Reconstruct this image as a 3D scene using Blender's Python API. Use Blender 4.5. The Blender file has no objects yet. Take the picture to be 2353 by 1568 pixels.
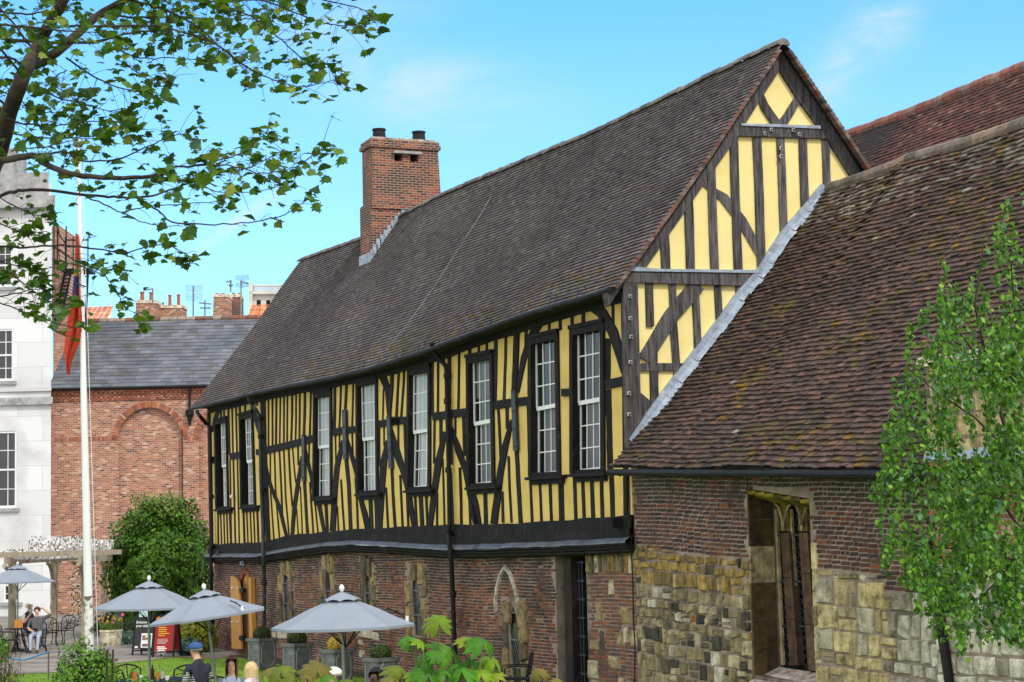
import bpy, bmesh, math, random
from mathutils import Vector as V, Matrix, noise
from mathutils.geometry import tessellate_polygon
random.seed(7)
rnd = random.random
def ru(a, b): return a + (b - a) * random.random()
R_ = math.radians
scn = bpy.context.scene
col = scn.collection

# ------------------------------------------------------------------ camera
FPX = 4500.0                      # focal length in units of a 2353 px wide picture
CAM = V((-15.15, 0.0, 3.0))
_p = math.atan(456 / 4500); _a = R_(23.8); _r = .0225
FW = V((math.sin(_a) * math.cos(_p), math.cos(_a) * math.cos(_p), math.sin(_p)))
_R0 = FW.cross(V((0, 0, 1))).normalized(); _U0 = _R0.cross(FW)
RT = math.cos(_r) * _R0 - math.sin(_r) * _U0
UP = math.sin(_r) * _R0 + math.cos(_r) * _U0
cd = bpy.data.cameras.new("camera"); cam = bpy.data.objects.new("camera", cd); col.objects.link(cam)
cd.sensor_width = 36; cd.lens = 36 * FPX / 2353; cd.clip_start = .1; cd.clip_end = 3000
cam.matrix_world = Matrix(((RT.x, UP.x, -FW.x, CAM.x), (RT.y, UP.y, -FW.y, CAM.y), (RT.z, UP.z, -FW.z, CAM.z), (0, 0, 0, 1)))
scn.camera = cam
# ------------------------------------------------------------------ sky, sun, exposure
SUN = V((.16, -.66, .735)).normalized()
w = bpy.data.worlds.new("World"); scn.world = w; w.use_nodes = True
nt = w.node_tree; N = nt.nodes; L = nt.links
bg = N['Background']
sky = N.new('ShaderNodeTexSky'); sky.sky_type = 'NISHITA'; sky.sun_disc = False
sky.sun_elevation = math.asin(SUN.z); sky.sun_rotation = math.atan2(SUN.x, SUN.y)
sky.air_density = 1.0; sky.dust_density = .6; sky.ozone_density = 1.0
tint = N.new('ShaderNodeMix'); tint.data_type = 'RGBA'; tint.blend_type = 'MULTIPLY'; tint.inputs[0].default_value = 1
tint.inputs[7].default_value = (.84, 1.74, 2.35, 1)
L.new(sky.outputs[0], tint.inputs[6])
tc = N.new('ShaderNodeTexCoord'); mp = N.new('ShaderNodeMapping'); mp.inputs['Scale'].default_value = (2.2, 2.2, 7.5)
mp.inputs['Rotation'].default_value = (.25, -.3, 0)
nz = N.new('ShaderNodeTexNoise'); nz.inputs['Scale'].default_value = 1.7; nz.inputs['Detail'].default_value = 7; nz.inputs['Roughness'].default_value = .52
nz.inputs['Distortion'].default_value = .5
cr = N.new('ShaderNodeValToRGB'); cr.color_ramp.elements[0].position = .5; cr.color_ramp.elements[1].position = .82
cr.color_ramp.elements[1].color = (.5, .5, .5, 1)
cm = N.new('ShaderNodeMix'); cm.data_type = 'RGBA'; cm.inputs[7].default_value = (7.0, 8.2, 8.6, 1)
L.new(tc.outputs['Generated'], mp.inputs[0]); L.new(mp.outputs[0], nz.inputs['Vector']); L.new(nz.outputs[0], cr.inputs[0])
dt = N.new('ShaderNodeVectorMath'); dt.operation = 'DOT_PRODUCT'; dt.inputs[1].default_value = (math.sin(R_(24)), math.cos(R_(24)), .12)
L.new(tc.outputs['Generated'], dt.inputs[0])
mr = N.new('ShaderNodeMapRange'); mr.inputs['From Min'].default_value = .86; mr.inputs['From Max'].default_value = .35; L.new(dt.outputs['Value'], mr.inputs['Value'])  # bright white cloud added outside the view, to lift and neutralise the ambient light
def mth(op, a, b_=None):
    n = N.new('ShaderNodeMath'); n.operation = op
    for i, v in enumerate((a, b_)):
        if v is None: continue
        if isinstance(v, (int, float)): n.inputs[i].default_value = v
        else: L.new(v, n.inputs[i])
    return n.outputs[0]
def dotn(v):
    n = N.new('ShaderNodeVectorMath'); n.operation = 'DOT_PRODUCT'; n.inputs[1].default_value = v; L.new(tc.outputs['Generated'], n.inputs[0]); return n.outputs['Value']
fib = N.new('ShaderNodeTexNoise'); fib.inputs['Scale'].default_value = 14; fib.inputs['Detail'].default_value = 9; fib.inputs['Roughness'].default_value = .6; fib.inputs['Distortion'].default_value = .8
mp2 = N.new('ShaderNodeMapping'); mp2.inputs['Scale'].default_value = (1, 1, 3.2); mp2.inputs['Rotation'].default_value = (.3, .3, 0); L.new(tc.outputs['Generated'], mp2.inputs[0]); L.new(mp2.outputs[0], fib.inputs['Vector'])
wisp = None
for wx, wy, ra, rb, ang, amp in ((960, 200, 230, 75, -.12, .55), (1990, 95, 60, 170, -.75, .75), (560, 500, 120, 14, .62, .5), (700, 60, 300, 60, .2, .3)):
    dx, dy = (wx - 1176.5) / FPX, (784 - wy) / FPX
    cd_ = (FW + RT * dx + UP * dy).normalized(); ca, sa = math.cos(ang), math.sin(ang)
    A_1 = RT * ca + UP * sa; A_2 = UP * ca - RT * sa
    u = mth('MULTIPLY', mth('SUBTRACT', dotn(A_1), cd_.dot(A_1)), FPX / ra); v = mth('MULTIPLY', mth('SUBTRACT', dotn(A_2), cd_.dot(A_2)), FPX / rb)
    e = mth('EXPONENT', mth('MULTIPLY', mth('ADD', mth('MULTIPLY', u, u), mth('MULTIPLY', v, v)), -1.0))
    e = mth('MULTIPLY', e, mth('MULTIPLY', mth('MAXIMUM', mth('SUBTRACT', fib.outputs[0], .30), 0.0), amp * 3.2))
    wisp = e if wisp is None else mth('ADD', wisp, e)
mz = N.new('ShaderNodeMapRange'); mz.inputs['From Min'].default_value = .27; mz.inputs['From Max'].default_value = .05; mz.inputs['To Max'].default_value = .46; L.new(dotn((0, 0, 1)), mz.inputs['Value'])
ad0 = mth('ADD', mth('ADD', wisp, mz.outputs[0]), mth('MULTIPLY', cr.outputs[0], .35))
ad = N.new('ShaderNodeMath'); ad.operation = 'ADD'; ad.use_clamp = True; L.new(ad0, ad.inputs[0]); L.new(mr.outputs[0], ad.inputs[1])
br_ = N.new('ShaderNodeMix'); br_.data_type = 'RGBA'; br_.inputs[6].default_value = (6.6, 7.6, 8.0, 1); br_.inputs[7].default_value = (12.6, 12.6, 12.4, 1)
L.new(mr.outputs[0], br_.inputs[0]); L.new(br_.outputs[2], cm.inputs[7])
L.new(ad.outputs[0], cm.inputs[0]); L.new(tint.outputs[2], cm.inputs[6]); L.new(cm.outputs[2], bg.inputs[0])
bg.inputs[1].default_value = .12
sd = bpy.data.lights.new("sun", 'SUN'); sd.energy = 2.2; sd.angle = R_(2.5); sd.color = (1, .95, .86)
so = bpy.data.objects.new("sun", sd); col.objects.link(so); so.rotation_euler = SUN.to_track_quat('Z', 'Y').to_euler()
so.location = (0, 0, 60)
scn.view_settings.view_transform = 'Standard'; scn.view_settings.look = 'None'
scn.view_settings.exposure = 0.0; scn.view_settings.gamma = 1
scn.render.engine = 'CYCLES'; scn.cycles.max_bounces = 6; scn.cycles.diffuse_bounces = 3; scn.cycles.glossy_bounces = 3
scn.cycles.transparent_max_bounces = 6

# ------------------------------------------------------------------ pixel helpers (view px: 2353 x 1568)
def ray(x, y): return FW * FPX + RT * (x - 1176.5) + UP * (784 - y)
def hit(x, y, ax, v):
    d = ray(x, y); return CAM + d * ((v - CAM[ax]) / d[ax])
FH = V((FW.x, FW.y, 0)).normalized(); RH = V((FH.y, -FH.x, 0))
def at(x, y, D):                      # point at horizontal forward distance D
    d = ray(x, y); return CAM + d * (D / d.dot(FH))
def gp(x, D, z=0):                    # ground point seen in column x at distance D
    d = ray(x, 1260); q = CAM + d * (D / d.dot(FH)); return V((q.x, q.y, z))
def gz(x, y, z=0): return hit(x, y, 2, z)
def S(p): return (p[0] / 1.7408, p[1] / 1.7408)
def Z(ox, oy, s):
    return lambda x, y: ((ox + x / s) / 1.7408, (oy + y / s) / 1.7408)
Z1 = Z(800, 1550, 2.24); Z2 = Z(1050, 1500, 2.24); Z3 = Z(1300, 1450, 2.24)
Z4 = Z(1550, 1350, 1.96); Z5 = Z(1850, 1300, 1.8457); Z6 = Z(2150, 1150, 1.568)
G1 = Z(2300, 100, 1.4258); G2 = Z(2300, 1000, 1.568)
K4 = Z(700, 1950, 2.01); K5 = Z(1500, 1950, 2.01); K3 = Z(0, 1950, 2.01); K2 = Z(0, 1000, 2.0909)
C6 = Z(2400, 1850, 1.782); C7 = Z(2800, 1800, 1.686); B7 = Z(3200, 1850, 1.782); CH = Z(1300, 450, 2.24)
K1 = Z(0, 0, 1.4256)
def interp(tab, x):
    if x <= tab[0][0]: return tab[0][1]
    for (a, b), (c, d) in zip(tab, tab[1:]):
        if x <= c: return b + (d - b) * (x - a) / (c - a)
    return tab[-1][1]

# ------------------------------------------------------------------ materials
def newmat(name):
    m = bpy.data.materials.new(name); m.use_nodes = True
    nt = m.node_tree; b = nt.nodes['Principled BSDF']; return m, nt.nodes, nt.links, b
def pm(name, c1, c2=None, sc=4, rough=.8, bump=.0, bsc=None, tone=False, stretch=(1, 1, 1), spec=.3, metal=0, trans=0, det=5, lo=.35, hi=.65, c3=None, s3=1.2, t3=(.55, .65)):
    m, N, L, b = newmat(name)
    b.inputs['Roughness'].default_value = rough; b.inputs['Specular IOR Level'].default_value = spec; b.inputs['Metallic'].default_value = metal
    tc = N.new('ShaderNodeTexCoord'); mp = N.new('ShaderNodeMapping'); mp.inputs['Scale'].default_value = stretch
    L.new(tc.outputs['Object'], mp.inputs[0])
    nz = N.new('ShaderNodeTexNoise'); nz.inputs['Scale'].default_value = sc; nz.inputs['Detail'].default_value = det; nz.inputs['Roughness'].default_value = .62
    L.new(mp.outputs[0], nz.inputs['Vector'])
    r = N.new('ShaderNodeValToRGB'); r.color_ramp.elements[0].position = lo; r.color_ramp.elements[1].position = hi
    c2 = c2 or c1
    r.color_ramp.elements[0].color = (*c1, 1); r.color_ramp.elements[1].color = (*c2, 1)
    L.new(nz.outputs[0], r.inputs[0]); out = r.outputs[0]
    if tone:
        a = N.new('ShaderNodeAttribute'); a.attribute_name = 'tone'
        x = N.new('ShaderNodeMix'); x.data_type = 'RGBA'; x.blend_type = 'MULTIPLY'; x.inputs[0].default_value = 1
        L.new(out, x.inputs[6]); L.new(a.outputs['Color'], x.inputs[7]); out = x.outputs[2]
    if c3:
        n3 = N.new('ShaderNodeTexNoise'); n3.inputs['Scale'].default_value = s3; n3.inputs['Detail'].default_value = 8; n3.inputs['Roughness'].default_value = .68
        L.new(mp.outputs[0], n3.inputs['Vector'])
        r3 = N.new('ShaderNodeValToRGB'); r3.color_ramp.elements[0].position = t3[0]; r3.color_ramp.elements[1].position = t3[1]
        L.new(n3.outputs[0], r3.inputs[0])
        x = N.new('ShaderNodeMix'); x.data_type = 'RGBA'; x.inputs[7].default_value = (*c3, 1)
        L.new(r3.outputs[0], x.inputs[0]); L.new(out, x.inputs[6]); out = x.outputs[2]
    L.new(out, b.inputs['Base Color'])
    if bump:
        bp = N.new('ShaderNodeBump'); bp.inputs['Strength'].default_value = bump; bp.inputs['Distance'].default_value = .02
        nb = N.new('ShaderNodeTexNoise'); nb.inputs['Scale'].default_value = bsc or sc * 3; nb.inputs['Detail'].default_value = 6
        L.new(mp.outputs[0], nb.inputs['Vector']); L.new(nb.outputs[0], bp.inputs['Height']); L.new(bp.outputs[0], b.inputs['Normal'])
    if trans:
        t = N.new('ShaderNodeBsdfTranslucent'); mx = N.new('ShaderNodeMixShader'); mx.inputs[0].default_value = trans
        L.new(out, t.inputs[0]); L.new(b.outputs[0], mx.inputs[1]); L.new(t.outputs[0], mx.inputs[2])
        L.new(mx.outputs[0], N['Material Output'].inputs[0])
    return m
def brickmat(name, cols, mortar, bw, bh, rot=(0, 0, 0), rough=.9, msize=.012, c3=None, s3=.5, t3=(.5, .62)):
    m, N, L, b = newmat(name); b.inputs['Roughness'].default_value = rough; b.inputs['Specular IOR Level'].default_value = .2
    tc = N.new('ShaderNodeTexCoord'); mp = N.new('ShaderNodeMapping'); mp.inputs['Rotation'].default_value = rot
    L.new(tc.outputs['UV'], mp.inputs[0])
    br = N.new('ShaderNodeTexBrick'); br.inputs['Scale'].default_value = 1; br.inputs['Brick Width'].default_value = bw; br.inputs['Row Height'].default_value = bh
    br.inputs['Mortar Size'].default_value = msize; br.inputs['Mortar Smooth'].default_value = .3; br.inputs['Bias'].default_value = 0
    br.inputs['Color1'].default_value = (0, 0, 0, 1); br.inputs['Color2'].default_value = (1, 1, 1, 1); br.inputs['Mortar'].default_value = (.5, .5, .5, 1)
    L.new(mp.outputs[0], br.inputs['Vector'])
    r = N.new('ShaderNodeValToRGB'); e = r.color_ramp.elements
    e[0].position = 0; e[0].color = (*cols[0], 1); e[1].position = 1; e[1].color = (*cols[-1], 1)
    for i, c in enumerate(cols[1:-1]): q = e.new((i + 1) / (len(cols) - 1)); q.color = (*c, 1)
    L.new(br.outputs['Color'], r.inputs[0])
    nz = N.new('ShaderNodeTexNoise'); nz.inputs['Scale'].default_value = s3; nz.inputs['Detail'].default_value = 8; L.new(mp.outputs[0], nz.inputs['Vector'])
    r3 = N.new('ShaderNodeValToRGB'); r3.color_ramp.elements[0].position = t3[0]; r3.color_ramp.elements[1].position = t3[1]; L.new(nz.outputs[0], r3.inputs[0])
    x = N.new('ShaderNodeMix'); x.data_type = 'RGBA'; L.new(r3.outputs[0], x.inputs[0]); L.new(r.outputs[0], x.inputs[6])
    x.inputs[7].default_value = (*(c3 or cols[0]), 1)
    if not c3: x.inputs[0].default_value = 0; L.remove(x.inputs[0].links[0])
    y = N.new('ShaderNodeMix'); y.data_type = 'RGBA'; L.new(br.outputs['Fac'], y.inputs[0]); L.new(x.outputs[2], y.inputs[6]); y.inputs[7].default_value = (*mortar, 1)
    L.new(y.outputs[2], b.inputs['Base Color'])
    bp = N.new('ShaderNodeBump'); bp.inputs['Strength'].default_value = .5; bp.inputs['Distance'].default_value = .01; bp.invert = True
    L.new(br.outputs['Fac'], bp.inputs['Height']); L.new(bp.outputs[0], b.inputs['Normal'])
    return m
W1 = (1, 1, 1)
MT = dict(
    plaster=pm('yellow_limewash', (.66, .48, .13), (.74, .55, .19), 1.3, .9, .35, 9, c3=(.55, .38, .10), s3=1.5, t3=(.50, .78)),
    plaster_gable=pm('sunlit_yellow_limewash', (.82, .68, .27), (.88, .75, .34), 1.3, .9, .3, 9, c3=(.74, .58, .20), s3=.9, t3=(.58, .78)),  # same limewash as the facade, painted lighter for the sunlit gable
    timber=pm('black_oak', (.006, .0055, .007), (.020, .017, .019), 5, .8, .8, 30, stretch=(1, 3, .5), tone=True, c3=(.10, .095, .10), s3=6, t3=(.58, .80), spec=.2),
    greytimber=pm('weathered_oak', (.034, .031, .034), (.135, .125, .132), 6, .85, .9, 30, stretch=(4, 1, .35), tone=True, c3=(.24, .23, .25), s3=5, t3=(.56, .78), spec=.2),
    blackpaint=pm('black_paint', (.008, .008, .010), (.018, .018, .020), 6, .6, .2, spec=.2),
    greypipe=pm('worn_pipe_paint', (.02, .024, .03), (.045, .05, .06), 5, .45, .3, c3=(.30, .33, .36), s3=2.2, t3=(.62, .70)),
    iron=pm('dark_blue_iron', (.020, .026, .040), (.04, .05, .07), 8, .5, .2),
    white=pm('white_gloss_paint', (.72, .74, .76), (.8, .82, .84), 7, .45, .1),
    lead=pm('lead_sheet', (.22, .27, .34), (.38, .45, .55), 6, .5, .4, spec=.5, c3=(.75, .77, .80), s3=4, t3=(.58, .72)),
    darklead=pm('dark_lead', (.055, .065, .085), (.12, .135, .17), 5, .5, .3, spec=.5, c3=(.03, .03, .035), s3=2),
    tile=pm('clay_tile', (.65, .65, .65), (1.15, 1.15, 1.15), 9, .85, .6, 40, tone=True),
    mossytile=pm('mossy_clay_tile', (.65, .65, .65), (1.2, 1.15, 1.1), 9, .9, .7, 40, tone=True, c3=(.115, .088, .016), s3=2.6, t3=(.60, .69)),
    sheet=pm('roof_underlay', (.02, .018, .018), rough=.9),
    brick=pm('old_brick', (.7, .7, .7), (1.15, 1.15, 1.15), 14, .9, .7, 50, tone=True),
    stone=pm('old_stone', (.50, .47, .42), (1.25, 1.22, 1.15), 6, .92, 1.0, 24, tone=True, c3=(.03, .026, .022), s3=3.4, t3=(.555, .70)),
    mortar=pm('lime_mortar', (.20, .155, .13), (.33, .265, .225), 4, .95, .5, c3=(.06, .048, .042), s3=.8, t3=(.52, .66)),
    glass=pm('window_glass', (.010, .012, .014), (.022, .024, .026), 1.5, .05, .12, 2.2, spec=.8),
    dimglass=pm('dark_reflection_glass', (.008, .009, .009), (.018, .020, .020), 1.5, .06, .12, 2.2, spec=.30),  # window glass copy, dimmed to stand in for the dark reflection of trees
    blind=pm('pale_blind_and_reflection', (.30, .34, .38), (.44, .48, .52), 1.2, .5, .1, spec=.6), greyblind=pm('grey_blind_and_reflection', (.05, .055, .065), (.10, .105, .12), 1.2, .4, .1, spec=.6),
    dark=pm('dark_interior', (.006, .006, .007), rough=.8),
    canvas=pm('grey_canvas', (.255, .295, .365), (.285, .325, .395), 2.5, .85, .15, 60, trans=.12),
    steel=pm('brushed_pole', (.20, .22, .22), (.3, .33, .33), 4, .35, 0, metal=.6, spec=.5),
    leadplanter=pm('lead_planter', (.085, .09, .105), (.16, .165, .18), 5, .55, .3, spec=.5, c3=(.30, .31, .33), s3=3.5, t3=(.56, .75)),
    oak=pm('honey_oak', (.42, .20, .05), (.60, .32, .09), 3, .6, .3, stretch=(6, 6, .6)),
    palewood=pm('silvered_wood', (.26, .215, .16), (.40, .35, .27), 5, .85, .5, stretch=(3, 3, .6)),
    bark=pm('plane_bark', (.022, .018, .012), (.062, .050, .034), 9, .9, .8, 20),
    birchbark=pm('birch_bark', (.35, .30, .26), (.65, .6, .55), 6, .8, .3),
    stem=pm('green_stem', (.10, .16, .03), (.16, .2, .05), 6, .7),
    leaf=pm('plane_leaf', (.8, .8, .8), (1.15, 1.15, 1.1), 5, .5, 0, tone=True, trans=.38, spec=.35),
    shrubleaf=pm('shrub_leaf', (.8, .8, .8), (1.15, 1.15, 1.1), 5, .45, 0, tone=True, trans=.3, spec=.3),
    petal=pm('petal', W1, rough=.7, tone=True, trans=.3),
    grass=pm('grass', (.11, .22, .012), (.17, .29, .018), .8, .9, .6, 30, c3=(.20, .26, .03), s3=.6),
    blade=pm('grass_blade', (.8, .8, .8), (1.1, 1.1, 1.1), 5, .7, tone=True, trans=.3),
    paving=None, portland=None,
    tonemat=pm('painted', (.92, .92, .92), (1.06, 1.06, 1.06), 12, .75, .1, tone=True),
    skin=pm('skin', (.62, .36, .26), (.68, .41, .30), 6, .6, spec=.3),
    darkskin=pm('dark_skin', (.10, .05, .035), (.13, .065, .045), 6, .5, spec=.3),
    flag=pm('flag_cloth', (.9, .9, .9), (1.05, 1.05, 1.05), 8, .8, tone=True, trans=.25),
    stonetrim=pm('weathered_ashlar', (.28, .28, .28), (.42, .42, .42), 3, .9, .4, c3=(.13, .13, .13), s3=1.6, t3=(.48, .75)),
    minster=pm('pale_limestone', (.50, .47, .42), (.68, .65, .60), .25, .9, .4),
    orangetile=pm('orange_pantile', (.75, .75, .75), (1.15, 1.15, 1.15), 4, .85, .4, tone=True),
    slate=pm('blue_slate', (.8, .8, .8), (1.1, 1.1, 1.1), 1.6, .6, .25, tone=True, c3=(.085, .08, .07), s3=.35, t3=(.52, .7)),
    terracotta=pm('terracotta', (.30, .085, .04), (.42, .13, .07), 5, .85, .3),
    soil=pm('soil', (.03, .022, .015), (.06, .045, .03), 5, .95, .8, 20),
)
MT['citybrick'] = brickmat('city_brick', [(.10, .065, .055), (.34, .13, .08), (.40, .18, .11), (.22, .085, .065), (.47, .24, .16), (.33, .13, .085), (.46, .18, .085), (.58, .42, .34)], (.46, .36, .29), .25, .088, msize=.013)
MT['chimneybrick'] = brickmat('chimney_brick', [(.035, .025, .025), (.22, .062, .032), (.33, .10, .05), (.05, .032, .03), (.36, .10, .045), (.07, .038, .034), (.30, .12, .08)], (.34, .27, .22), .21, .066, msize=.010, c3=(.075, .040, .034), s3=.8, t3=(.46, .58))
MT['ashlar'] = brickmat('pale_ashlar', [(.64, .65, .67), (.72, .73, .75), (.76, .77, .79), (.68, .69, .71)], (.52, .52, .53), 2.3, 1.15, msize=.012, c3=(.50, .50, .50), s3=.45, t3=(.50, .72))
MT['paving'] = brickmat('flagstones', [(.20, .175, .16), (.27, .24, .22), (.30, .26, .235), (.23, .205, .19)], (.10, .085, .07), 1.1, .7, msize=.02, c3=(.17, .15, .13), s3=.7)

# ------------------------------------------------------------------ mesh builder
def wloc(o):
    p = V((0, 0, 0))
    while o: p += o.location; o = o.parent
    return p
class MB:
    def __init__(s): s.v = []; s.f = []; s.c = []; s.m = []; s.uv = {}
    def add(s, pts, faces, c=(1, 1, 1), mi=0):
        n = len(s.v); s.v += [tuple(p) for p in pts]
        for f in faces: s.f.append([n + i for i in f]); s.c.append(c); s.m.append(mi)
    def quad(s, a, b, c, d, t=(1, 1, 1)): s.add([a, b, c, d], [(0, 1, 2, 3)], t)
    def hexa(s, q, t=(1, 1, 1), back=True):      # q: 4 front + 4 back points
        f = [(0, 1, 2, 3), (0, 4, 5, 1), (1, 5, 6, 2), (2, 6, 7, 3), (3, 7, 4, 0)]
        if back: f.append((7, 6, 5, 4))
        s.add(q, f, t)
    def box(s, c, sx, sy, sz, rz=0, t=(1, 1, 1), tilt=None):
        c = V(c); m = Matrix.Rotation(rz, 3, 'Z')
        if tilt: m = m @ tilt
        P = [c + m @ V((x * sx / 2, y * sy / 2, z * sz / 2)) for y, z, x in
             [(-1, -1, -1), (-1, -1, 1), (-1, 1, 1), (-1, 1, -1), (1, -1, -1), (1, -1, 1), (1, 1, 1), (1, 1, -1)]]
        s.hexa(P, t)
    def prism(s, poly, ext, t=(1, 1, 1)):        # planar polygon (3D), extruded
        n = len(poly); ext = V(ext); P = [V(p) for p in poly] + [V(p) + ext for p in poly]
        fs = []
        for tri in tessellate_polygon([[V(p) for p in poly]]): fs.append(tuple(tri)); fs.append(tuple(i + n for i in reversed(tri)))
        for i in range(n): j = (i + 1) % n; fs.append((i, j, j + n, i + n))
        s.add(P, fs, t)
    def bar(s, a, b, w, h, t=(1, 1, 1), up=V((0, 0, 1))):
        a = V(a); b = V(b); d = (b - a).normalized(); sd = d.cross(up)
        if sd.length < 1e-4: sd = d.cross(V((1, 0, 0)))
        sd.normalize(); u = sd.cross(d)
        q = [p + sd * x * w / 2 + u * y * h / 2 for p in (a, b) for x, y in ((-1, -1), (1, -1), (1, 1), (-1, 1))]
        s.hexa(q, t)
    def tube(s, pts, r, n=8, t=(1, 1, 1), cap=True):
        pts = [V(p) for p in pts]; rs = r if isinstance(r, (list, tuple)) else [r] * len(pts)
        base = len(s.v); ref = V((0, 0, 1)); prev = None
        for i, p in enumerate(pts):
            d = (pts[min(i + 1, len(pts) - 1)] - pts[max(i - 1, 0)]).normalized()
            if prev is None:
                x = d.cross(ref)
                if x.length < .1: x = d.cross(V((1, 0, 0)))
            else: x = prev - d * prev.dot(d)
            x.normalize(); prev = x; y = d.cross(x)
            for k in range(n):
                a = 2 * math.pi * k / n; s.v.append(tuple(p + (x * math.cos(a) + y * math.sin(a)) * rs[i]))
        for i in range(len(pts) - 1):
            for k in range(n):
                a = base + i * n + k; b = base + i * n + (k + 1) % n
                s.f.append([a, b, b + n, a + n]); s.c.append(t); s.m.append(0)
        if cap:
            s.f.append([base + k for k in range(n)][::-1]); s.c.append(t); s.m.append(0)
            e = base + (len(pts) - 1) * n; s.f.append([e + k for k in range(n)]); s.c.append(t); s.m.append(0)
    def lathe(s, c, prof, n=16, t=(1, 1, 1), rot=0):
        c = V(c); base = len(s.v)
        for (r, z) in prof:
            for k in range(n):
                a = 2 * math.pi * k / n + rot; s.v.append((c.x + r * math.cos(a), c.y + r * math.sin(a), c.z + z))
        for i in range(len(prof) - 1):
            for k in range(n):
                a = base + i * n + k; b = base + i * n + (k + 1) % n
                s.f.append([a, b, b + n, a + n]); s.c.append(t); s.m.append(0)
        s.f.append([base + k for k in range(n)][::-1]); s.c.append(t); s.m.append(0)
        e = base + (len(prof) - 1) * n; s.f.append([e + k for k in range(n)]); s.c.append(t); s.m.append(0)
    def leaf(s, p, nrm, up, size, shape, t, fold=.15):
        nrm = nrm.normalized(); x = up.cross(nrm)
        if x.length < 1e-3: x = V((1, 0, 0))
        x.normalize(); y = nrm.cross(x)
        P = [p + (x * a + y * b + nrm * (-abs(a) * fold * 1.0)) * size for a, b in shape]
        s.add(P, [tuple(range(len(P)))], t)
    def build(s, name, mat, parent=None, smooth=False, uv=None):
        o0 = wloc(parent)
        me = bpy.data.meshes.new(name)
        me.from_pydata([(x - o0.x, y - o0.y, z - o0.z) for x, y, z in s.v], [], s.f)
        for q in (mat if isinstance(mat, (list, tuple)) else [mat]): me.materials.append(MT[q] if isinstance(q, str) else q)
        at_ = me.color_attributes.new('tone', 'FLOAT_COLOR', 'CORNER')
        buf = []
        for p, c in zip(me.polygons, s.c): buf += [c[0], c[1], c[2], 1.0] * p.loop_total
        at_.data.foreach_set('color', buf)
        if any(s.m): me.polygons.foreach_set('material_index', s.m)
        if smooth: me.polygons.foreach_set('use_smooth', [True] * len(me.polygons))
        if uv:
            ul = me.uv_layers.new(name='UVMap'); vs = s.v; b2 = []
            for f in s.f:
                for i in f: b2 += list(uv(V(vs[i]), f, vs))
            ul.data.foreach_set('uv', b2)
        o = bpy.data.objects.new(name, me); col.objects.link(o); o.parent = parent
        return o
def boxuv(p, f, vs):                          # metres along the wall / height, chosen by face normal
    a, b, c = V(vs[f[0]]), V(vs[f[1]]), V(vs[f[2]]); n = (b - a).cross(c - a)
    if abs(n.z) > .8 * n.length: return (p.x, p.y)
    h = V((-n.y, n.x, 0)).normalized()
    if h.x + h.y < 0: h = -h
    return (p.x * h.x + p.y * h.y, p.z)
def tag(o, label=None, cat=None, group=None, kind=None):
    if label: o['label'] = label
    if cat: o['category'] = cat
    if group: o['group'] = group
    if kind: o['kind'] = kind
    return o
def thing(name, label, cat, loc=(0, 0, 0), group=None):
    o = bpy.data.objects.new(name, None); o.empty_display_size = .2; col.objects.link(o); o.location = loc
    return tag(o, label, cat, group)
def kids(o): return [c for c in bpy.data.objects if c.parent == o]
def dup(o, loc=None, rz=None, label=None, scale=None, parent=None):
    c = o.copy(); col.objects.link(c); c.parent = parent
    for k in kids(o): dup(k, parent=c)
    if loc is not None: c.location = loc
    if rz is not None: c.rotation_euler[2] = rz
    if scale: c.scale = (scale,) * 3 if not isinstance(scale, tuple) else scale
    if label: c['label'] = label
    return c
def pick(pal):
    r = rnd() * sum(p[0] for p in pal)
    for p in pal:
        r -= p[0]
        if r <= 0: break
    k = ru(.82, 1.18); c = p[1]; return (c[0] * k, c[1] * k, c[2] * k)
def inpoly(pt, poly):
    x, y = pt; r = False; j = len(poly) - 1
    for i in range(len(poly)):
        xi, yi = poly[i]; xj, yj = poly[j]
        if (yi > y) != (yj > y) and x < (xj - xi) * (y - yi) / (yj - yi) + xi: r = not r
        j = i
    return r

# ------------------------------------------------------------------ setting: ground
def sheet(name, poly, z, mat, uvs=True, sub=None):
    b = MB(); P = [V((x, y, z)) for x, y in poly]
    b.add(P, [tuple(t) for t in tessellate_polygon([P])]); 
    o = b.build(name, mat, uv=(lambda p, f, vs: (p.x * .93 + p.y * .37, p.y * .93 - p.x * .37)) if uvs else None); tag(o, kind='structure'); return o
ground = sheet('ground', [(-900, -200), (900, -200), (900, 1500), (-900, 1500)], -.006, pm('city_ground', (.16, .15, .14), (.24, .22, .21), .5, .9, .3))
sheet('lawn', [(-16, 14), (1.5, 14), (1.5, 57), (-1.2, 63), (-16, 63)], 0, 'grass')
path_px = [(-60, 1558), (0, 1552), (143, 1546), (257, 1526), (400, 1512), (502, 1514), (573, 1500), (600, 1492), (585, 1484), (532, 1486), (414, 1493), (312, 1470), (250, 1475), (120, 1462), (-60, 1470)]
sheet('path', [gz(*p)[:2] for p in path_px], .012, 'paving')
b = MB()
for q, (x, y) in enumerate([(-8.4, 68), (-1.4, 59), (1.6, 58), (-.1, 66)]): pass
sheet('flower_bed', [gz(*p)[:2] for p in [(414, 1491.5), (545, 1485), (560, 1466), (300, 1440), (236, 1440), (236, 1452), (330, 1456)]], .006, 'soil')
sheet('wall_border', [(-.55, 53.0), (-.55, 29.0), (.4, 29.0), (.4, 53.0)], .008, 'soil')
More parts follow.
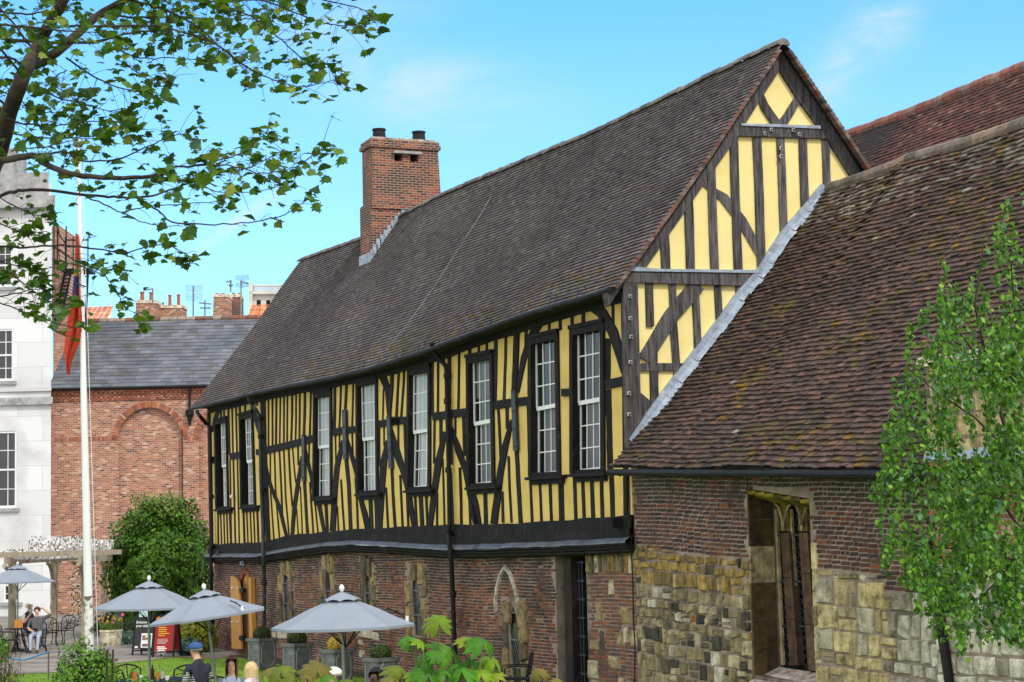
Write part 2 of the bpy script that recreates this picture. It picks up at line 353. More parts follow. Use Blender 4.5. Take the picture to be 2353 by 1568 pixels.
# short grass blades along the part of the lawn the camera sees
b = MB()
for i in range(26000):
    px = ru(0, 1040); D = 23 + 34 * (rnd() ** 1.3)
    p = gp(px, D)
    if p.x > -.5: continue
    q = gz(0, 0) if False else None
    h = ru(.03, .07); a = ru(0, 6.28); dx = math.cos(a) * .012; dy = math.sin(a) * .012
    # keep the path free
    if inpoly((p.x, p.y), [tuple(gz(*k)[:2]) for k in path_px]) if i < 0 else False: continue
    b.add([(p.x - dx, p.y - dy, 0), (p.x + dx, p.y + dy, 0), (p.x + ru(-.03, .03), p.y + ru(-.03, .03), h)], [(0, 1, 2)], pick([(3, (.15, .28, .012)), (2, (.20, .35, .02)), (1, (.24, .28, .04))]))
PATHW = [tuple(gz(*k)[:2]) for k in path_px]
keep = [k for k in range(len(b.f)) if not inpoly(b.v[b.f[k][0]][:2], PATHW)]
b2 = MB()
for k in keep: b2.add([b.v[i] for i in b.f[k]], [(0, 1, 2)], b.c[k])
tag(b2.build('lawn_grass', 'blade'), 'short bright green lawn grass beside the paved path', 'grass', kind='stuff')

# ------------------------------------------------------------------ generators for masonry and tiles
def tiled(name, fn, n, L0, L1, tw, parent, mat, pal, thick=.016, lift=.03, jit=.006, tmin=None, tmax=None, skip=None):
    b = MB()
    for i in range(n):
        v0 = i / n; v1 = min(1.0, (i + 1.35) / n); vm = (i + .5) / n
        t = L0 - (tw / 2 if i % 2 else 0)
        while t < L1:
            a, c = max(t + .003, L0), min(t + tw - .003, L1)
            t += tw
            if c - a < .04: continue
            if skip and skip((a + c) / 2, vm): continue
            p0, p1, p2, p3 = fn(a, v0), fn(c, v0), fn(c, v1), fn(a, v1)
            nr = (p1 - p0).cross(p3 - p0).normalized()
            if nr.z < 0: nr = -nr
            dn = (p0 - p3).normalized()
            j = ru(-jit, jit); l = lift + ru(-jit, jit); s = ru(-jit, jit) * .7
            q0 = p0 + nr * (l + s) + dn * j; q1 = p1 + nr * (l - s) + dn * j; q2 = p2 + nr * .008; q3 = p3 + nr * .008
            T = pal((a + c) / 2, vm)
            b.add([q0, q1, q2, q3, q0 - nr * thick, q1 - nr * thick], [(0, 1, 2, 3), (4, 5, 1, 0), (4, 0, 3), (1, 5, 2)], T)
    return b.build(name, mat, parent)
def wall_holes(b, to3, outer, holes, depth, t=(1, 1, 1)):
    # outer & holes are lists of (u, v); to3(u, v, d) gives the 3D point d metres inside the face
    loops = [[V((u, v, 0)) for u, v in outer]] + [[V((u, v, 0)) for u, v in h] for h in holes]
    flat = [p for l in loops for p in l]
    b.add([to3(p.x, p.y, 0) for p in flat], [tuple(x) for x in tessellate_polygon(loops)], t)
    for h in holes:
        n = len(h); P = [to3(u, v, 0) for u, v in h] + [to3(u, v, depth) for u, v in h]
        b.add(P, [(i, (i + 1) % n, (i + 1) % n + n, i + n) for i in range(n)], t)
def masonry(b, to3, region, holes, h, wmin, wmax, pal, tilt=0., proud=(.004, .013), gap=.0135, jit=.004, occ=None, hv=None, wav=.0, inside=None):
    """units (bricks or stones) laid in courses over a wall face; each is its own small block with its own colour"""
    us = [p[0] for p in region]; vs = [p[1] for p in region]
    z = min(vs) - abs(tilt) * (max(us) - min(us)); cells = []
    while z < max(vs) + abs(tilt) * (max(us) - min(us)):
        hh = h * (ru(1 - hv, 1 + hv) if hv else 1)
        u = min(us) - ru(0, wmax)
        while u < max(us):
            ww = ru(wmin, wmax) if hv else (wmin if rnd() < .35 else wmax) * ru(.94, 1.06)
            du = tilt * (u - us[0]) + wav * math.sin(u * 1.1 + z * .7) + wav * .6 * math.sin(u * 2.7 + 1)
            cu, cv = u + ww / 2, z + hh / 2 + du
            ok = inpoly((cu, cv), region)
            if ok:
                for q in holes:
                    if inpoly((cu, cv), q) or inpoly((u + .02, cv), q) or inpoly((u + ww - .02, cv), q): ok = False; break
            if ok and occ:
                for (a0, b0, a1, b1) in occ:
                    if a0 < cu < a1 and b0 < cv < b1: ok = False; break
            if ok:
                g = gap / 2; J = lambda: ru(-jit, jit); pr = ru(*proud); e = min(.008, hh * .1)
                c4 = [(u + g + J(), z + g + du + J()), (u + ww - g + J(), z + g + du + J()), (u + ww - g + J(), z + hh - g + du + J()), (u + g + J(), z + hh - g + du + J())]
                f4 = [(c4[0][0] + e, c4[0][1] + e), (c4[1][0] - e, c4[1][1] + e), (c4[2][0] - e, c4[2][1] - e), (c4[3][0] + e, c4[3][1] - e)]
                P = [to3(p[0], p[1], -pr * ru(.8, 1.1)) for p in f4] + [to3(p[0], p[1], .003) for p in c4]
                b.hexa(P, pal(cu, cv), back=False)
            u += ww
        z += hh
def stone_block(b, to3, u0, v0, u1, v1, pr, pal, j=.02):
    J = lambda: ru(-j, j); e = .018
    c4 = [(u0 + J(), v0 + J()), (u1 + J(), v0 + J()), (u1 + J(), v1 + J()), (u0 + J(), v1 + J())]
    f4 = [(c4[0][0] + e, c4[0][1] + e), (c4[1][0] - e, c4[1][1] + e), (c4[2][0] - e, c4[2][1] - e), (c4[3][0] + e, c4[3][1] - e)]
    b.hexa([to3(p[0], p[1], -pr) for p in f4] + [to3(p[0], p[1], .003) for p in c4], pal, back=False)

# ================================================================== THE HALL
hall = thing('timber_framed_hall', 'long medieval hall with black timbers on yellow plaster, steep tiled roof and brick undercroft', 'hall', (0, 29.5, 0))
YN, YF = 29.5, 56.75
RX, EX = 3.15, -.35
RZ = [(29.0, 11.70), (33, 11.66), (36.7, 11.60), (41, 11.68), (45.85, 11.75), (49, 11.68), (51.9, 11.56), (57.6, 11.74)]
EZ = [(29.0, 7.18), (32, 7.15), (35.2, 7.08), (38, 6.97), (41.5, 6.90), (46, 6.97), (50.1, 7.06), (57.7, 7.12)]
def hroof(t, v):
    e = V((EX, t, interp(EZ, t))); r = V((RX, t, interp(RZ, t)))
    p = e.lerp(r, v); k = noise.noise(V((t * .35, v * 3, 0))) * .035 - .05 * math.sin(v * math.pi)
    # the eaves flare gently
    return p + V((-.8, 0, .6)) * k
def hroof2(t, v):
    e = V((2 * RX - EX, t, interp(EZ, t))); r = V((RX, t, interp(RZ, t)))
    return e.lerp(r, v)
YV0, YV1 = 29.22, 57.45
def hpal(t, v):
    if v > .66 and rnd() < .32 * (v - .4): c = pick([(2, (.17, .16, .145)), (1, (.14, .135, .12))])
    elif v < .14 and rnd() < .25: c = pick([(2, (.13, .11, .06)), (1, (.16, .10, .04))])
    else: c = pick([(6, (.138, .118, .118)), (4, (.120, .104, .107)), (2, (.165, .138, .134)), (1, (.15, .105, .09)), (.45, (.20, .185, .18)), (.8, (.08, .068, .072))])
    k = .9 + .28 * noise.noise(V((t * .5, v * 4, 3)))
    return (c[0] * k, c[1] * k, c[2] * k)
tiled('roof', hroof, 60, YV0, YV1, .165, hall, 'tile', hpal, jit=.003, thick=.034, lift=.046)
tiled('roof', hroof2, 60, YV0, YV0 + 2.0, .165, hall, 'tile', hpal)
b = MB()
n = 60
for i in range(n):
    a, c = YV0 + .02 + (YV1 - YV0 - .04) * i / n, YV0 + .02 + (YV1 - YV0 - .04) * (i + 1) / n
    for fn in (hroof, hroof2):
        for k in range(4): b.quad(fn(a, k / 4) - V((0, 0, .02)), fn(c, k / 4) - V((0, 0, .02)), fn(c, (k + 1) / 4) - V((0, 0, .02)), fn(a, (k + 1) / 4) - V((0, 0, .02)))
b.build('roof_deck', 'sheet', hall)
b = MB()                                       # ridge tiles, half round, bedded on mortar
y = YV0
while y < YV1 - .1:
    z = interp(RZ, y + .15) + ru(-.012, .012) - .02; z2 = z + ru(-.008, .008)
    T = pick([(3, (.17, .16, .15)), (2, (.12, .11, .105)), (1, (.22, .20, .18))])
    for k in range(8):
        a0, a1 = math.pi * (k / 8), math.pi * ((k + 1) / 8)
        P = lambda a, yy, zz: V((RX + math.cos(a) * .13, yy, zz - .03 + math.sin(a) * .12))
        b.quad(P(a0, y, z), P(a1, y, z), P(a1, y + .31, z2), P(a0, y + .31, z2), T)
    b.add([P(math.pi * k / 8, y, z) for k in range(9)], [tuple(range(9))], T)
    y += .315
b.build('ridge_tile', 'tile', hall)
# verges (near gable and far gable): stepped tile undercloak in warm red
for yy, sg in ((YV0, 1), (YV1, -1)):
    for fn, s2 in ((hroof, 1), (hroof2, -1)):
        b = MB()
        for i in range(58):
            p0, p1 = fn(yy, i / 60), fn(yy, (i + 1.1) / 60); nr = V((-.8 * s2, 0, .6))
            T = pick([(2, (.19, .085, .065)), (3, (.15, .105, .095)), (2, (.22, .15, .13)), (1, (.09, .07, .065))])
            o = V((0, -.03 * sg, 0)); dd = V((0, .13 * sg, 0))
            q = [p0 + nr * .034 + o, p1 + nr * .012 + o, p1 - nr * .045 + o, p0 - nr * .03 + o]
            b.hexa(q + [p + dd for p in q], T)
        b.build('verge_tiles', 'tile', hall)
# eaves gutter and scrolled brackets
b = MB()
pts = []
for i in range(57):
    y = YV0 + .05 + (YV1 - YV0 - .1) * i / 56; p = hroof(y, 0); pts.append(V((p.x - .07, y, p.z - .03 + ru(-.008, .008))))
b.tube(pts, .052, 8); b.build('gutter', 'blackpaint', hall)
for x, y in [S(p) for p in [(2205, 1190), (2318, 1158), (2095, 1215), (1940, 1262), (1843, 1300), (1763, 1327), (1680, 1345), (1595, 1370), (1520, 1390), (1440, 1402)]]:
    q = hit(x, y, 0, -.42); z0 = hroof(q.y, 0).z; b = MB(); y0 = q.y
    P = [V((-.45, y0, z0 - .1)), V((-.47, y0, z0 + .04))] + [V((-.36 - .075 * math.cos(a), y0, z0 + .13 + .065 * math.sin(a))) for a in [0.2 + k * .7 for k in range(8)]]
    b.tube(P, .011, 5); b.build('gutter_bracket', 'iron', hall)

def fw(x, y, z): return V((0, 0, 0))
def to_f(u, v, d): return V((d, u, v))            # facade coordinates: u = world y, v = world z
def pf(px, plane=0.0): p = hit(px[0], px[1], 0, plane); return (p.y, p.z)

# ---- windows of the timbered storey: frame corners, upper sash, lower sash (tl, tr, bl, br), sill ends
WIN = [
 ([Z1(136, 285), Z1(248, 262), Z1(150, 1092), Z1(266, 1080)], [Z1(190, 326), Z1(232, 320), Z1(198, 708), Z1(238, 698)], [Z1(211, 712), Z1(241, 703), Z1(217, 1077), Z1(246, 1072)], [Z1(128, 1096), Z1(272, 1080)]),
 ([Z1(357, 240), Z1(480, 206), Z1(372, 1075), Z1(508, 1060)], [Z1(410, 279), Z1(466, 266), Z1(420, 668), Z1(472, 657)], [Z1(434, 680), Z1(475, 668), Z1(439, 1058), Z1(482, 1052)], [Z1(348, 1078), Z1(508, 1062)]),
 ([Z2(465, 152), Z2(628, 118), Z2(458, 1112), Z2(632, 1098)], [Z2(499, 198), Z2(605, 180), Z2(500, 650), Z2(602, 637)], [Z2(511, 652), Z2(600, 640), Z2(509, 1102), Z2(599, 1095)], [Z2(432, 1117), Z2(635, 1102)]),
 ([Z3(287, 158), Z3(476, 118), Z3(290, 1178), Z3(488, 1163)], [Z3(328, 208), Z3(438, 189), Z3(337, 692), Z3(442, 678)], [Z3(350, 697), Z3(443, 683), Z3(355, 1167), Z3(447, 1158)], [Z3(272, 1182), Z3(492, 1168)]),
 ([Z4(167, 242), Z4(346, 210), Z4(152, 1196), Z4(346, 1186)], [Z4(205, 297), Z4(318, 275), Z4(203, 746), Z4(314, 727)], [Z4(217, 748), Z4(311, 735), Z4(208, 1182), Z4(303, 1172)], [Z4(130, 1202), Z4(348, 1190)]),
 ([Z5(38, 228), Z5(232, 187), Z5(42, 1194), Z5(247, 1182)], [Z5(80, 277), Z5(208, 252), Z5(85, 732), Z5(210, 708)], [Z5(100, 738), Z5(206, 722), Z5(102, 1182), Z5(212, 1167)], [Z5(22, 1202), Z5(252, 1186)]),
 ([Z5(497, 85), Z6(137, 265), Z5(498, 1116), Z6(152, 1172)], [Z5(539, 132), Z6(120, 323), Z5(547, 622), Z6(122, 738)], [Z6(5, 762), Z6(122, 745), Z5(560, 1107), Z6(125, 1162)], [Z5(468, 1128), Z6(156, 1180)]),
 ([Z6(212, 247), Z6(426, 201), Z6(214, 1166), Z6(430, 1156)], [Z6(252, 292), Z6(392, 263), Z6(257, 727), Z6(392, 702)], [Z6(268, 730), Z6(390, 712), Z6(268, 1154), Z6(392, 1140)], [Z6(194, 1174), Z6(424, 1162)]),
]
bottom = [(845, 2179), (1050, 2172), (1065, 2166), (1163, 2143), (1300, 2131), (1450, 2119), (1780, 2104), (2100, 2094), (2400, 2074), (2520, 2066)]
led = [(845, 2222), (1048, 2221), (1098, 2211), (1197, 2194), (1322, 2177), (1446, 2170), (1600, 2178), (1695, 2184), (1800, 2190), (2000, 2185), (2246, 2176), (2520, 2160)]
BZ = sorted(pf(S(p)) for p in bottom); LZ = sorted(pf(S(p)) for p in led)
holes = []
for fr, su, sl, si in WIN:
    q = [pf(fr[i]) for i in (0, 1, 3, 2)]; cy = sum(a[0] for a in q) / 4; cz = sum(a[1] for a in q) / 4
    holes.append([(cy + (a[0] - cy) * .93, cz + (a[1] - cz) * .97) for a in q])
outer = [(YN + .02, interp(BZ, YN) - .1)] + [(y, z - .05) for y, z in BZ if YN + .02 < y < YF - .02] + [(YF - .02, interp(BZ, YF) - .1), (YF - .02, 7.3)] + [(y, 7.22 if 36 > y or y > 52 else 7.1) for y in (52, 46, 41, 36)] + [(YN + .02, 7.4)]
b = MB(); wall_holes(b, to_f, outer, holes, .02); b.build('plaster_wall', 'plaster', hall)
def bil(q, s, t): return q[0].lerp(q[1], s).lerp(q[2].lerp(q[3], s), t)      # q = tl tr bl br
for wi, (fr, su, sl, si) in enumerate(WIN):
    F4 = [V((0, *pf(p))) for p in fr]; wn = None
    g = MB(); o = -.045 - .002 * (wi % 2); wd = V((0, .15, 0))
    tl, tr, bl, br = [V((o, p.y, p.z)) for p in F4]
    th = .14
    def post(a, c, w, x0, x1):                # vertical member between a (top) and c (bottom); w toward +y or -y
        q = [V((x0, a.y, a.z)), V((x0, a.y + w, a.z)), V((x0, c.y + w, c.z)), V((x0, c.y, c.z))]
        g.hexa(q + [V((x1, p.y, p.z)) for p in q], t1())
    def t1(): k = ru(.8, 1.25); return (k, k, k)
    post(tl, bl, -th, o, .20); post(tr, br, th, o, .20)
    for a, c, h, x0 in ((tl, tr, -.17, o - .004), (V((0, tl.y, tl.z + .02)), V((0, tr.y, tr.z + .02)), -.07, o - .03)):
        q = [V((x0, a.y, a.z)), V((x0, c.y, c.z)), V((x0, c.y, c.z + h)), V((x0, a.y, a.z + h))]
        g.hexa(q + [V((.2, p.y, p.z)) for p in q], t1())
    q = [V((-.03, bl.y, bl.z + .055)), V((-.03, br.y, br.z + .055)), V((-.03, br.y, br.z - .03)), V((-.03, bl.y, bl.z - .03))]; g.hexa([q[3], q[2], q[1], q[0]] + [V((.06, p.y, p.z)) for p in (q[3], q[2], V((0, q[1].y, q[1].z - .02)), V((0, q[0].y, q[0].z - .02)))], (.8, .8, .8))
    wn = g.build('window', 'timber', hall)
    g = MB(); a, c = [V((0, *pf(p, -.1))) for p in si]
    q = [V((-.13, a.y, a.z)), V((-.13, c.y, c.z)), V((-.13, c.y, c.z - .05)), V((-.13, a.y, a.z - .05))]
    g.hexa(q + [V((.1, p.y, p.z + .035 if i < 2 else p.z)) for i, p in enumerate(q)]); 
    q = [V((-.05, a.y - .1, a.z - .05)), V((-.05, c.y + .1, c.z - .05)), V((-.05, c.y + .1, c.z - .14)), V((-.05, a.y - .1, a.z - .14))]
    g.hexa(q + [V((.1, p.y, p.z)) for p in q]); g.build('sill', 'timber', wn)
    for Q, pl, rows, bw in ((su, .055, 3, .022), (sl, .10, 3, .022)):
        q4 = [hit(p[0], p[1], 0, pl) for p in Q]; g = MB()
        def sb(s0, t0, s1, t1_, w, dep=.03, off=0):
            a, c = bil(q4, s0, t0), bil(q4, s1, t1_)
            ax = (c - a).normalized(); sdv = V((0, -ax.z, ax.y)) * w / 2
            qq = [a + sdv, a - sdv, c - sdv, c + sdv]; qq = [V((pl + off, p.y, p.z)) for p in qq]
            g.hexa(qq + [p + V((dep, 0, 0)) for p in qq])
        for k in range(4): sb(k / 3, 0, k / 3, 1, .05 if k in (0, 3) else bw, off=0 if k in (0, 3) else .002)
        for k in range(4): sb(0, k / 3, 1, k / 3, .05 if k == 0 else (.075 if k == 3 else bw), off=.001 if k in (0, 3) else .003, dep=.035)
        so_ = g.build('sash', 'white', wn)
        g = MB(); g.quad(*[V((pl + .02, p.y, p.z)) for p in (q4[0], q4[1], q4[3], q4[2])])
        g.build('pane', 'glass' if wi < 5 else 'dimglass', so_)
        lower = pl > .08; s0 = (.40 if lower else .14) if wi in (2, 3, 4, 5) else (.38 if lower else .9)
        if wi > 1 and s0 < .8:
            g = MB(); z0 = 1.0 if lower or wi != 5 else .62
            P4 = [bil(q4, s0, .03), bil(q4, .97, .03), bil(q4, .97, z0 - .02), bil(q4, s0, z0 - .02)]; g.quad(*[V((pl + .017, p.y, p.z)) for p in P4]); g.build('blind', 'blind' if wi < 5 else 'greyblind', so_)  # lower sash: blinds; upper sash: panels painting in the pale sky reflection
    g = MB(); q = [V((.21, p.y + (.0), p.z)) for p in F4]; g.quad(q[0], q[1], q[3], q[2]); g.build('reveal_board', 'dark', wn)

# ---- timbers drawn as strips over the plaster
def strip_poly(P, w, wob=.07, seg=26, scale=1.0, ws=None):
    """centre line (view px) and width (view px) -> outline"""
    pts = []; W_ = []
    for k in range(len(P) - 1):
        a, c = P[k], P[k + 1]; d = math.dist(a, c); n = max(1, int(d / seg))
        for i in range(n):
            f = i / n; pts.append((a[0] + (c[0] - a[0]) * f, a[1] + (c[1] - a[1]) * f))
            wk = w if not ws else ws[k] + (ws[k + 1] - ws[k]) * f; W_.append(wk)
    pts.append(P[-1]); W_.append(w if not ws else ws[-1])
    l, r = [], []
    for i, p in enumerate(pts):
        a, c = pts[max(0, i - 1)], pts[min(len(pts) - 1, i + 1)]; dx, dy = c[0] - a[0], c[1] - a[1]; m = math.hypot(dx, dy) or 1
        nx, ny = -dy / m, dx / m; h = W_[i] / 2
        l.append((p[0] + nx * h * ru(1 - wob, 1 + wob), p[1] + ny * h * ru(1 - wob, 1 + wob)))
        r.append((p[0] - nx * h * ru(1 - wob, 1 + wob), p[1] - ny * h * ru(1 - wob, 1 + wob)))
    return l + r[::-1]
def timber(name, P, w, proud, axis=0, plane=0.0, mat='timber', parent=None, back=.03, ws=None, wob=.07, build=True):
    out = strip_poly(P, w, ws=ws, wob=wob); g = MB(); k = ru(.7, 1.35)
    face = plane - proud
    pts = [hit(x, y, axis, face) for x, y in out]; ext = V((0, 0, 0)); ext[axis] = proud + back
    g.prism(pts, ext, (k, k, k * .98))
    return g.build(name, mat, parent) if build else g
studs = []
def st(zf, pts, w, sc): studs.append(([zf(*p) for p in pts], w / sc / 1.7408))
s1, s2, s3, s4, s5, s6 = 2.24, 2.24, 2.24, 1.96, 1.8457, 1.568
for p, w in [([(185, 180), (185, 272)], 12), ([(212, 175), (212, 268)], 12), ([(284, 150), (292, 600)], 10), ([(296, 640), (315, 1405)], 12), ([(318, 140), (328, 590)], 11), ([(332, 640), (350, 1405)], 10),
             ([(250, 170), (262, 600)], 14), ([(266, 640), (278, 1400)], 9), ([(353, 130), (356, 240)], 15), ([(400, 110), (402, 222)], 14), ([(478, 80), (488, 160)], 10), ([(508, 60), (508, 165)], 12),
             ([(160, 1120), (162, 1405)], 13), ([(182, 1120), (192, 1405)], 10), ([(210, 1120), (218, 1405)], 9), ([(237, 1110), (246, 1405)], 10), ([(262, 1110), (274, 1400)], 11),
             ([(385, 1100), (396, 1400)], 13), ([(415, 1095), (428, 1400)], 9), ([(447, 1090), (460, 1400)], 10), ([(477, 1085), (489, 1400)], 10), ([(508, 1075), (521, 1400)], 12), ([(88, 220), (92, 640)], 9)]: st(Z1, p, w, s1)
for p, w in [([(50, 150), (50, 645)], 9), ([(85, 140), (87, 640)], 12), ([(122, 130), (118, 625)], 14), ([(158, 115), (150, 615)], 9), ([(190, 100), (188, 605)], 10), ([(220, 90), (217, 600)], 10), ([(263, 80), (262, 350), (254, 600)], 14),
             ([(298, 70), (297, 400), (292, 590)], 10), ([(330, 55), (330, 350), (327, 575)], 12), ([(380, 40), (375, 350), (368, 560)], 20), ([(432, 25), (428, 300), (420, 555)], 14), ([(484, 0), (483, 150)], 11), ([(535, -10), (533, 140)], 12), ([(582, -20), (580, 130)], 14),
             ([(647, -20), (645, 350), (640, 500)], 20), ([(66, 690), (70, 1060), (100, 1480)], 9), ([(104, 670), (115, 1050), (150, 1470)], 10), ([(147, 665), (165, 1000), (175, 1260)], 12), ([(187, 660), (205, 1100), (235, 1445)], 10),
             ([(230, 640), (245, 950), (265, 1180)], 12), ([(265, 630), (285, 870), (297, 970)], 10), ([(315, 620), (318, 810)], 12), ([(337, 1000), (355, 1440)], 8), ([(303, 1200), (318, 1450)], 7), ([(370, 900), (402, 1435)], 23), ([(417, 590), (412, 790)], 10),
             ([(420, 960), (453, 1430)], 11), ([(468, 1150), (495, 1425)], 9), ([(562, 1130), (580, 1420)], 20)]: st(Z2, p, w, s2)
for p, w in [([(22, 70), (20, 240)], 16), ([(85, 40), (85, 350), (78, 600)], 20), ([(140, 20), (138, 300), (125, 595)], 12), ([(195, 5), (190, 200), (178, 430)], 20), ([(252, -10), (248, 300), (240, 580)], 12), ([(310, -30), (308, 155)], 11), ([(358, -40), (355, 145)], 12), ([(410, -40), (408, 135)], 14),
             ([(522, 230), (515, 515)], 11), ([(605, -60), (590, 200), (580, 480)], 22), ([(555, -60), (550, 90)], 10), ([(660, 20), (640, 490)], 12), ([(90, 650), (97, 930)], 10), ([(128, 645), (125, 770)], 10), ([(240, 620), (246, 820)], 12), ([(188, 860), (212, 1100), (228, 1510)], 30),
             ([(140, 1050), (155, 1300), (170, 1512)], 12), ([(108, 1290), (118, 1515)], 9), ([(270, 1040), (285, 1300), (292, 1508)], 13), ([(487, 580), (487, 930)], 9), ([(525, 570), (527, 750)], 9), ([(595, 940), (610, 1250), (628, 1490)], 22), ([(543, 1120), (562, 1490)], 14), ([(653, 545), (656, 770)], 12),
             ([(405, 1215), (415, 1500)], 34), ([(462, 1205), (470, 1500)], 42), ([(5, 1250), (20, 1530)], 20)]: st(Z3, p, w, s3)
for p, w in [([(92, 90), (82, 350), (65, 630)], 14), ([(132, 90), (125, 350), (105, 630)], 14), ([(176, 80), (172, 250)], 20), ([(238, 70), (238, 228)], 16), ([(293, 50), (293, 220)], 15), ([(350, 40), (353, 600)], 13), ([(395, 30), (393, 590)], 14), ([(442, 20), (440, 230)], 10), ([(485, -10), (483, 230), (480, 580)], 26),
             ([(560, -30), (558, 250), (553, 570)], 15), ([(640, -40), (640, 140)], 20), ([(620, 440), (618, 570)], 10), ([(83, 670), (82, 860)], 11), ([(130, 670), (140, 1020)], 13), ([(97, 1080), (116, 1495)], 13), ([(148, 1220), (160, 1490)], 12),
             ([(366, 640), (362, 990)], 12), ([(415, 635), (415, 830)], 18), ([(430, 950), (445, 1490)], 11), ([(385, 1220), (385, 1490)], 12), ([(493, 1060), (510, 1490)], 16), ([(530, 610), (530, 760)], 13), ([(592, 610), (602, 930)], 19), ([(565, 1020), (572, 1200), (578, 1480)], 17), ([(638, 1260), (648, 1480)], 10),
             ([(212, 1240), (226, 1490)], 14), ([(258, 1235), (270, 1490)], 28), ([(300, 1230), (310, 1490)], 13)]: st(Z4, p, w, s4)
for p, w in [([(118, 40), (118, 205)], 14), ([(177, 30), (177, 200)], 14), ([(245, 10), (242, 300), (237, 570)], 23), ([(320, -20), (315, 250), (305, 560)], 17), ([(467, -40), (465, 160)], 18), ([(488, 270), (486, 520)], 15), ([(8, 670), (10, 930)], 15), ([(262, 620), (272, 800), (280, 990)], 16), ([(325, 590), (328, 770)], 19),
             ([(338, 970), (345, 1200), (360, 1460)], 14), ([(397, 920), (410, 1150), (428, 1465)], 27), ([(482, 590), (488, 900), (512, 1455)], 17), ([(290, 1230), (296, 1460)], 14), ([(45, 1210), (55, 1480)], 13), ([(165, 1220), (171, 1475)], 26), ([(568, 1160), (580, 1460)], 14)]: st(Z5, p, w, s5)
for p, w in [([(72, 150), (72, 275)], 14), ([(137, 130), (140, 268)], 14), ([(212, 110), (213, 245)], 14), ([(283, 100), (284, 228)], 18), ([(470, 100), (472, 225)], 15), ([(75, 1210), (85, 1475)], 14), ([(135, 1200), (142, 1470)], 13), ([(153, 1220), (159, 1465)], 10),
             ([(230, 1190), (238, 1460)], 17), ([(280, 1200), (290, 1455)], 16), ([(338, 1195), (347, 1455)], 21), ([(398, 1195), (405, 1450)], 18), ([(462, 1150), (470, 1450)], 25), ([(442, 320), (440, 580)], 28), ([(443, 640), (453, 1140)], 32)]: st(Z6, p, w, s6)
studs.sort(key=lambda s: -s[1] * sum(math.dist(a, c) for a, c in zip(s[0], s[0][1:])))
rest = MB()
for i, (P, w) in enumerate(studs):
    g = timber('stud', P, w * 1.05, .014 + .0001 * (i % 90), parent=hall, wob=.10, build=False)
    if i < 96: g.build('stud', 'timber', hall)
    else: rest.add(g.v, g.f, g.c[0])
tag(rest.build('stud', 'timber', hall), kind='stuff')
for zf, pts, w, sc in [(Z1, [(75, 655), (137, 650)], 58, s1), (Z1, [(262, 620), (360, 605)], 56, s1), (Z1, [(500, 583), (575, 575)], 55, s1), (Z2, [(15, 682), (180, 640), (345, 600), (462, 567)], 62, s2), (Z3, [(66, 632), (145, 612), (290, 600)], 62, s3),
                       (Z3, [(473, 552), (672, 525)], 62, s3), (Z4, [(20, 652), (155, 650)], 60, s4), (Z4, [(348, 622), (440, 610), (490, 600), (630, 585)], 62, s4), (Z5, [(226, 595), (350, 575), (497, 557)], 62, s5), (Z6, [(148, 660), (214, 658)], 48, s6), (Z6, [(423, 610), (532, 588)], 58, s6)]:
    timber('rail', [zf(*p) for p in pts], w / sc / 1.7408, .038, parent=hall)
for zf, pts, w, sc in [(Z1, [(555, 40), (575, 700), (605, 1400)], 38, s1), (Z4, [(33, 90), (28, 400), (8, 640)], 20, s4), (Z5, [(397, -30), (390, 200), (378, 500)], 36, s5), (Z6, [(533, 20), (540, 600), (550, 1450)], 22, s6), (Z1, [(70, 230), (92, 1410)], 14, s1)]:
    timber('post', [zf(*p) for p in pts], w / sc / 1.7408, .034, parent=hall)
for zf, pts, ws, sc in [(Z1, [(165, 195), (130, 290), (105, 400)], [36, 30, 14], s1), (Z1, [(468, 170), (500, 300), (528, 430)], [40, 34, 12], s1),
                        (Z2, [(22, 800), (70, 1000), (150, 1190), (210, 1445)], [16, 28, 28, 24], s2), (Z2, [(350, 730), (310, 1000), (280, 1200), (262, 1440)], [22, 32, 32, 26], s2), (Z2, [(378, 660), (405, 790), (430, 900), (458, 1070)], [16, 26, 24, 20], s2), (Z2, [(500, 1150), (552, 1420)], [34, 26], s2),
                        (Z3, [(158, 700), (105, 930), (85, 1150), (64, 1515)], [28, 44, 44, 50], s3), (Z3, [(192, 680), (240, 850), (282, 1010), (292, 1160)], [18, 34, 30, 24], s3), (Z3, [(440, -50), (505, 110), (560, 250), (568, 480)], [60, 66, 50, 26], s3),
                        (Z3, [(556, 700), (520, 900), (505, 1150), (490, 1490)], [26, 56, 46, 34], s3), (Z3, [(308, 1200), (350, 1350), (382, 1500)], [34, 46, 50], s3), (Z4, [(15, 690), (60, 880), (120, 1050), (150, 1200)], [18, 56, 44, 20], s4),
                        (Z4, [(160, 1215), (205, 1490)], [40, 34], s4), (Z4, [(446, 740), (395, 980), (365, 1200), (328, 1490)], [26, 50, 46, 36], s4), (Z4, [(492, 700), (550, 880), (610, 1050), (640, 1230), (690, 1460)], [22, 48, 40, 34, 44], s4),
                        (Z5, [(60, 1200), (90, 1330), (112, 1475)], [34, 48, 46], s5), (Z5, [(362, 700), (310, 900), (275, 1100), (228, 1470)], [20, 44, 44, 50], s5), (Z5, [(560, -10), (510, 80), (450, 240), (400, 500)], [60, 54, 40, 24], s5),
                        (Z6, [(330, 110), (400, 160), (470, 280), (500, 380), (528, 540)], [66, 66, 60, 54, 8], s6)]:
    timber('brace', [zf(*p) for p in pts], 10, .026, parent=hall, ws=[q / sc / 1.7408 for q in ws], wob=.04)
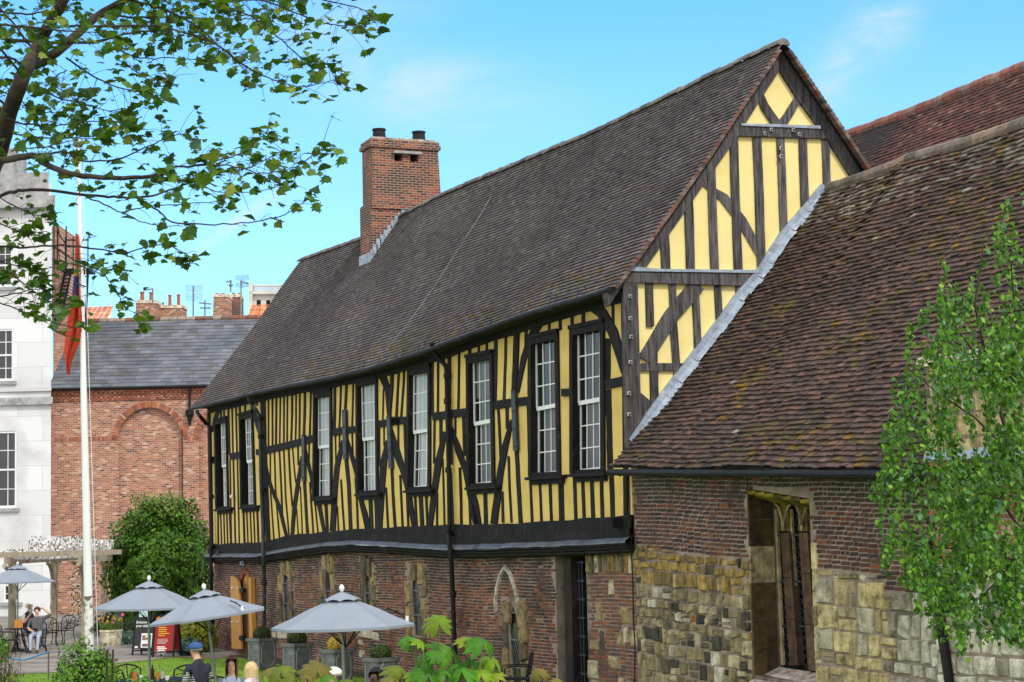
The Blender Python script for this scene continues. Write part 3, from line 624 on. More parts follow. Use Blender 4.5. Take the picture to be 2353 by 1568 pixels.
# wall plate under the eaves, sill beam, lead ledge and moulded string above the undercroft
def lineband(name, tab, z0, z1, x0, x1, mat, ys=None, wob=.012, tone=None, par=None):
    g = MB(); ys = ys or [YN + (YF - YN) * i / 46 for i in range(47)]; P = []
    for y in ys:
        z = interp(tab, y); a, c = ru(-wob, wob), ru(-wob, wob)
        P.append((V((x0 + ru(-wob, wob) * .5, y, z + z0 + a)), V((x0 + ru(-wob, wob) * .5, y, z + z1 + c)), V((x1, y, z + z1)), V((x1, y, z + z0))))
    for p, q in zip(P, P[1:]):
        k = ru(.75, 1.3) if tone is None else 1
        g.quad(p[0], p[1], q[1], q[0], (k, k, k)); g.quad(p[1], p[2], q[2], q[1], (k, k, k)); g.quad(p[0], q[0], q[3], p[3], (k, k, k))
    g.quad(*P[0]); g.quad(*P[-1]); return g.build(name, mat, par or hall)
lineband('wall_plate', EZ, -.19, -.04, -.05, .2, 'timber')
lineband('soffit_board', EZ, -.05, -.02, -.33, .2, 'sheet', wob=.002)
lineband('sill_beam', BZ, -.30, .012, -.045, .25, 'timber', wob=.018)
lineband('jetty_beam', LZ, -.02, .20, -.075, .25, 'timber', wob=.02)
g = MB(); ys = [YN - .04 + (YF - YN + .06) * i / 60 for i in range(61)]; P = []
for y in ys:
    z = interp(LZ, y); j = ru(-.008, .008); k = ru(-.01, .01)
    P.append([V((.05, y, z + .07)), V((-.09, y, z + .045 + j)), V((-.17 + k, y, z - .015 + j)), V((-.175 + k, y, z - .045 + j)), V((-.05, y, z - .05))])
for p, q in zip(P, P[1:]):
    for k in range(4): g.quad(p[k], p[k + 1], q[k + 1], q[k])
g.build('lead_ledge', 'darklead', hall)
g = MB(); P = []
prof = [(-.155, -.05), (-.15, -.085), (-.11, -.095), (-.125, -.13), (-.085, -.16), (-.09, -.19), (-.03, -.22), (.3, -.22)]
for y in ys:
    z = interp(LZ, y); j = ru(-.007, .007); P.append([V((a + ru(-.006, .006), y, z + c + j)) for a, c in prof])
for p, q in zip(P, P[1:]):
    kk = ru(.8, 1.3)
    for k in range(len(prof) - 1): g.quad(p[k], p[k + 1], q[k + 1], q[k], (kk, kk, kk))
g.add(P[0], [tuple(range(len(prof)))]); g.build('string_moulding', 'timber', hall)
# rounded beam end at the near corner
g = MB(); q = hit(*C6(165, 430), 0, -.1); g.bar(V((-.24, YN + .35, q.z)), V((-.02, YN + .35, q.z + .02)), .16, .17); g.build('beam_end', 'timber', hall)

# iron straps over the posts
for zf, a, c, w, sc in [(Z2, (360, 535), (361, 955), 24, s2), (Z3, (166, 425), (174, 870), 30, s3), (Z3, (562, 480), (582, 955), 28, s3), (Z5, (370, 480), (386, 930), 28, s5), (Z4, (477, 560), (487, 1000), 12, s4)]:
    o = timber('iron_strap', [zf(*a), zf(*c)], w / sc / 1.7408, .075, parent=hall, mat='iron', back=-.02, wob=.0)
    g = MB(); A, B_ = hit(*zf(*a), 0, -.075), hit(*zf(*c), 0, -.075)
    for f in (.04, .36, .66, .94): g.lathe(A.lerp(B_, f) - V((0, 0, 0)), [(.0, 0), (.028, .0), (.028, .03), (.0, .03)], 6)
    g.build('bolt', 'iron', o)
# downpipes with swan necks and collars
def pipe(pts, r, mat, collars=(), head=None, parent=hall, name='downpipe'):
    g = MB(); g.tube(pts, r, 10); o = g.build(name, mat, parent, smooth=False)
    if collars:
        for c in collars: g = MB(); g.lathe(c - V((0, 0, .06)), [(r * 1.05, 0), (r * 1.45, .01), (r * 1.45, .11), (r * 1.05, .12)], 10); g.build('pipe_collar', 'blackpaint', o)
    return o
P = [hit(*p, 0, x) for p, x in [(Z4(345, 40), -.42), (Z4(352, 95), -.38), (Z4(400, 160), -.26), (Z4(455, 222), -.13), (Z4(463, 270), -.11), (Z4(480, 1000), -.11), (Z4(488, 1480), -.13), (K5(590, 380), -.15), (K5(600, 470), -.22), (K5(612, 560), -.20), (K5(625, 860), -.12), (K5(640, 1280), -.10), (K5(655, 1560), -.10)]]
P.append(V((P[-1].x, P[-1].y, .1)))
pipe(P, .05, 'blackpaint', [hit(*p, 0, -.11) for p in (Z4(466, 300), Z4(468, 500), Z4(478, 1040), K5(598, 370), K5(628, 860))])
P = [hit(*p, 0, x) for p, x in [(Z1(440, 85), -.42), (Z1(445, 120), -.38), (Z1(515, 225), -.16), (Z1(538, 270), -.12), (Z1(548, 860), -.12), (Z1(565, 1250), -.13), (K4(708, 420), -.17), (K4(712, 560), -.22), (K4(718, 780), -.12), (K4(715, 1130), -.1)]]
P.append(V((P[-1].x, P[-1].y, .1)))
pipe(P, .055, 'greypipe', [hit(*p, 0, -.12) for p in (Z1(540, 280), Z1(543, 440), Z1(565, 920), K4(716, 770))])
P = [hit(*p, 0, x) for p, x in [(Z1(-30, 215), -.42), (Z1(0, 260), -.38), (Z1(60, 330), -.14), (Z1(88, 350), -.11), (Z1(95, 700), -.11), (Z1(105, 1400), -.12), (K4(290, 480), -.18), (K4(290, 700), -.18), (K4(295, 900), -.1)]]
P.append(V((P[-1].x, P[-1].y, .1)))
pipe(P, .055, 'blackpaint', [hit(*p, 0, -.11) for p in (Z1(95, 640), Z1(102, 980), Z1(103, 1430), K4(290, 700))])
# small white alarm box and floodlights
for c, r, m in ((Z1(280, 978), .05, 'white'), (Z1(160, 1490), .07, 'greypipe'), (K4(545, 615), .09, 'greypipe')):
    g = MB(); g.lathe(hit(*c, 0, -.12), [(r * .5, -r), (r, -r * .5), (r * .9, r * .5), (r * .3, r)], 8); g.build('wall_lamp', m, hall)

# ---- undercroft wall (plane x = .12)
UX = .12
def to_u(u, v, d): return V((UX + d, u, v))
def pu(px): p = hit(px[0], px[1], 0, UX); return (p.y, p.z)
def lancet(cx0, y0, cx1, y1, w, zf):           # centre line top/bottom and half-width in zoom px; pointed head
    a, c = zf(cx0, y0), zf(cx1, y1); A, B_ = pu(a), pu(c)
    l, r = pu(zf(cx1 - w / 2, y1)), pu(zf(cx1 + w / 2, y1)); hw = abs(l[0] - r[0]) / 2
    return [(B_[0] - hw, B_[1]), (B_[0] + hw, B_[1]), (A[0] + hw, A[1] - .45), (A[0] + hw * .6, A[1] - .16), (A[0], A[1]), (A[0] - hw * .6, A[1] - .16), (A[0] - hw, A[1] - .45)]
LAN = [lancet(888, 650, 905, 1075, 46, K4), lancet(1222, 600, 1236, 985, 44, K4), lancet(1542, 630, 1556, 1010, 46, K4), lancet(1930, 680, 1960, 1195, 62, K4), lancet(1110, 955, 1150, 1640, 72, K5)]
door = [pu(K4(*p)) for p in [(535, 1300), (600, 1300), (606, 770), (590, 720), (563, 690), (545, 725), (530, 775)]]
tall = [pu(K5(*p)) for p in [(1500, 1700), (1712, 1700), (1695, 545), (1448, 545)]]
tall[0] = (tall[3][0], tall[0][1]); tall[1] = (tall[2][0], tall[1][1])
HO = LAN + [door, tall]
g = MB(); ub = [(y, z - .2) for y, z in LZ if YN < y < YF]
outer = [(YN, -.1), (YF, -.1), (YF, interp(LZ, YF) - .15)] + ub[::-1] + [(YN, interp(LZ, YN) - .15)]
wall_holes(g, to_u, outer, HO, .35); g.build('undercroft_wall', 'mortar', hall)
occ = []
STP = [(3, (.25, .18, .09)), (2, (.33, .25, .14)), (2, (.18, .135, .08)), (1.5, (.10, .085, .065)), (.7, (.38, .31, .18))]
for li, h in enumerate(LAN):                    # worn stone jambs of the lancets
    qb = MB()
    y0 = min(p[0] for p in h); y1 = max(p[0] for p in h); zb = h[0][1]; zt = h[4][1]
    for side in (0, 1):
        z = zb - .1
        while z < zt - .25:
            hh = ru(.26, .48); ww = ru(.22, .38)
            u0, u1 = (y0 - ww, y0 - .01) if side == 0 else (y1 + .01, y1 + ww)
            stone_block(qb, to_u, u0, z, u1, z + hh - .02, ru(.03, .06), pick(STP), .045); occ.append((u0 - .03, z, u1 + .03, z + hh)); z += hh
    stone_block(qb, to_u, y0 - .22, zb - .3, y1 + .22, zb - .02, .07, pick(STP), .02); occ.append((y0 - .25, zb - .32, y1 + .25, zb))
    if li < 4:                                  # weathered head stone
        for k in range(2): stone_block(qb, to_u, y0 - .2 + k * .35, zt - .25 + .05 * k, y0 + .12 + k * .38, zt + .2, ru(.05, .10), pick(STP), .05)
        occ.append((y0 - .22, zt - .3, y1 + .3, zt + .2))
    else:
        stone_block(qb, to_u, y0 - .3, zt - .35, y0 + .1, zt + .12, .05, (.30, .23, .12), .03); stone_block(qb, to_u, y1 - .12, zt - .35, y1 + .25, zt + .1, .05, (.26, .2, .11), .03)
        occ.append((y0 - .3, zt - .4, y1 + .28, zt + .15))
    qb.build('window_stones', 'stone', hall)
stn = [(1490, 1310, 1530, 1370), (1475, 1235, 1510, 1270), (1590, 1170, 1640, 1230), (1465, 1140, 1590, 1200), (785, 1165, 815, 1210), (1140, 1345, 1170, 1420), (830, 1145, 900, 1215)]
qb = MB()
for x0, y0_, x1, y1_ in stn:
    a, c = pu(K4(x0, y1_)), pu(K4(x1, y0_)); u0, u1 = min(a[0], c[0]), max(a[0], c[0])
    stone_block(qb, to_u, u0, a[1], u1, c[1], .03, pick([(2, (.5, .46, .38)), (1, (.33, .27, .17))]), .02); occ.append((u0, a[1], u1, c[1]))
qb.build('patch_stones', 'stone', hall)
# slim pointed hood of grey stone over the nearest lancet
g = MB(); HP = [hit(*K5(*p), 0, UX) for p in [(980, 1000), (975, 900), (990, 800), (1015, 700), (1050, 645), (1090, 690), (1125, 790), (1150, 900), (1165, 1000)]]
g.tube(HP, .055, 6, (.5, .48, .45)); g.build('hood_mould', 'stone', hall)
YS = pu(K5(1700, 900))[0]                       # right of the tall opening the wall turns to rubble and brick
BRP = [(4, (.185, .062, .038)), (3, (.13, .050, .036)), (2.2, (.25, .080, .038)), (2.6, (.065, .042, .038)), (1, (.24, .14, .11)), (.5, (.30, .095, .04))]
BRD = [(3, (.05, .036, .032)), (2, (.09, .05, .04)), (1, (.14, .06, .045))]
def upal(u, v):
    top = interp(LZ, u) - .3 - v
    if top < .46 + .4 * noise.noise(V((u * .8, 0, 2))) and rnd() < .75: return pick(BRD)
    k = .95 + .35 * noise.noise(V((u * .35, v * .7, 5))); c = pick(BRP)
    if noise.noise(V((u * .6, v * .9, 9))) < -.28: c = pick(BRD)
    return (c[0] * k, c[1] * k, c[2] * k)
reg = [(YS, -.1), (YF, -.1), (YF, interp(LZ, YF) - .2)] + [(y, z - .2) for y, z in LZ if YS < y < YF][::-1] + [(YS, interp(LZ, YS) - .2)]
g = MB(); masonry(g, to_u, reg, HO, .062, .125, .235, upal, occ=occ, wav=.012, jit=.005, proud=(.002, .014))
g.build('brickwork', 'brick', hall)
TAN = [(3, (.42, .34, .20)), (2, (.33, .25, .13)), (2, (.24, .19, .13)), (1, (.52, .46, .34)), (1, (.10, .085, .07)), (.6, (.36, .20, .06))]
g = MB(); occ2 = []
z2 = pu(K5(1800, 690))[1]
def rub(g, u0, u1, v0, v1, hmin, hmax, wmin, wmax, pal, prob=1, to=to_u, tilt=0, pr=(.012, .035), occl=None, hole=None):
    z = v0
    while z < v1:
        hh = ru(hmin, hmax); u = u0 - ru(0, wmin)
        while u < u1:
            ww = ru(wmin, wmax); dz = tilt * (29.5 - u); a, c = max(u, u0), min(u + ww, u1)
            if c - a > .05 and rnd() < prob and not (hole and hole((a + c) / 2, z + hh / 2 - dz)):
                stone_block(g, to, a + .012, z + .012 - dz, c - .012, z + hh - .012 - dz, ru(*pr), pal((a + c) / 2, z), .018)
                if occl is not None: occl.append((a, z - dz, c, z + hh - dz))
            u += ww
        z += hh
rub(g, YN, YS, z2, interp(LZ, YS) - .2, .26, .36, .10, .22, lambda u, v: pick(TAN), occl=occ2)
for k in range(34):
    u = ru(YN, YS - .3); v = ru(0, z2 - .3) if k > 16 else ru(0, 1.2); ww, hh = ru(.15, .42), ru(.14, .34)
    if any(a < u + ww and u < c and b0 < v + hh and v < d for a, b0, c, d in occ2): continue
    stone_block(g, to_u, u, v, min(u + ww, YS), v + hh, ru(.012, .03), pick(TAN), .02); occ2.append((u - .02, v - .02, u + ww + .02, v + hh + .02))
g.build('rubble_stones', 'stone', hall)
g = MB(); reg = [(YN, -.1), (YS, -.1), (YS, z2), (YN, z2)]
masonry(g, to_u, reg, HO, .066, .12, .235, lambda u, v: pick([(3, (.17, .085, .07)), (2, (.12, .07, .065)), (2, (.22, .08, .05)), (1, (.28, .10, .045))]), occ=occ2, wav=.01, jit=.005)
g.build('brickwork', 'brick', hall)
# leaded glass of the lancets
for h in LAN:
    y0 = min(p[0] for p in h); y1 = max(p[0] for p in h); zb = h[0][1]; zt = h[4][1]; X = UX + .035
    g = MB(); g.add([V((X, p[0], p[1])) for p in h], [tuple(range(len(h)))]); pn = g.build('lancet_window', 'glass', hall)
    g = MB(); s = .16; k = -12
    for k in range(-14, 30):
        for sg in (1, -1):                      # diamond cames
            a = V((X - .006 - .002 * (sg > 0), y0, zb + k * s)); c = V((X - .006 - .002 * (sg > 0), y1, zb + k * s + sg * (y1 - y0) * 1.7))
            lo, hi = zb, zt - .2
            if min(a.z, c.z) < lo or max(a.z, c.z) > hi: continue
            g.bar(a, c, .008, .008)
    z = zb + .45
    while z < zt - .1: g.bar(V((X - .02, y0, z)), V((X - .02, y1, z)), .03, .03); z += .52
    g.build('glazing_bars', 'darklead', pn)
# arched doorway: open honey-coloured leaves, inner jamb
g = MB(); g.add([V((UX + .34, p[0], p[1])) for p in door], [tuple(range(len(door)))]); dw = g.build('doorway', 'dark', hall)
def leafdoor(pts, x, th):
    g = MB(); g.prism([hit(*K4(*p), 0, x) for p in pts], V((th, 0, 0))); return g.build('door_leaf', 'oak', dw)
ld = leafdoor([(455, 1296), (530, 1300), (518, 820), (505, 760), (480, 725), (445, 712)], -.10, .06)
g = MB()
for p in [(458, 810), (500, 812), (458, 1082), (505, 1082)]: g.lathe(hit(*K4(*p), 0, -.125), [(.0, -.03), (.03, -.01), (.03, .01), (0, .03)], 6)
g.build('stud_bolt', 'white', ld)
g = MB()
for y_ in (830, 1210): g.prism([hit(*K4(*p), 0, -.12) for p in [(515, y_ - 18), (545, y_ - 18), (545, y_ + 18), (515, y_ + 18)]], V((.1, 0, 0)))
g.build('hinge', 'blackpaint', ld)
ld = leafdoor([(595, 1290), (612, 1285), (622, 1195), (608, 725), (590, 722)], -.02, .12)
g = MB(); g.prism([hit(*K4(*p), 0, UX + .02) for p in [(552, 1297), (585, 1297), (582, 720), (563, 705), (545, 760)]], V((.12, 0, 0))); g.build('door_jamb', 'oak', dw)
g = MB(); g.prism([hit(*K4(*p), 0, UX + .1) for p in [(586, 1270), (600, 1270), (590, 800), (574, 760)]], V((.03, 0, 0))); g.build('door_curtain', 'white', dw)
# pointed brick surround
g = MB()
AR = [K4(*p) for p in [(518, 800), (530, 740), (545, 700), (563, 670), (585, 690), (602, 720), (612, 780)]]
for a, c in zip(AR, AR[1:]):
    A, B_ = hit(*a, 0, UX - .01), hit(*c, 0, UX - .01)
    for k in range(3): g.bar(A.lerp(B_, k / 3 + .02), A.lerp(B_, (k + .9) / 3), .05, .16, pick([(2, (.34, .10, .05)), (1, (.22, .07, .04))]), up=V((0, 0, 1)) if abs(A.y - B_.y) > abs(A.z - B_.z) else V((0, 1, 0)))
g.build('door_arch', 'brick', dw)
# tall dark barred opening
u0, u1 = min(p[0] for p in tall), max(p[0] for p in tall); zt = max(p[1] for p in tall)
g = MB(); g.quad(V((UX + .34, u0, -.1)), V((UX + .34, u1, -.1)), V((UX + .34, u1, zt)), V((UX + .34, u0, zt))); tw = g.build('tall_window', 'dark', hall)
g = MB(); a, c = hit(*K5(1540, 700), 0, UX + .05).y, hit(*K5(1600, 700), 0, UX + .05).y
g.hexa([V((UX - .01, c, -.1)), V((UX - .01, a, -.1)), V((UX - .01, a, zt - .02)), V((UX - .01, c, zt - .02))] + [V((UX + .3, c, -.1)), V((UX + .3, a, -.1)), V((UX + .3, a, zt - .02)), V((UX + .3, c, zt - .02))], (2.2, 1.7, 1.5)); g.build('window_frame', 'timber', tw)
g = MB(); yb = hit(*K5(1645, 800), 0, UX + .12).y; xb = UX + .12
for dy in (-.12, 0, .12): g.tube([V((xb, yb + dy, 0)), V((xb, yb + dy, zt - .1))], .013, 5)
for k in range(9): g.bar(V((xb - .01, yb - .22, .25 + k * .33)), V((xb - .01, yb + .22, .25 + k * .33)), .03, .035)
g.build('window_grille', 'iron', tw)

# ---- near gable (plane y = 29.5)
def pg(px, d=0.0): return hit(px[0], px[1], 1, YN - d)
def to_g(u, v, d): return V((u, YN + d, v))
EZn = interp(EZ, YN)
g = MB(); P = [V((0, YN, 3.0)), V((6.3, YN, 3.0)), V((6.3, YN, EZn + .35)), V((RX, YN, interp(RZ, YN) - .12)), V((0, YN, EZn + .35))]
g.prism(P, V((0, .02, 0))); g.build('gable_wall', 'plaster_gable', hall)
g = MB(); g.prism([p + V((0, YF - YN, 0)) for p in P], V((0, -.02, 0))); g.build('far_gable_wall', 'plaster', hall)
def gt(name, pts, w, sc, zf, proud, ws=None, wob=.05):
    return timber(name, [zf(*p) for p in pts], w / sc / 1.7408, proud, axis=1, plane=YN, mat='greytimber', parent=hall, ws=[q / sc / 1.7408 for q in ws] if ws else None, wob=wob)
g1, g2 = 1.4258, 1.568
def gpoly(name, pts, zf, proud, mat='greytimber', k=1, back=.03):
    g = MB(); kk = ru(.8, 1.2) * k; g.prism([hit(*zf(*p), 1, YN - proud) for p in pts], V((0, proud + back, 0)), (kk, kk, kk)); return g.build(name, mat, hall)
gpoly('principal_rafter', [(1166, 140), (1166, 262), (1080, 392), (925, 640), (700, 960), (400, 1392), (325, 1385), (560, 1080), (800, 735), (1000, 420)], G1, .07)
gpoly('principal_rafter', [(1172, 140), (1172, 262), (1270, 420), (1440, 652), (1560, 840), (1640, 960), (1700, 960), (1640, 850), (1400, 470)], G1, .068)
gpoly('collar_beam', [(940, 575), (1405, 590), (1437, 648), (912, 632)], G1, .075)
gpoly('tie_beam', [(270, 1412), (1120, 1414), (1100, 1492), (270, 1466)], G1, .085)
gpoly('lead_flashing', [(950, 562), (950, 574), (1402, 592), (1400, 574), (1200, 568), (1135, 566)], G1, .10, 'lead')
gpoly('lead_flashing', [(335, 1378), (400, 1384), (500, 1392), (1060, 1398), (1120, 1400), (1120, 1416), (300, 1404)], G1, .11, 'lead')
for p, w in [([(513, 1190), (522, 1398)], 48), ([(652, 1000), (663, 1398)], 46), ([(780, 815), (800, 1398)], 44), ([(910, 640), (915, 900), (935, 1398)], 45), ([(1040, 640), (1052, 900), (1066, 1380)], 46), ([(1175, 640), (1185, 900), (1196, 1240)], 42), ([(1302, 645), (1316, 1060)], 42), ([(1431, 640), (1442, 980)], 40)]:
    gt('gable_stud', p, w, g1, G1, .040 + ru(0, .008))
gt('gable_brace', [(735, 905), (850, 985), (955, 1120), (1060, 1310)], 50, g1, G1, .03, ws=[20, 50, 56, 46])
gt('king_brace', [(1060, 400), (1085, 465), (1115, 510), (1160, 575)], 42, g1, G1, .045, ws=[36, 44, 46, 50]); gt('king_brace', [(1275, 415), (1240, 480), (1215, 520), (1175, 575)], 42, g1, G1, .042, ws=[34, 46, 46, 50])
gpoly('corner_post', [(302, 203), (394, 206), (405, 600), (412, 900), (418, 1060), (325, 1250), (315, 900)], G2, .08, back=.0)
for p, w in [([(468, 205), (475, 480)], 44), ([(612, 215), (625, 440)], 42), ([(618, 430), (640, 712)], 42), ([(760, 280), (775, 620)], 42), ([(897, 215), (908, 450)], 40), ([(1030, 215), (1035, 310)], 38), ([(500, 620), (500, 715)], 40), ([(498, 755), (502, 960)], 50), ([(632, 755), (632, 830)], 18)]:
    gt('gable_stud', p, w, g2, G2, .040 + ru(0, .008))
gt('gable_brace', [(775, 215), (610, 410), (440, 690)], 100, g2, G2, .055, ws=[96, 92, 84])
gt('gable_rail', [(408, 734), (700, 736)], 48, g2, G2, .05)
gpoly('gable_foot_brace', [(412, 895), (498, 968), (440, 1040), (412, 1060)], G2, .05)
gpoly('eaves_bracket', [(200, 275), (300, 165), (303, 215), (240, 310), (215, 350)], G2, .20, back=-.02)
ZN = pm('zinc_plate', (.35, .36, .37), (.5, .5, .52), 8, .5, tone=True)
for zf, x, y in [(G1, 1083, 620), (G1, 1120, 598), (G1, 1245, 601), (G1, 1280, 625), (G1, 1176, 703), (G1, 1176, 750), (G2, 346, 292), (G2, 347, 430), (G2, 352, 545), (G2, 347, 705), (G2, 338, 900), (G2, 340, 1032)]:
    q = hit(*zf(x, y), 1, YN - .095); g = MB(); g.box(q, .062, .02, .062); g.box(q - V((0, .02, 0)), .03, .03, .03, t=(.1, .1, .1)); g.build('bolt_plate', ZN, hall)
# lead flashing where the lower roof meets the gable
g = MB(); FLP = [G1(1412, 905), G1(1300, 1040), G1(1180, 1180), G1(1050, 1385), G2(1040, 240), G2(900, 435), G2(760, 620), G2(620, 800), G2(480, 985), G2(340, 1190)]
prv = None
for i in range(len(FLP) - 1):
    for k in range(4):
        f0, f1 = k / 4, (k + 1) / 4
        a = [FLP[i][j] + (FLP[i + 1][j] - FLP[i][j]) * f0 for j in (0, 1)]; c = [FLP[i][j] + (FLP[i + 1][j] - FLP[i][j]) * f1 for j in (0, 1)]
        A, B_ = pg(a, .10), pg(c, .10); w_ = V((.15, 0, -.12)) * ru(.85, 1.1); kk = ru(.85, 1.15)
        # upstand on the wall, apron over the tiles
        g.hexa([A, A + w_, B_ + w_ + V((0, 0, .02)), B_] + [p + V((0, .1, 0)) for p in (A, A + w_, B_ + w_, B_)], (kk, kk, kk))
        g.quad(A + w_ * .5, A + w_ * .9 + V((0, -.09, -.0)), B_ + w_ * .9 + V((0, -.09, 0)), B_ + w_ * .5, (kk, kk, kk))
g.build('lead_flashing', 'lead', hall)
# lightning cable over the roof
rn = (V((EX, 0, 7.05)) - V((RX, 0, 11.68))); nR = V((-.8, 0, .603)).normalized()
def roofhit(px, off=.05):
    d = ray(*px); p0 = V((EX, 40, 7.03)) + nR * off; t = (p0 - CAM).dot(nR) / d.dot(nR); return CAM + d * t
g = MB(); g.tube([roofhit(p) for p in [(1128, 452), (1100, 500), (1000, 655), (940, 740), (885, 806)]], .005, 4); g.build('lightning_cable', 'stonetrim', hall)

# ---- chimney stack on the roof
c0 = roofhit(CH(412, 1290)); yc, xc = c0.y, c0.x
def pc(px, ax, v): return hit(px[0], px[1], ax, v)
xr_ = pc(CH(1043, 750), 1, yc).x; xl_ = pc(CH(412, 1000), 1, yc).x; xs0, xs1 = pc(CH(425, 700), 1, yc).x, pc(CH(1012, 350), 1, yc).x
yb_ = pc(CH(320, 1000), 0, xc).y; zsh = pc(CH(418, 820), 1, yc).z; ztop = pc(CH(425, 300), 1, yc).z; zcap = pc(CH(425, 258), 1, yc).z
yb_ = min(max(yb_, yc + .6), yc + 3.2)
cb = MB()
holes_ = [[(pc(CH(x, y), 1, yc).x, pc(CH(x, y), 1, yc).z) for x, y in q] for q in ([(622, 435), (692, 437), (692, 372), (622, 368)], [(765, 440), (833, 442), (833, 376), (765, 374)])]
def frus(g, x0, y0, x1, y1, z0, X0, Y0, X1, Y1, z1, holes=None):
    a = [V((x0, y0, z0)), V((x1, y0, z0)), V((x1, y1, z0)), V((x0, y1, z0))]; c = [V((X0, Y0, z1)), V((X1, Y0, z1)), V((X1, Y1, z1)), V((X0, Y1, z1))]
    for i in range(4):
        j = (i + 1) % 4
        if i == 0 and holes: wall_holes(g, lambda u, v, d: V((u, y0 + d, v)), [(x0, z0), (x1, z0), (X1, z1), (X0, z1)], holes, .4)
        else: g.quad(a[i], a[j], c[j], c[i])
    g.quad(*c)
frus(cb, xl_ - .02, yc - .03, xr_ + .04, yb_ + .03, c0.z - 1.2, xl_ - .02, yc - .03, xr_ + .04, yb_ + .03, zsh)
frus(cb, xs0, yc, xr_, yb_, zsh, xs0, yc, xs1, yb_, ztop, holes_)
chm = cb.build('chimney', 'chimneybrick', hall, uv=boxuv)
for z0, z1, o in ((zsh - .12, zsh + .04, .05), (ztop - .02, ztop + .09, .06), (ztop + .09, ztop + .20, .03)):
    g = MB(); frus(g, xs0 - o, yc - o - (.03 if z0 < ztop - 1 else 0), xs1 + o + (.1 if z0 < ztop - 1 else 0), yb_ + o, z0, xs0 - o, yc - o - (.03 if z0 < ztop - 1 else 0), xs1 + o + (.1 if z0 < ztop - 1 else 0), yb_ + o, z1); g.build('brick_band', 'chimneybrick', chm, uv=boxuv)
g = MB(); g.box(((xs0 + xs1) / 2, (yc + yb_) / 2, ztop + .24), xs1 - xs0 - .1, yb_ - yc - .1, .06, t=(.5, .45, .42)); g.build('flaunching', 'stone', chm)
a_, c_ = pc(CH(605, 362), 1, yc), pc(CH(853, 368), 1, yc)
g = MB(); g.box(((a_.x + c_.x) / 2, yc - .05, (a_.z + c_.z) / 2), c_.x - a_.x, .14, .07, t=(.3, .28, .25)); g.build('vent_lintel', 'stonetrim', chm)
g = MB()
for q in holes_: g.add([V((u, yc + .39, v)) for u, v in q], [(0, 1, 2, 3)])
g.build('vent_opening', 'dark', chm)
for x in (491, 847):
    q = pc(CH(x, 262 if x < 600 else 270), 1, yc + .5); g = MB()
    g.lathe(V((q.x, yc + .55, ztop + .2)), [(.20, 0), (.17, .30), (.17, .33), (.19, .35), (.19, .39), (.14, .39), (.13, .2)], 14); g.build('chimney_pot', 'blackpaint', chm, smooth=False)
g = MB(); stp = [CH(745, 875), CH(715, 905), CH(685, 935), CH(655, 965), CH(625, 1000), CH(592, 1045), CH(560, 1085), CH(528, 1125), CH(495, 1165), CH(462, 1215), CH(430, 1265), CH(412, 1300)]
for a, c in zip(stp, stp[1:]):
    A, B_ = pc(a, 1, yc - .06), pc(c, 1, yc - .06); A2 = roofhit(a, .0); 
    zb = A.z - .52 * 1.0
    g.hexa([A + V((.03, 0, .1)), V((B_.x, A.y, A.z + .1)), V((B_.x, B_.y, B_.z - .35)), V((A.x + .03, A.y, A.z - .35))] + [p + V((0, .04, 0)) for p in [A + V((.03, 0, .1)), V((B_.x, A.y, A.z + .1)), V((B_.x, B_.y, B_.z - .35)), V((A.x + .03, A.y, A.z - .35))]])
P = [V((xl_ - .06, yc - .1, c0.z + .1)), V((xl_ - .06, yb_ + .05, c0.z + .1)), V((xl_ - .06, yb_ + .05, c0.z - .25)), V((xl_ - .06, yc - .1, c0.z - .3))]
g.quad(*P); P2 = [P[3], P[2], P[2] + V((-.22, 0, -.24)), P[3] + V((-.22, 0, -.24))]; g.quad(*P2)
g.build('stepped_flashing', 'lead', chm)

# ================================================================== SECOND NAVE ROOF BEHIND (red tiled)
nave = thing('tiled_roof_building', 'parallel building behind the gable, showing only its long red-brown tiled roof', 'building', (8.75, 25, 0))
def nroof(t, v): return V((5.3, t, 7.3)).lerp(V((8.75, t, 11.72 + .06 * math.sin(t * .5))), v)
def npal(t, v):
    c = pick([(5, (.135, .058, .045)), (3, (.105, .050, .042)), (2, (.18, .075, .055)), (1, (.085, .05, .045)), (1 if v > .8 else .1, (.24, .12, .09))]); k = .9 + .3 * noise.noise(V((t * .4, v * 3, 7)))
    return (c[0] * k, c[1] * k, c[2] * k)
tiled('roof', nroof, 52, 20, 44, .17, nave, 'tile', npal)
g = MB(); g.quad(nroof(20, 0), nroof(44, 0), nroof(44, 1), nroof(20, 1)); g.quad(nroof(20, 1), nroof(44, 1), V((12.2, 44, 7.3)), V((12.2, 20, 7.3))); g.build('roof_deck', 'sheet', nave)
g = MB(); g.prism([V((5.3, 20.2, 0)), V((12.1, 20.2, 0)), V((12.1, 20.2, 7.3)), V((8.75, 20.2, 11.6)), V((5.3, 20.2, 7.3))], V((0, 23.5, 0))); g.build('wall', 'citybrick', nave, uv=boxuv)
g = MB(); y = 20
while y < 44:
    z = nroof(y, 1).z + ru(-.01, .01); T = pick([(2, (.30, .13, .10)), (1, (.24, .17, .15)), (1, (.35, .2, .16))])
    g.tube([V((8.75, y, z - .02)), V((8.75, y + .3, z - .02))], .13, 10, T); y += .31
g.build('ridge_tile', 'tile', nave)

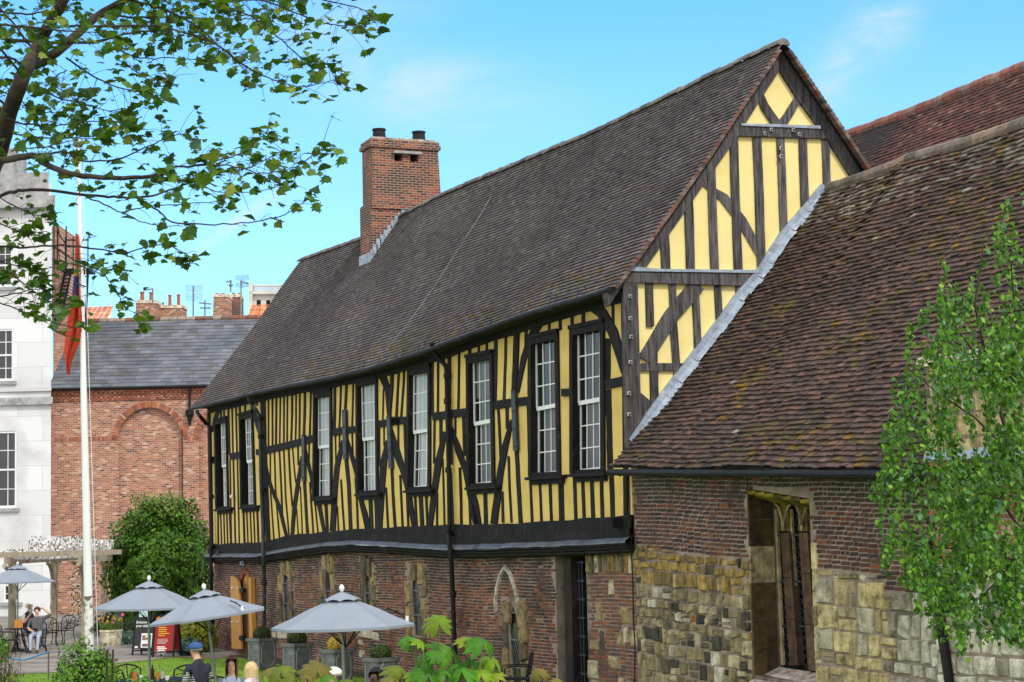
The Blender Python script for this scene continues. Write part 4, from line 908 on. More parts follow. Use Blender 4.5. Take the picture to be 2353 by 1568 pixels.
# ================================================================== CHAPEL
chapel = thing('stone_chapel', 'low chapel of mixed brick and pale stone with mossy tiled roof against the gable', 'chapel', (0, 24, 0))
CY0, CY1 = 15.0, 29.42
CEX = -.40; CRX = 4.07
CEZ = [(15.0, 3.52), (18.65, 3.68), (20.4, 3.76), (24, 3.92), (29.5, 4.16)]
def croof(t, v):
    e = V((CEX, t, interp(CEZ, t))); r = V((CRX, t, 9.14 + (.05 if t < 27 else 0)))
    k = noise.noise(V((t * .5, v * 4, 8))) * .05 + noise.noise(V((t * 1.7, v * 11, 8))) * .018 - .10 * math.sin(v * math.pi)
    # the end next to the gable drops along the flashing
    return e.lerp(r, v) + V((-.743, 0, .669)) * k
def cpal(t, v):
    c = pick([(5, (.105, .070, .060)), (3, (.080, .057, .053)), (2, (.135, .082, .066)), (.5, (.165, .088, .066)), (1.2, (.055, .044, .043)), (.02, (.30, .28, .26))])
    moss = .03 + 1.3 * max(0, noise.noise(V((t * .8, v * 4, 12))) - .12) + (.55 if v < .14 and t < 26 else .12 if v < .1 else 0) + (.35 if v > .6 and t < 24.5 else 0)
    if v < .2 and t > 27: moss *= .6
    if rnd() < moss * .55: c = pick([(3, (.115, .088, .030)), (3, (.085, .072, .035)), (.7, (.20, .12, .02))])
    if v > .85 and rnd() < .3: c = (.2, .185, .16)
    k = .9 + .3 * noise.noise(V((t * .5, v * 4, 33)))
    return (c[0] * k, c[1] * k, c[2] * k)
tiled('roof', croof, 66, CY0, CY1, .175, chapel, 'mossytile', cpal, thick=.028, lift=.048, jit=.011)
g = MB()
for i in range(30):
    a, c = CY0 + (CY1 - CY0) * i / 30, CY0 + (CY1 - CY0) * (i + 1) / 30
    for k in range(8): g.quad(*[croof(t, v) - V((-.743, 0, .669)) * .02 for t, v in ((a, k / 8), (c, k / 8), (c, (k + 1) / 8), (a, (k + 1) / 8))])
    g.quad(V((CRX, a, 9.1)), V((CRX, c, 9.1)), V((8.2, c, 4.3)), V((8.2, a, 4.3)))
g.build('roof_deck', 'sheet', chapel)
g = MB(); y = CY0
while y < CY1 - .2:
    p = croof(y, 1); T = pick([(2, (.20, .17, .145)), (1, (.14, .12, .10)), (1, (.26, .19, .15))]); q = croof(y + .3, 1)
    g.tube([V((CRX, y, p.z - .03)), V((CRX, y + .30, q.z - .03 + ru(-.01, .01)))], .125, 10, T); y += .305
g.build('ridge_tile', 'tile', chapel)
g = MB(); pts = []
for i in range(40):
    y = CY0 + (CY1 - CY0 - .0) * i / 39; pts.append(V((CEX - .06, y, interp(CEZ, y) - .075 + ru(-.003, .003))))
g.tube(pts, .055, 8)
for i in range(12):
    y = CY0 + .8 + i * 1.2; z = interp(CEZ, y) - .075; g.lathe(V((CEX - .06, y, z)), [(.0, -.066), (.03, -.062), (.03, -.05)], 6)
g.build('gutter', 'blackpaint', chapel)
WX = .03
def to_c(u, v, d): return V((WX + d, u, v))
def pcw(px, x=WX): p = hit(px[0], px[1], 0, x); return (p.y, p.z)
TILT = .0445
hole = [pcw(C7(*p)) for p in [(385, 1520), (795, 1600), (720, 330), (314, 262)]]
A1 = pcw(C7(340, 800))[0]; B1 = pcw(C7(755, 800))[0]           # left and right edges of the recess
hole = [(A1, hole[0][1]), (B1, hole[1][1]), (B1, hole[2][1]), (A1, hole[3][1])]
d_ = ray(*C7(505, 800)); t_ = (A1 - CAM.y) / d_.y; DEP = max(.25, min(.9, (CAM + d_ * t_).x - WX))
g = MB(); P = [(15.6, -.1), (29.5, -.1), (29.5, 4.4), (15.6, 3.8)]
wall_holes(g, to_c, P, [hole], DEP + .15)
for y in (15.6, 29.5): pass
g.quad(V((WX, 15.6, -.1)), V((8, 15.6, -.1)), V((8, 15.6, 4)), V((WX, 15.6, 3.8)))
g.build('wall', 'mortar', chapel)
def bz(u):                                     # height of the joint between upper brick and lower stone
    return interp(BT, u)
BT = sorted([pcw(C6(250, 590)), pcw(C6(600, 640)), pcw(C6(1050, 690)), pcw(C6(1500, 745)), pcw(C6(1780, 790)), pcw(B7(575, 815)), pcw(B7(580, 915)), pcw(B7(900, 925)), pcw(B7(1300, 800))])
top = [(15.6, 3.80), (29.5, 4.40)]
reg = [(u, z) for u, z in BT]; reg = [(15.6, BT[0][1])] + reg + [(29.5, BT[-1][1] + .02)] + [(29.5, 4.4), (15.6, 3.8)]
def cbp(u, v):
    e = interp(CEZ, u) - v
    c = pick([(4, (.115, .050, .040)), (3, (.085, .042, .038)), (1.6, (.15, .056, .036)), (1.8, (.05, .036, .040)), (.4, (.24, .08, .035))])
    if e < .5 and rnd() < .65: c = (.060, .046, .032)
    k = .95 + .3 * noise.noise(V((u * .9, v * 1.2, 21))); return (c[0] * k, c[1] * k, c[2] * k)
def rblock(h, m=.0): return [(min(p[0] for p in h) - m, min(p[1] for p in h) - m), (max(p[0] for p in h) + m, min(p[1] for p in h) - m), (max(p[0] for p in h) + m, max(p[1] for p in h) + m), (min(p[0] for p in h) - m, max(p[1] for p in h) + m)]
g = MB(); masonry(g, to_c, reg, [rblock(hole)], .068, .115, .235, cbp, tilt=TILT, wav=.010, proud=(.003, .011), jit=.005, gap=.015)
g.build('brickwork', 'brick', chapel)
DK = .84
OCH = [(4, (.46, .31, .10)), (3, (.36, .24, .08)), (2, (.26, .19, .09)), (1.4, (.09, .075, .055)), (1, (.50, .40, .22))]
GRY = [(3, (.27, .225, .14)), (3, (.38, .31, .19)), (2, (.50, .43, .29)), (1.5, (.16, .135, .105)), (1, (.07, .065, .06)), (.6, (.64, .60, .52)), (.25, (.36, .20, .06))]
CRM = [(4, (.60, .50, .29)), (3, (.50, .40, .22)), (2, (.60, .56, .45)), (2, (.34, .29, .20)), (1, (.22, .19, .15))]
WHT = [(4, (.56, .54, .48)), (3, (.48, .46, .41)), (2, (.62, .61, .57)), (2, (.38, .36, .31)), (1, (.28, .26, .22))]
ZT = BT[-1][1]
OCH, GRY, CRM, WHT = [[(p[0], tuple(x * DK for x in p[1])) for p in q] for q in (OCH, GRY, CRM, [(p[0], tuple(x * 1.2 for x in p[1])) for p in WHT])]
def stp_(u, v):
    if u > A1 - .05:
        f = (ZT - v) / 1.1 + noise.noise(V((u, v, 4))) * .35
        return pick(OCH if f < .75 else GRY)
    yy = pcw(B7(640, 1200))[0]
    return pick(CRM if u > yy else WHT)
g = MB()
inh = lambda u, v: (min(A1, B1) - .03 < u < max(A1, B1) + .03) and v > hole[1][1] - .15
def stones(u0, u1, seed, hmin, hmax, wmin, wmax):
    z = -.2
    rows = []
    while z < 3.2:
        hh = ru(hmin, hmax); u = u0 - ru(0, wmin)
        while u < u1:
            ww = ru(wmin, wmax); a, c = max(u, u0), min(u + ww, u1); dz = TILT * (29.5 - (a + c) / 2) * .9; u += ww
            if c - a < .06: continue
            m = (a + c) / 2; lo, hi = z - dz, z + hh - dz; lim = bz(m)
            if lo > lim - .05 or (inh(m, (lo + hi) / 2) and hi > hole[0][1] - .1): continue
            hi = min(hi, lim)
            if rnd() < .24 and hh > .16:       # split stone
                k = lo + (hi - lo) * ru(.4, .6)
                stone_block(g, to_c, a + .012, lo + .012, c - .012, k - .01, ru(.008, .035), stp_(m, lo), .016); stone_block(g, to_c, a + .012, k + .01, c - .012, hi - .012, ru(.008, .035), stp_(m, lo), .016)
            else: stone_block(g, to_c, a + .012, lo + .012, c - .012, hi - .012, ru(.006, .04), stp_(m, lo), .034 if rnd() < .7 else .015)
        z += hh
stones(A1 + .02, 29.5, 0, .10, .27, .09, .36)
stones(15.6, B1 - .02, 0, .13, .38, .12, .52)
g.build('rubble_stones', 'stone', chapel)
# deep window: ashlar reveal, two lights with mullions, tracery heads and lattice
win = MB()
uA, uB = A1, B1; zb, zt = hole[0][1], hole[3][1]
WXI = WX + DEP
def pw(px, x=None): return hit(px[0], px[1], 0, WXI if x is None else x)
z = zb - .1; k = 0
while z < zt:
    hh = ru(.35, .6)
    for a, c in ((WX - .01, WX + DEP * .55), (WX + DEP * .55, WXI)):
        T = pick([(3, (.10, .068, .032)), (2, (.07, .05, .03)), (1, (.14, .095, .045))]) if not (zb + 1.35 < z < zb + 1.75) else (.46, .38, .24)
        e = .012
        win.hexa([V((a + e, uA - .02, z + e)), V((c - e, uA - .02, z + e)), V((c - e, uA - .02, z + hh - e)), V((a + e, uA - .02, z + hh - e))] + [V((a, uA + .01, z)), V((c, uA + .01, z)), V((c, uA + .01, z + hh)), V((a, uA + .01, z + hh))], T)
    z += hh
wn = win.build('window', 'stone', chapel)
g = MB(); g.quad(V((WXI + .1, uA, zb - .3)), V((WXI + .1, uB, zb - .3)), V((WXI + .1, uB, zt)), V((WXI + .1, uA, zt))); g.build('pane', 'glass', wn)
g = MB()
for cs, hw in (((575, 600, 545), .0), ((695, 745, 715), .0)):
    pass
def vbar(px0, px1, yT, yB, x0, dep, T):
    a, c, d, e = [pw(C7(*p), x0) for p in [(px0[0], yT), (px0[1], yT), (px1[1], yB), (px1[0], yB)]]
    g.hexa([a, c, d, e] + [p + V((dep, 0, 0)) for p in (a, c, d, e)], T)
MX = WXI - .04
BRS = (.10, .062, .045)
for seg in [(560, 860), (864, 1140), (1144, 1452)]:
    f = lambda y: (y - 560) / 900
    vbar((542 + 62 * f(seg[0]), 598 + 62 * f(seg[0])), (542 + 62 * f(seg[1]), 598 + 62 * f(seg[1])), seg[0], seg[1], MX, .12, BRS)
for seg in [(560, 832), (836, 1175), (1179, 1490)]:
    f = lambda y: (y - 560) / 900
    vbar((665 + 62 * f(seg[0]), 722 + 62 * f(seg[0])), (665 + 62 * f(seg[1]), 726 + 62 * f(seg[1])), seg[0], seg[1], MX - .01, .14, (.115, .072, .05))
for x0, x1 in ((600, 655), (500, 545)):
    vbar((x0, x0 + 14), (x1, x1 + 16), 400, 1450, MX + .05, .04, (.42, .34, .22))
vbar((500, 722), (500, 722), 345, 352, MX - .02, .1, (.5, .42, .25))
g.build('mullion', 'stone', wn)
g = MB()
for cx in (560, 685):                          # tracery head plates with pointed arches
    for s_ in (-1, 1):
        P = [C7(cx + s_ * 0, 545), C7(cx + s_ * 8, 470), C7(cx + s_ * 30, 390), C7(cx + s_ * 62, 350)]
        P = [pw(p, MX - .03) for p in P]; g.tube(P, .016, 5, (.42, .35, .20))
    a, c, d, e = [pw(C7(*p), MX + .02) for p in [(cx - 26, 352), (cx + 34, 352), (cx + 38, 548), (cx - 20, 548)]]
    g.hexa([a, c, d, e] + [p + V((.06, 0, 0)) for p in (a, c, d, e)], (.20, .145, .055))
g.build('tracery', 'stone', wn)
g = MB()
for (xa, xb), (xa2, xb2), yT, yB in [((505, 545), (560, 602), 400, 1450), ((605, 660), (665, 722), 400, 1460)]:
    n = 17
    for k in range(n):
        y0, y1_ = yT + (yB - yT) * k / n, yT + (yB - yT) * (k + 1) / n; f0, f1 = k / n, (k + 1) / n
        L0, R0_, L1, R1_ = xa + (xa2 - xa) * f0, xb + (xb2 - xb) * f0, xa + (xa2 - xa) * f1, xb + (xb2 - xb) * f1
        g.bar(pw(C7(L0, y0), WXI + .07), pw(C7(R1_, y1_), WXI + .07), .014, .014); g.bar(pw(C7(R0_, y0), WXI + .08), pw(C7(L1, y1_), WXI + .08), .014, .014)
    for y in (575, 890, 1190): 
        f = (y - yT) / (yB - yT); g.bar(pw(C7(xa + (xa2 - xa) * f, y), WXI + .03), pw(C7(xb + (xb2 - xb) * f, y), WXI + .03), .03, .03)
g.build('glazing_bars', 'iron', wn)
g = MB(); a, c = uA + .0, uB - .05            # sloping sill
g.hexa([V((WX - .10, a, zb - .10)), V((WX - .10, c, zb - .10 - .05)), V((WX + DEP, c, zb + .10 - .05)), V((WX + DEP, a, zb + .10))] + [V((WX - .10, a, zb - .26)), V((WX - .10, c, zb - .31)), V((WX + DEP, c, zb - .3)), V((WX + DEP, a, zb - .3))], (.50, .44, .42)); g.build('sill', 'stone', wn)
g = MB(); 
for k in range(7):
    u0 = uB + (uA - uB) * k / 7; u1 = uB + (uA - uB) * (k + 1) / 7; zt = hole[2][1] + (hole[3][1] - hole[2][1]) * (k + .5) / 7 - .05
    g.hexa([V((WX - .01, u0, zt - .02)), V((WX - .01, u1 - .01, zt - .02)), V((WXI, u1 - .01, zt - .16)), V((WXI, u0, zt - .16))] + [V((WX - .01, u0, zt + .03)), V((WX - .01, u1 - .01, zt + .03)), V((WXI, u1 - .01, zt)), V((WXI, u0, zt))], pick([(2, (.26, .20, .025)), (1, (.12, .095, .03))]))
g.build('window_lintel', 'stone', wn)
# pale quoins on the right side of the window
g = MB(); z = zb - .4
while z < 2.55:
    hh = ru(.28, .5); stone_block(g, to_c, uB - .16, z + .01, uB - .01, z + hh - .01, .02, pick([(3, (.56, .47, .28)), (1, (.6, .54, .4))]), .01); z += hh
g.build('quoin', 'stone', chapel)
# leaning downpipe and cable
P = [hit(*B7(*p), 0, -.38) for p in [(905, 560), (955, 830), (975, 960), (1010, 1200), (1065, 1568)]]; P = [P[0]] + P[1:]; q = P[-1] + (P[-1] - P[-2]) * 1.5; P.append(q)
pipe(P, .062, 'blackpaint', [P[3], P[2]], parent=chapel)
g = MB(); g.tube([hit(*C6(*p), 0, WX - .05) for p in [(205, 90), (210, 400), (222, 600), (235, 900), (240, 1150), (250, 1330), (245, 1568), (252, 1800)]], .012, 5); g.build('wall_cable', 'blackpaint', chapel)
# projecting stone bay with coping at the right
BX = -.30
def bay(px): p = hit(px[0], px[1], 0, BX); return p
q0 = bay(S((3700, 1470))); bz1 = q0.z; by1 = q0.y
g = MB(); g.prism([V((BX, 13, -.1)), V((BX, by1, -.1)), V((BX, by1, bz1)), V((BX, 13, bz1))], V((2.6, 0, 0))); g.build('bay_wall', 'mortar', chapel)
g = MB()
to_b = lambda u, v, d: V((BX + d, u, v))
rub(g, 13, by1, 0, 2.5, .16, .34, .18, .5, lambda u, v: pick(WHT), to=to_b)
rub(g, 13, by1, 3.9, bz1 - .05, .2, .32, .2, .5, lambda u, v: pick(CRM), to=to_b)
g.build('rubble_stones', 'stone', chapel)
g = MB(); masonry(g, to_b, [(13, 2.5), (by1, 2.5), (by1, 3.9), (13, 3.9)], [], .068, .115, .235, lambda u, v: pick([(3, (.34, .12, .06)), (2, (.24, .09, .06)), (1, (.42, .30, .2))])); g.build('brickwork', 'brick', chapel)
g = MB(); g.hexa([V((BX - .09, 13, bz1)), V((BX - .09, by1 + .1, bz1)), V((BX - .03, by1 + .1, bz1 + .13)), V((BX - .03, 13, bz1 + .13))] + [V((2.4, 13, bz1)), V((2.4, by1 + .1, bz1)), V((2.4, by1 + .1, bz1 + .13)), V((2.4, 13, bz1 + .13))], (.55, .5, .42)); g.build('coping', 'stone', chapel)
g = MB(); g.hexa([V((BX - .06, 13, 3.86)), V((BX - .06, by1 + .05, 3.86)), V((BX - .02, by1 + .05, 4.0)), V((BX - .02, 13, 4.0))] + [V((0, 13, 3.86)), V((0, by1 + .05, 3.86)), V((0, by1 + .05, 4.0)), V((0, 13, 4.0))]); g.build('lead_flashing', 'lead', chapel)

# ================================================================== BACKDROP: brick building, white building, distant roofs
def fr(px, D): return at(px[0], px[1], D)
DB = 92.0
brk = thing('brick_building', 'red brick building with a blind arch, dentil cornice and grey slate roof', 'building', gp(300, DB))
def tb(x, y, d=0): return at(x, y, DB) + FH * d
zE = at(300, 893, DB).z; zR = at(300, 738, DB + 6).z
pL, pR = gp(112, DB), gp(640, DB)
g = MB()
def arch(cx, cy, r, yb, n=16):                 # outline in view px
    return [(cx - r, yb)] + [(cx - r * math.cos(math.pi * k / n), cy - r * 1.02 * math.sin(math.pi * k / n)) for k in range(n + 1)] + [(cx + r, yb)]
def in2(p, D=DB): q = at(p[0], p[1], D); return ((q - CAM).dot(RH), q.z)
def to_k(u, v, d): return V((CAM.x, CAM.y, 0)) + RH * u + FH * (DB + d) + V((0, 0, v))
A_ = arch(344.5, 1012, 73.5, 1440); A2 = arch(531, 1010, 73.5, 1440)
uL, uR = (pL - CAM).dot(RH), (pR - CAM).dot(RH)
wall_holes(g, to_k, [(uL, -.1), (uR, -.1), (uR, zE), (uL, zE)], [[in2(p) for p in A_], [in2(p) for p in A2]], .22)
g.quad(to_k(uL, -.1, .22), to_k(uR, -.1, .22), to_k(uR, zE - .5, .22), to_k(uL, zE - .5, .22))
def kuv(p, f, vs): q = p - CAM; return (q.dot(RH), p.z)
g.build('wall', 'citybrick', brk, uv=kuv)
g = MB()
for cx in (344.5, 531):
    for k in range(46):
        a0, a1 = math.pi * (k + .08) / 46, math.pi * (k + .92) / 46
        pp = [in2((cx - r * math.cos(a), (1012) - r * 1.02 * math.sin(a))) for r, a in ((74, a0), (74, a1), (87, a1), (87, a0))]
        g.hexa([to_k(u, v, -.02) for u, v in pp] + [to_k(u, v, .05) for u, v in pp], pick([(3, (.42, .15, .08)), (2, (.34, .12, .07)), (1, (.22, .12, .09)), (1, (.5, .25, .16))]), back=False)
g.build('arch_ring', 'brick', brk)
g = MB()
for xa, xb in ((118, 268), (420, 455)):         # soldier course at the springing of the arches
    (ua, va), (ub, vb) = in2((xa, 1016)), in2((xb, 1003)); u = ua
    while u < ub: g.hexa([to_k(u, va, -.02), to_k(u + .08, va, -.02), to_k(u + .08, vb, -.02), to_k(u, vb, -.02)] + [to_k(u, va, .02), to_k(u + .08, va, .02), to_k(u + .08, vb, .02), to_k(u, vb, .02)], pick([(3, (.42, .15, .09)), (2, (.5, .24, .16)), (1, (.25, .12, .09))]), back=False); u += .092
g.build('soldier_course', 'brick', brk)
g = MB()                                        # cornice of projecting bricks with dentils
H = .075
for i, (o, m) in enumerate(((.06, 0), (.10, 1), (.04, 2), (.09, 1), (.12, 0))):
    z = zE - .55 + i * .1
    if m == 1:
        u = uL
        while u < uR: a = to_k(u, z, -o); g.hexa([to_k(u, z, -o), to_k(u + .11, z, -o), to_k(u + .11, z + .085, -o), to_k(u, z + .085, -o)] + [to_k(u, z, .02), to_k(u + .11, z, .02), to_k(u + .11, z + .085, .02), to_k(u, z + .085, .02)], pick([(2, (.38, .13, .08)), (1, (.45, .2, .13))]), back=False); u += .22
    else:
        u = uL
        while u < uR: ww = .24; g.hexa([to_k(u, z, -o), to_k(u + ww - .01, z, -o), to_k(u + ww - .01, z + .09, -o), to_k(u, z + .09, -o)] + [to_k(u, z, .02), to_k(u + ww - .01, z, .02), to_k(u + ww - .01, z + .09, .02), to_k(u, z + .09, .02)], pick([(2, (.36, .12, .07)), (1, (.44, .18, .11)), (1, (.25, .1, .07))]), back=False); u += ww
g.build('cornice', 'brick', brk)
g = MB(); g.tube([to_k(uL, zE + .02, -.2), to_k(uR, zE + .02, -.2)], .09, 8)
for k in range(30): u = uL + .5 + k * .8; g.tube([to_k(u, zE + .1, -.2), to_k(u, zE - .09, -.3)], .012, 4)
g.build('gutter', 'blackpaint', brk)
uD = in2((437, 920))[0]
g = MB(); g.tube([to_k(uD, zE, -.18), to_k(uD, in2((437, 945))[1], -.18)], .06, 8); zz = in2((437, 960))[1]
g.lathe(to_k(uD, zz, -.15), [(.06, -.35), (.12, 0), (.2, .1), (.2, .35), (.07, .36)], 8); g.build('downpipe', 'blackpaint', brk)
g = MB(); g.tube([to_k(in2((419, 1000))[0], 8.5, -.04), to_k(in2((419, 1000))[0], 2, -.04)], .02, 4); g.build('lightning_cable', 'blackpaint', brk)
def sroof(t, v): return to_k(t, zE + .05, -.25).lerp(to_k(t, zR, 6), v)
def spal(t, v):
    c = pick([(4, (.135, .145, .175)), (2, (.12, .13, .155)), (1, (.17, .18, .205)), (.5, (.11, .11, .11))]); k = .92 + .22 * noise.noise(V((t * .5, v * 2, 1))); return (c[0] * k, c[1] * k, c[2] * k)
b = MB(); n = 19
for i in range(n):
    u = uL - (.25 if i % 2 else 0)
    while u < uR:
        j = ru(-.008, .008); a, c = max(u, uL), u + .495; p0, p1, p2, p3 = sroof(a, i / n), sroof(c, i / n), sroof(c, (i + 1.1) / n), sroof(a, (i + 1.1) / n); nr = (p1 - p0).cross(p3 - p0).normalized(); nr = nr if nr.z > 0 else -nr
        b.add([p0 + nr * (.035 + j), p1 + nr * (.035 + j), p2 + nr * .01, p3 + nr * .01, p0, p1], [(0, 1, 2, 3), (4, 5, 1, 0)], spal((a + c) / 2, i / n)); u += .5
b.build('roof', 'slate', brk)
g = MB(); g.quad(sroof(uL, 0), sroof(uR, 0), sroof(uR, 1), sroof(uL, 1)); g.quad(sroof(uL, 1), sroof(uR, 1), to_k(uR, zE, 12), to_k(uL, zE, 12)); g.build('roof_deck', 'sheet', brk)
g = MB(); u = uL - .2
while u < uR: g.tube([to_k(u, zR + .02, 6), to_k(u + .42, zR + .02, 6)], .15, 8, pick([(2, (.24, .10, .07)), (2, (.20, .13, .10)), (1, (.34, .28, .24))])); u += .44
g.build('ridge_tile', 'tile', brk)

# white Georgian building at the far left
DW = 90.9
whb = thing('white_building', 'tall pale rendered building with white sash windows and grey stone parapet at far left', 'building', gp(40, DW))
def to_w(u, v, d): return V((CAM.x, CAM.y, 0)) + RH * u + FH * (DW + d) + V((0, 0, v))
def inw(p): q = at(p[0], p[1], DW); return ((q - CAM).dot(RH), q.z)
uWR = inw((117, 1000))[0]; uWL = uWR - 14; zc = inw((60, 470))[1]
WW = [((-24, 560), (29, 660)), ((-24, 757), (31, 876)), ((-24, 992), (38, 1168)), ((8, 1306), (44, 1384))]
hs = []
for a, c in WW:
    (u0, z1), (u1, z0) = inw(a), inw(c); hs.append([(u0, z0), (u1, z0), (u1, z1), (u0, z1)])
g = MB(); wall_holes(g, to_w, [(uWL, -.1), (uWR, -.1), (uWR, zc + 1), (uWL, zc + 1)], hs, .18)
g.quad(to_w(uWR, -.1, 0), to_w(uWR, zc + 1, 0), to_w(uWR - 2.4, zc + 1, 9), to_w(uWR - 2.4, -.1, 9)); g.build('wall', 'ashlar', whb, uv=lambda p, f, vs: ((p - CAM).dot(RH) + (p - CAM).dot(FH), p.z))
def wband(name, px_top, px_bot, o, mat, x1=0):
    z1, z0 = inw((60, px_top))[1], inw((60, px_bot))[1]; g = MB()
    a = [to_w(uWL, z0, -o), to_w(uWR + x1, z0, -o), to_w(uWR + x1, z1, -o * .7), to_w(uWL, z1, -o * .7)]; c = [to_w(uWL, z0, 9), to_w(uWR + x1 - 2.6, z0, 9), to_w(uWR + x1 - 2.6, z1, 9), to_w(uWL, z1, 9)]
    g.hexa(a + c); return g.build(name, mat, whb)
wband('string_course', 914, 931, .18, 'stonetrim', .12); wband('string_course', 890, 900, .10, 'ashlar', .04)
wband('cornice', 452, 480, .35, 'stonetrim', .25); wband('parapet', 398, 452, .12, 'stonetrim', -.1)
g = MB(); z0, z1 = inw((10, 398))[1], inw((10, 338))[1]; u0, u1 = inw((-60, 398))[0], inw((25, 398))[0]
g.hexa([to_w(u0, z0 - .05, .3), to_w(u1, z0 - .05, .3), to_w(u1, z1, .3), to_w(u0, z1, .3)] + [to_w(u0, z0 - .05, 3), to_w(u1, z0 - .05, 3), to_w(u1, z1, 3), to_w(u0, z1, 3)]); g.build('chimney', 'stonetrim', whb)
for i, h in enumerate(hs):
    (u0, z0), (u1, z1) = h[0], h[2]; g = MB()
    for a, c in (((u0, z0), (u0 + .09, z1)), ((u1 - .09, z0), (u1, z1)), ((u0, z0), (u1, z0 + .13)), ((u0, z1 - .09), (u1, z1)), ((u0, (z0 + z1) / 2 - .04), (u1, (z0 + z1) / 2 + .04))):
        d = .02 if c[0] - a[0] < .5 else .03
        g.hexa([to_w(a[0], a[1], d), to_w(c[0], a[1], d), to_w(c[0], c[1], d), to_w(a[0], c[1], d)] + [to_w(a[0], a[1], .15), to_w(c[0], a[1], .15), to_w(c[0], c[1], .15), to_w(a[0], c[1], .15)])
    ncol = 3; nrow = 4 if i else 4
    for k in range(1, ncol): u = u0 + (u1 - u0) * k / ncol; g.bar(to_w(u, z0, .08), to_w(u, z1, .08), .035, .03, up=FH)
    for k in range(1, nrow):
        z = z0 + (z1 - z0) * k / nrow; g.bar(to_w(u0, z, .085), to_w(u1, z, .085), .03, .035)
    wo = g.build('window', 'white', whb)
    g = MB(); g.quad(to_w(u0, z0, .12), to_w(u1, z0, .12), to_w(u1, z1, .12), to_w(u0, z1, .12)); g.build('pane', 'glass', wo)
    g = MB(); g.hexa([to_w(u0 - .15, z0 - .16, -.12), to_w(u1 + .15, z0 - .16, -.12), to_w(u1 + .15, z0, -.12), to_w(u0 - .15, z0, -.12)] + [to_w(u0 - .15, z0 - .16, .02), to_w(u1 + .15, z0 - .16, .02), to_w(u1 + .15, z0, .02), to_w(u0 - .15, z0, .02)]); g.build('sill', 'stonetrim', wo)

def fbox(g, x0, y0, x1, y1, D, dep, t=(1, 1, 1), tx=0):          # frontal block, tx tapers the top (view px)
    a, c, d, e = at(x0, y1, D), at(x1, y1, D), at(x1 - tx, y0, D), at(x0 + tx, y0, D); f = FH * dep
    g.hexa([a, c, d, e, a + f, c + f, d + f, e + f], t)
def stack(name, label, x0, y0, x1, y1, D, pots, tx=0, group='chimney stacks beyond the slate roof', mat='citybrick', shade=(1, 1, 1)):
    y1 = y1 + 30
    r = thing(name, label, 'chimney', gp((x0 + x1) / 2, D), group); g = MB(); fbox(g, x0, y0 + 6, x1, y1, D, 1.4, tx=tx); g.build('stack', mat, r, uv=kuv)
    g = MB(); fbox(g, x0 + tx - 1.2, y0, x1 - tx + 1.2, y0 + 7, D - .05, 1.5, (.8, .7, .6)); g.build('cap', 'stone', r)
    for px, py, w, m in pots:
        q = at(px, y0 + 1, D); h = (y0 - py) * D / FPX; g = MB(); rr = w / 2 * D / FPX
        g.lathe(q + FH * .5, [(rr * 1.15, 0), (rr, h * .3), (rr * .85, h * .85), (rr * 1.1, h * .88), (rr * 1.1, h)], 10); g.build('chimney_pot', m, r)
stack('chimney_stack', 'brick chimney stack with two tall clay pots, leftmost beyond the slate roof', 312, 690, 360, 736, 112, [(323, 667, 10, 'terracotta'), (344, 668, 10, 'terracotta')])
stack('chimney_stack', 'wide brick chimney stack with two clay pots and one small black pot', 361, 701, 420, 736, 113, [(387, 674, 8, 'terracotta'), (407, 673, 8, 'terracotta'), (371, 692, 4, 'blackpaint')])
stack('chimney_stack', 'tapering red brick chimney stack beside a dark brick one near the tiled roof', 487, 676, 528, 736, 114, [(497, 671, 9, 'terracotta'), (510, 671, 9, 'terracotta')], tx=4)
stack('chimney_stack', 'narrow dark brick chimney stack with two short pots beside orange roof', 529, 676, 553, 736, 116, [(534, 670, 8, 'terracotta'), (547, 670, 8, 'terracotta')], tx=1, mat='chimneybrick')
def ptroof(name, label, x0, y0, x1, y1, D, run, uvtw=.3):
    r = thing(name, label, 'house', gp((x0 + x1) / 2, D)); A, B_ = at(x0, y1 + 25, D), at(x1, y1 + 25, D); zt_ = at((x0 + x1) / 2, y0, D + run).z; u = B_ - A; n = int(u.length / uvtw); b = MB()
    for i in range(n):
        for k in range(12):
            a = A.lerp(B_, i / n); c = A.lerp(B_, (i + .9) / n); f = lambda p, v: V((p.x, p.y, p.z)) + (FH * run + V((0, 0, zt_ - p.z))) * v
            m = a.lerp(c, .5) + V((0, 0, .08)); T = pick([(3, (.52, .17, .07)), (2, (.44, .14, .06)), (1, (.6, .25, .12))])
            b.add([f(a, k / 12), f(m, k / 12), f(c, k / 12), f(c, (k + 1) / 12), f(m, (k + .97) / 12), f(a, (k + 1) / 12)], [(0, 1, 4, 5), (1, 2, 3, 4)], T)
    b.build('roof', 'orangetile', r)
    g = MB(); g.prism([V((A.x, A.y, 0)), V((B_.x, B_.y, 0)), B_, A], FH * run * 2); g.build('wall', 'citybrick', r, uv=kuv)
    return r
ptroof('distant_house', 'house with a bright orange pantile roof just showing beside the hall roof', 555, 700, 690, 736, 118, 5)
ptroof('distant_house', 'small orange-roofed house peeping over the slate roof behind the flag', 122, 706, 232, 736, 120, 4)
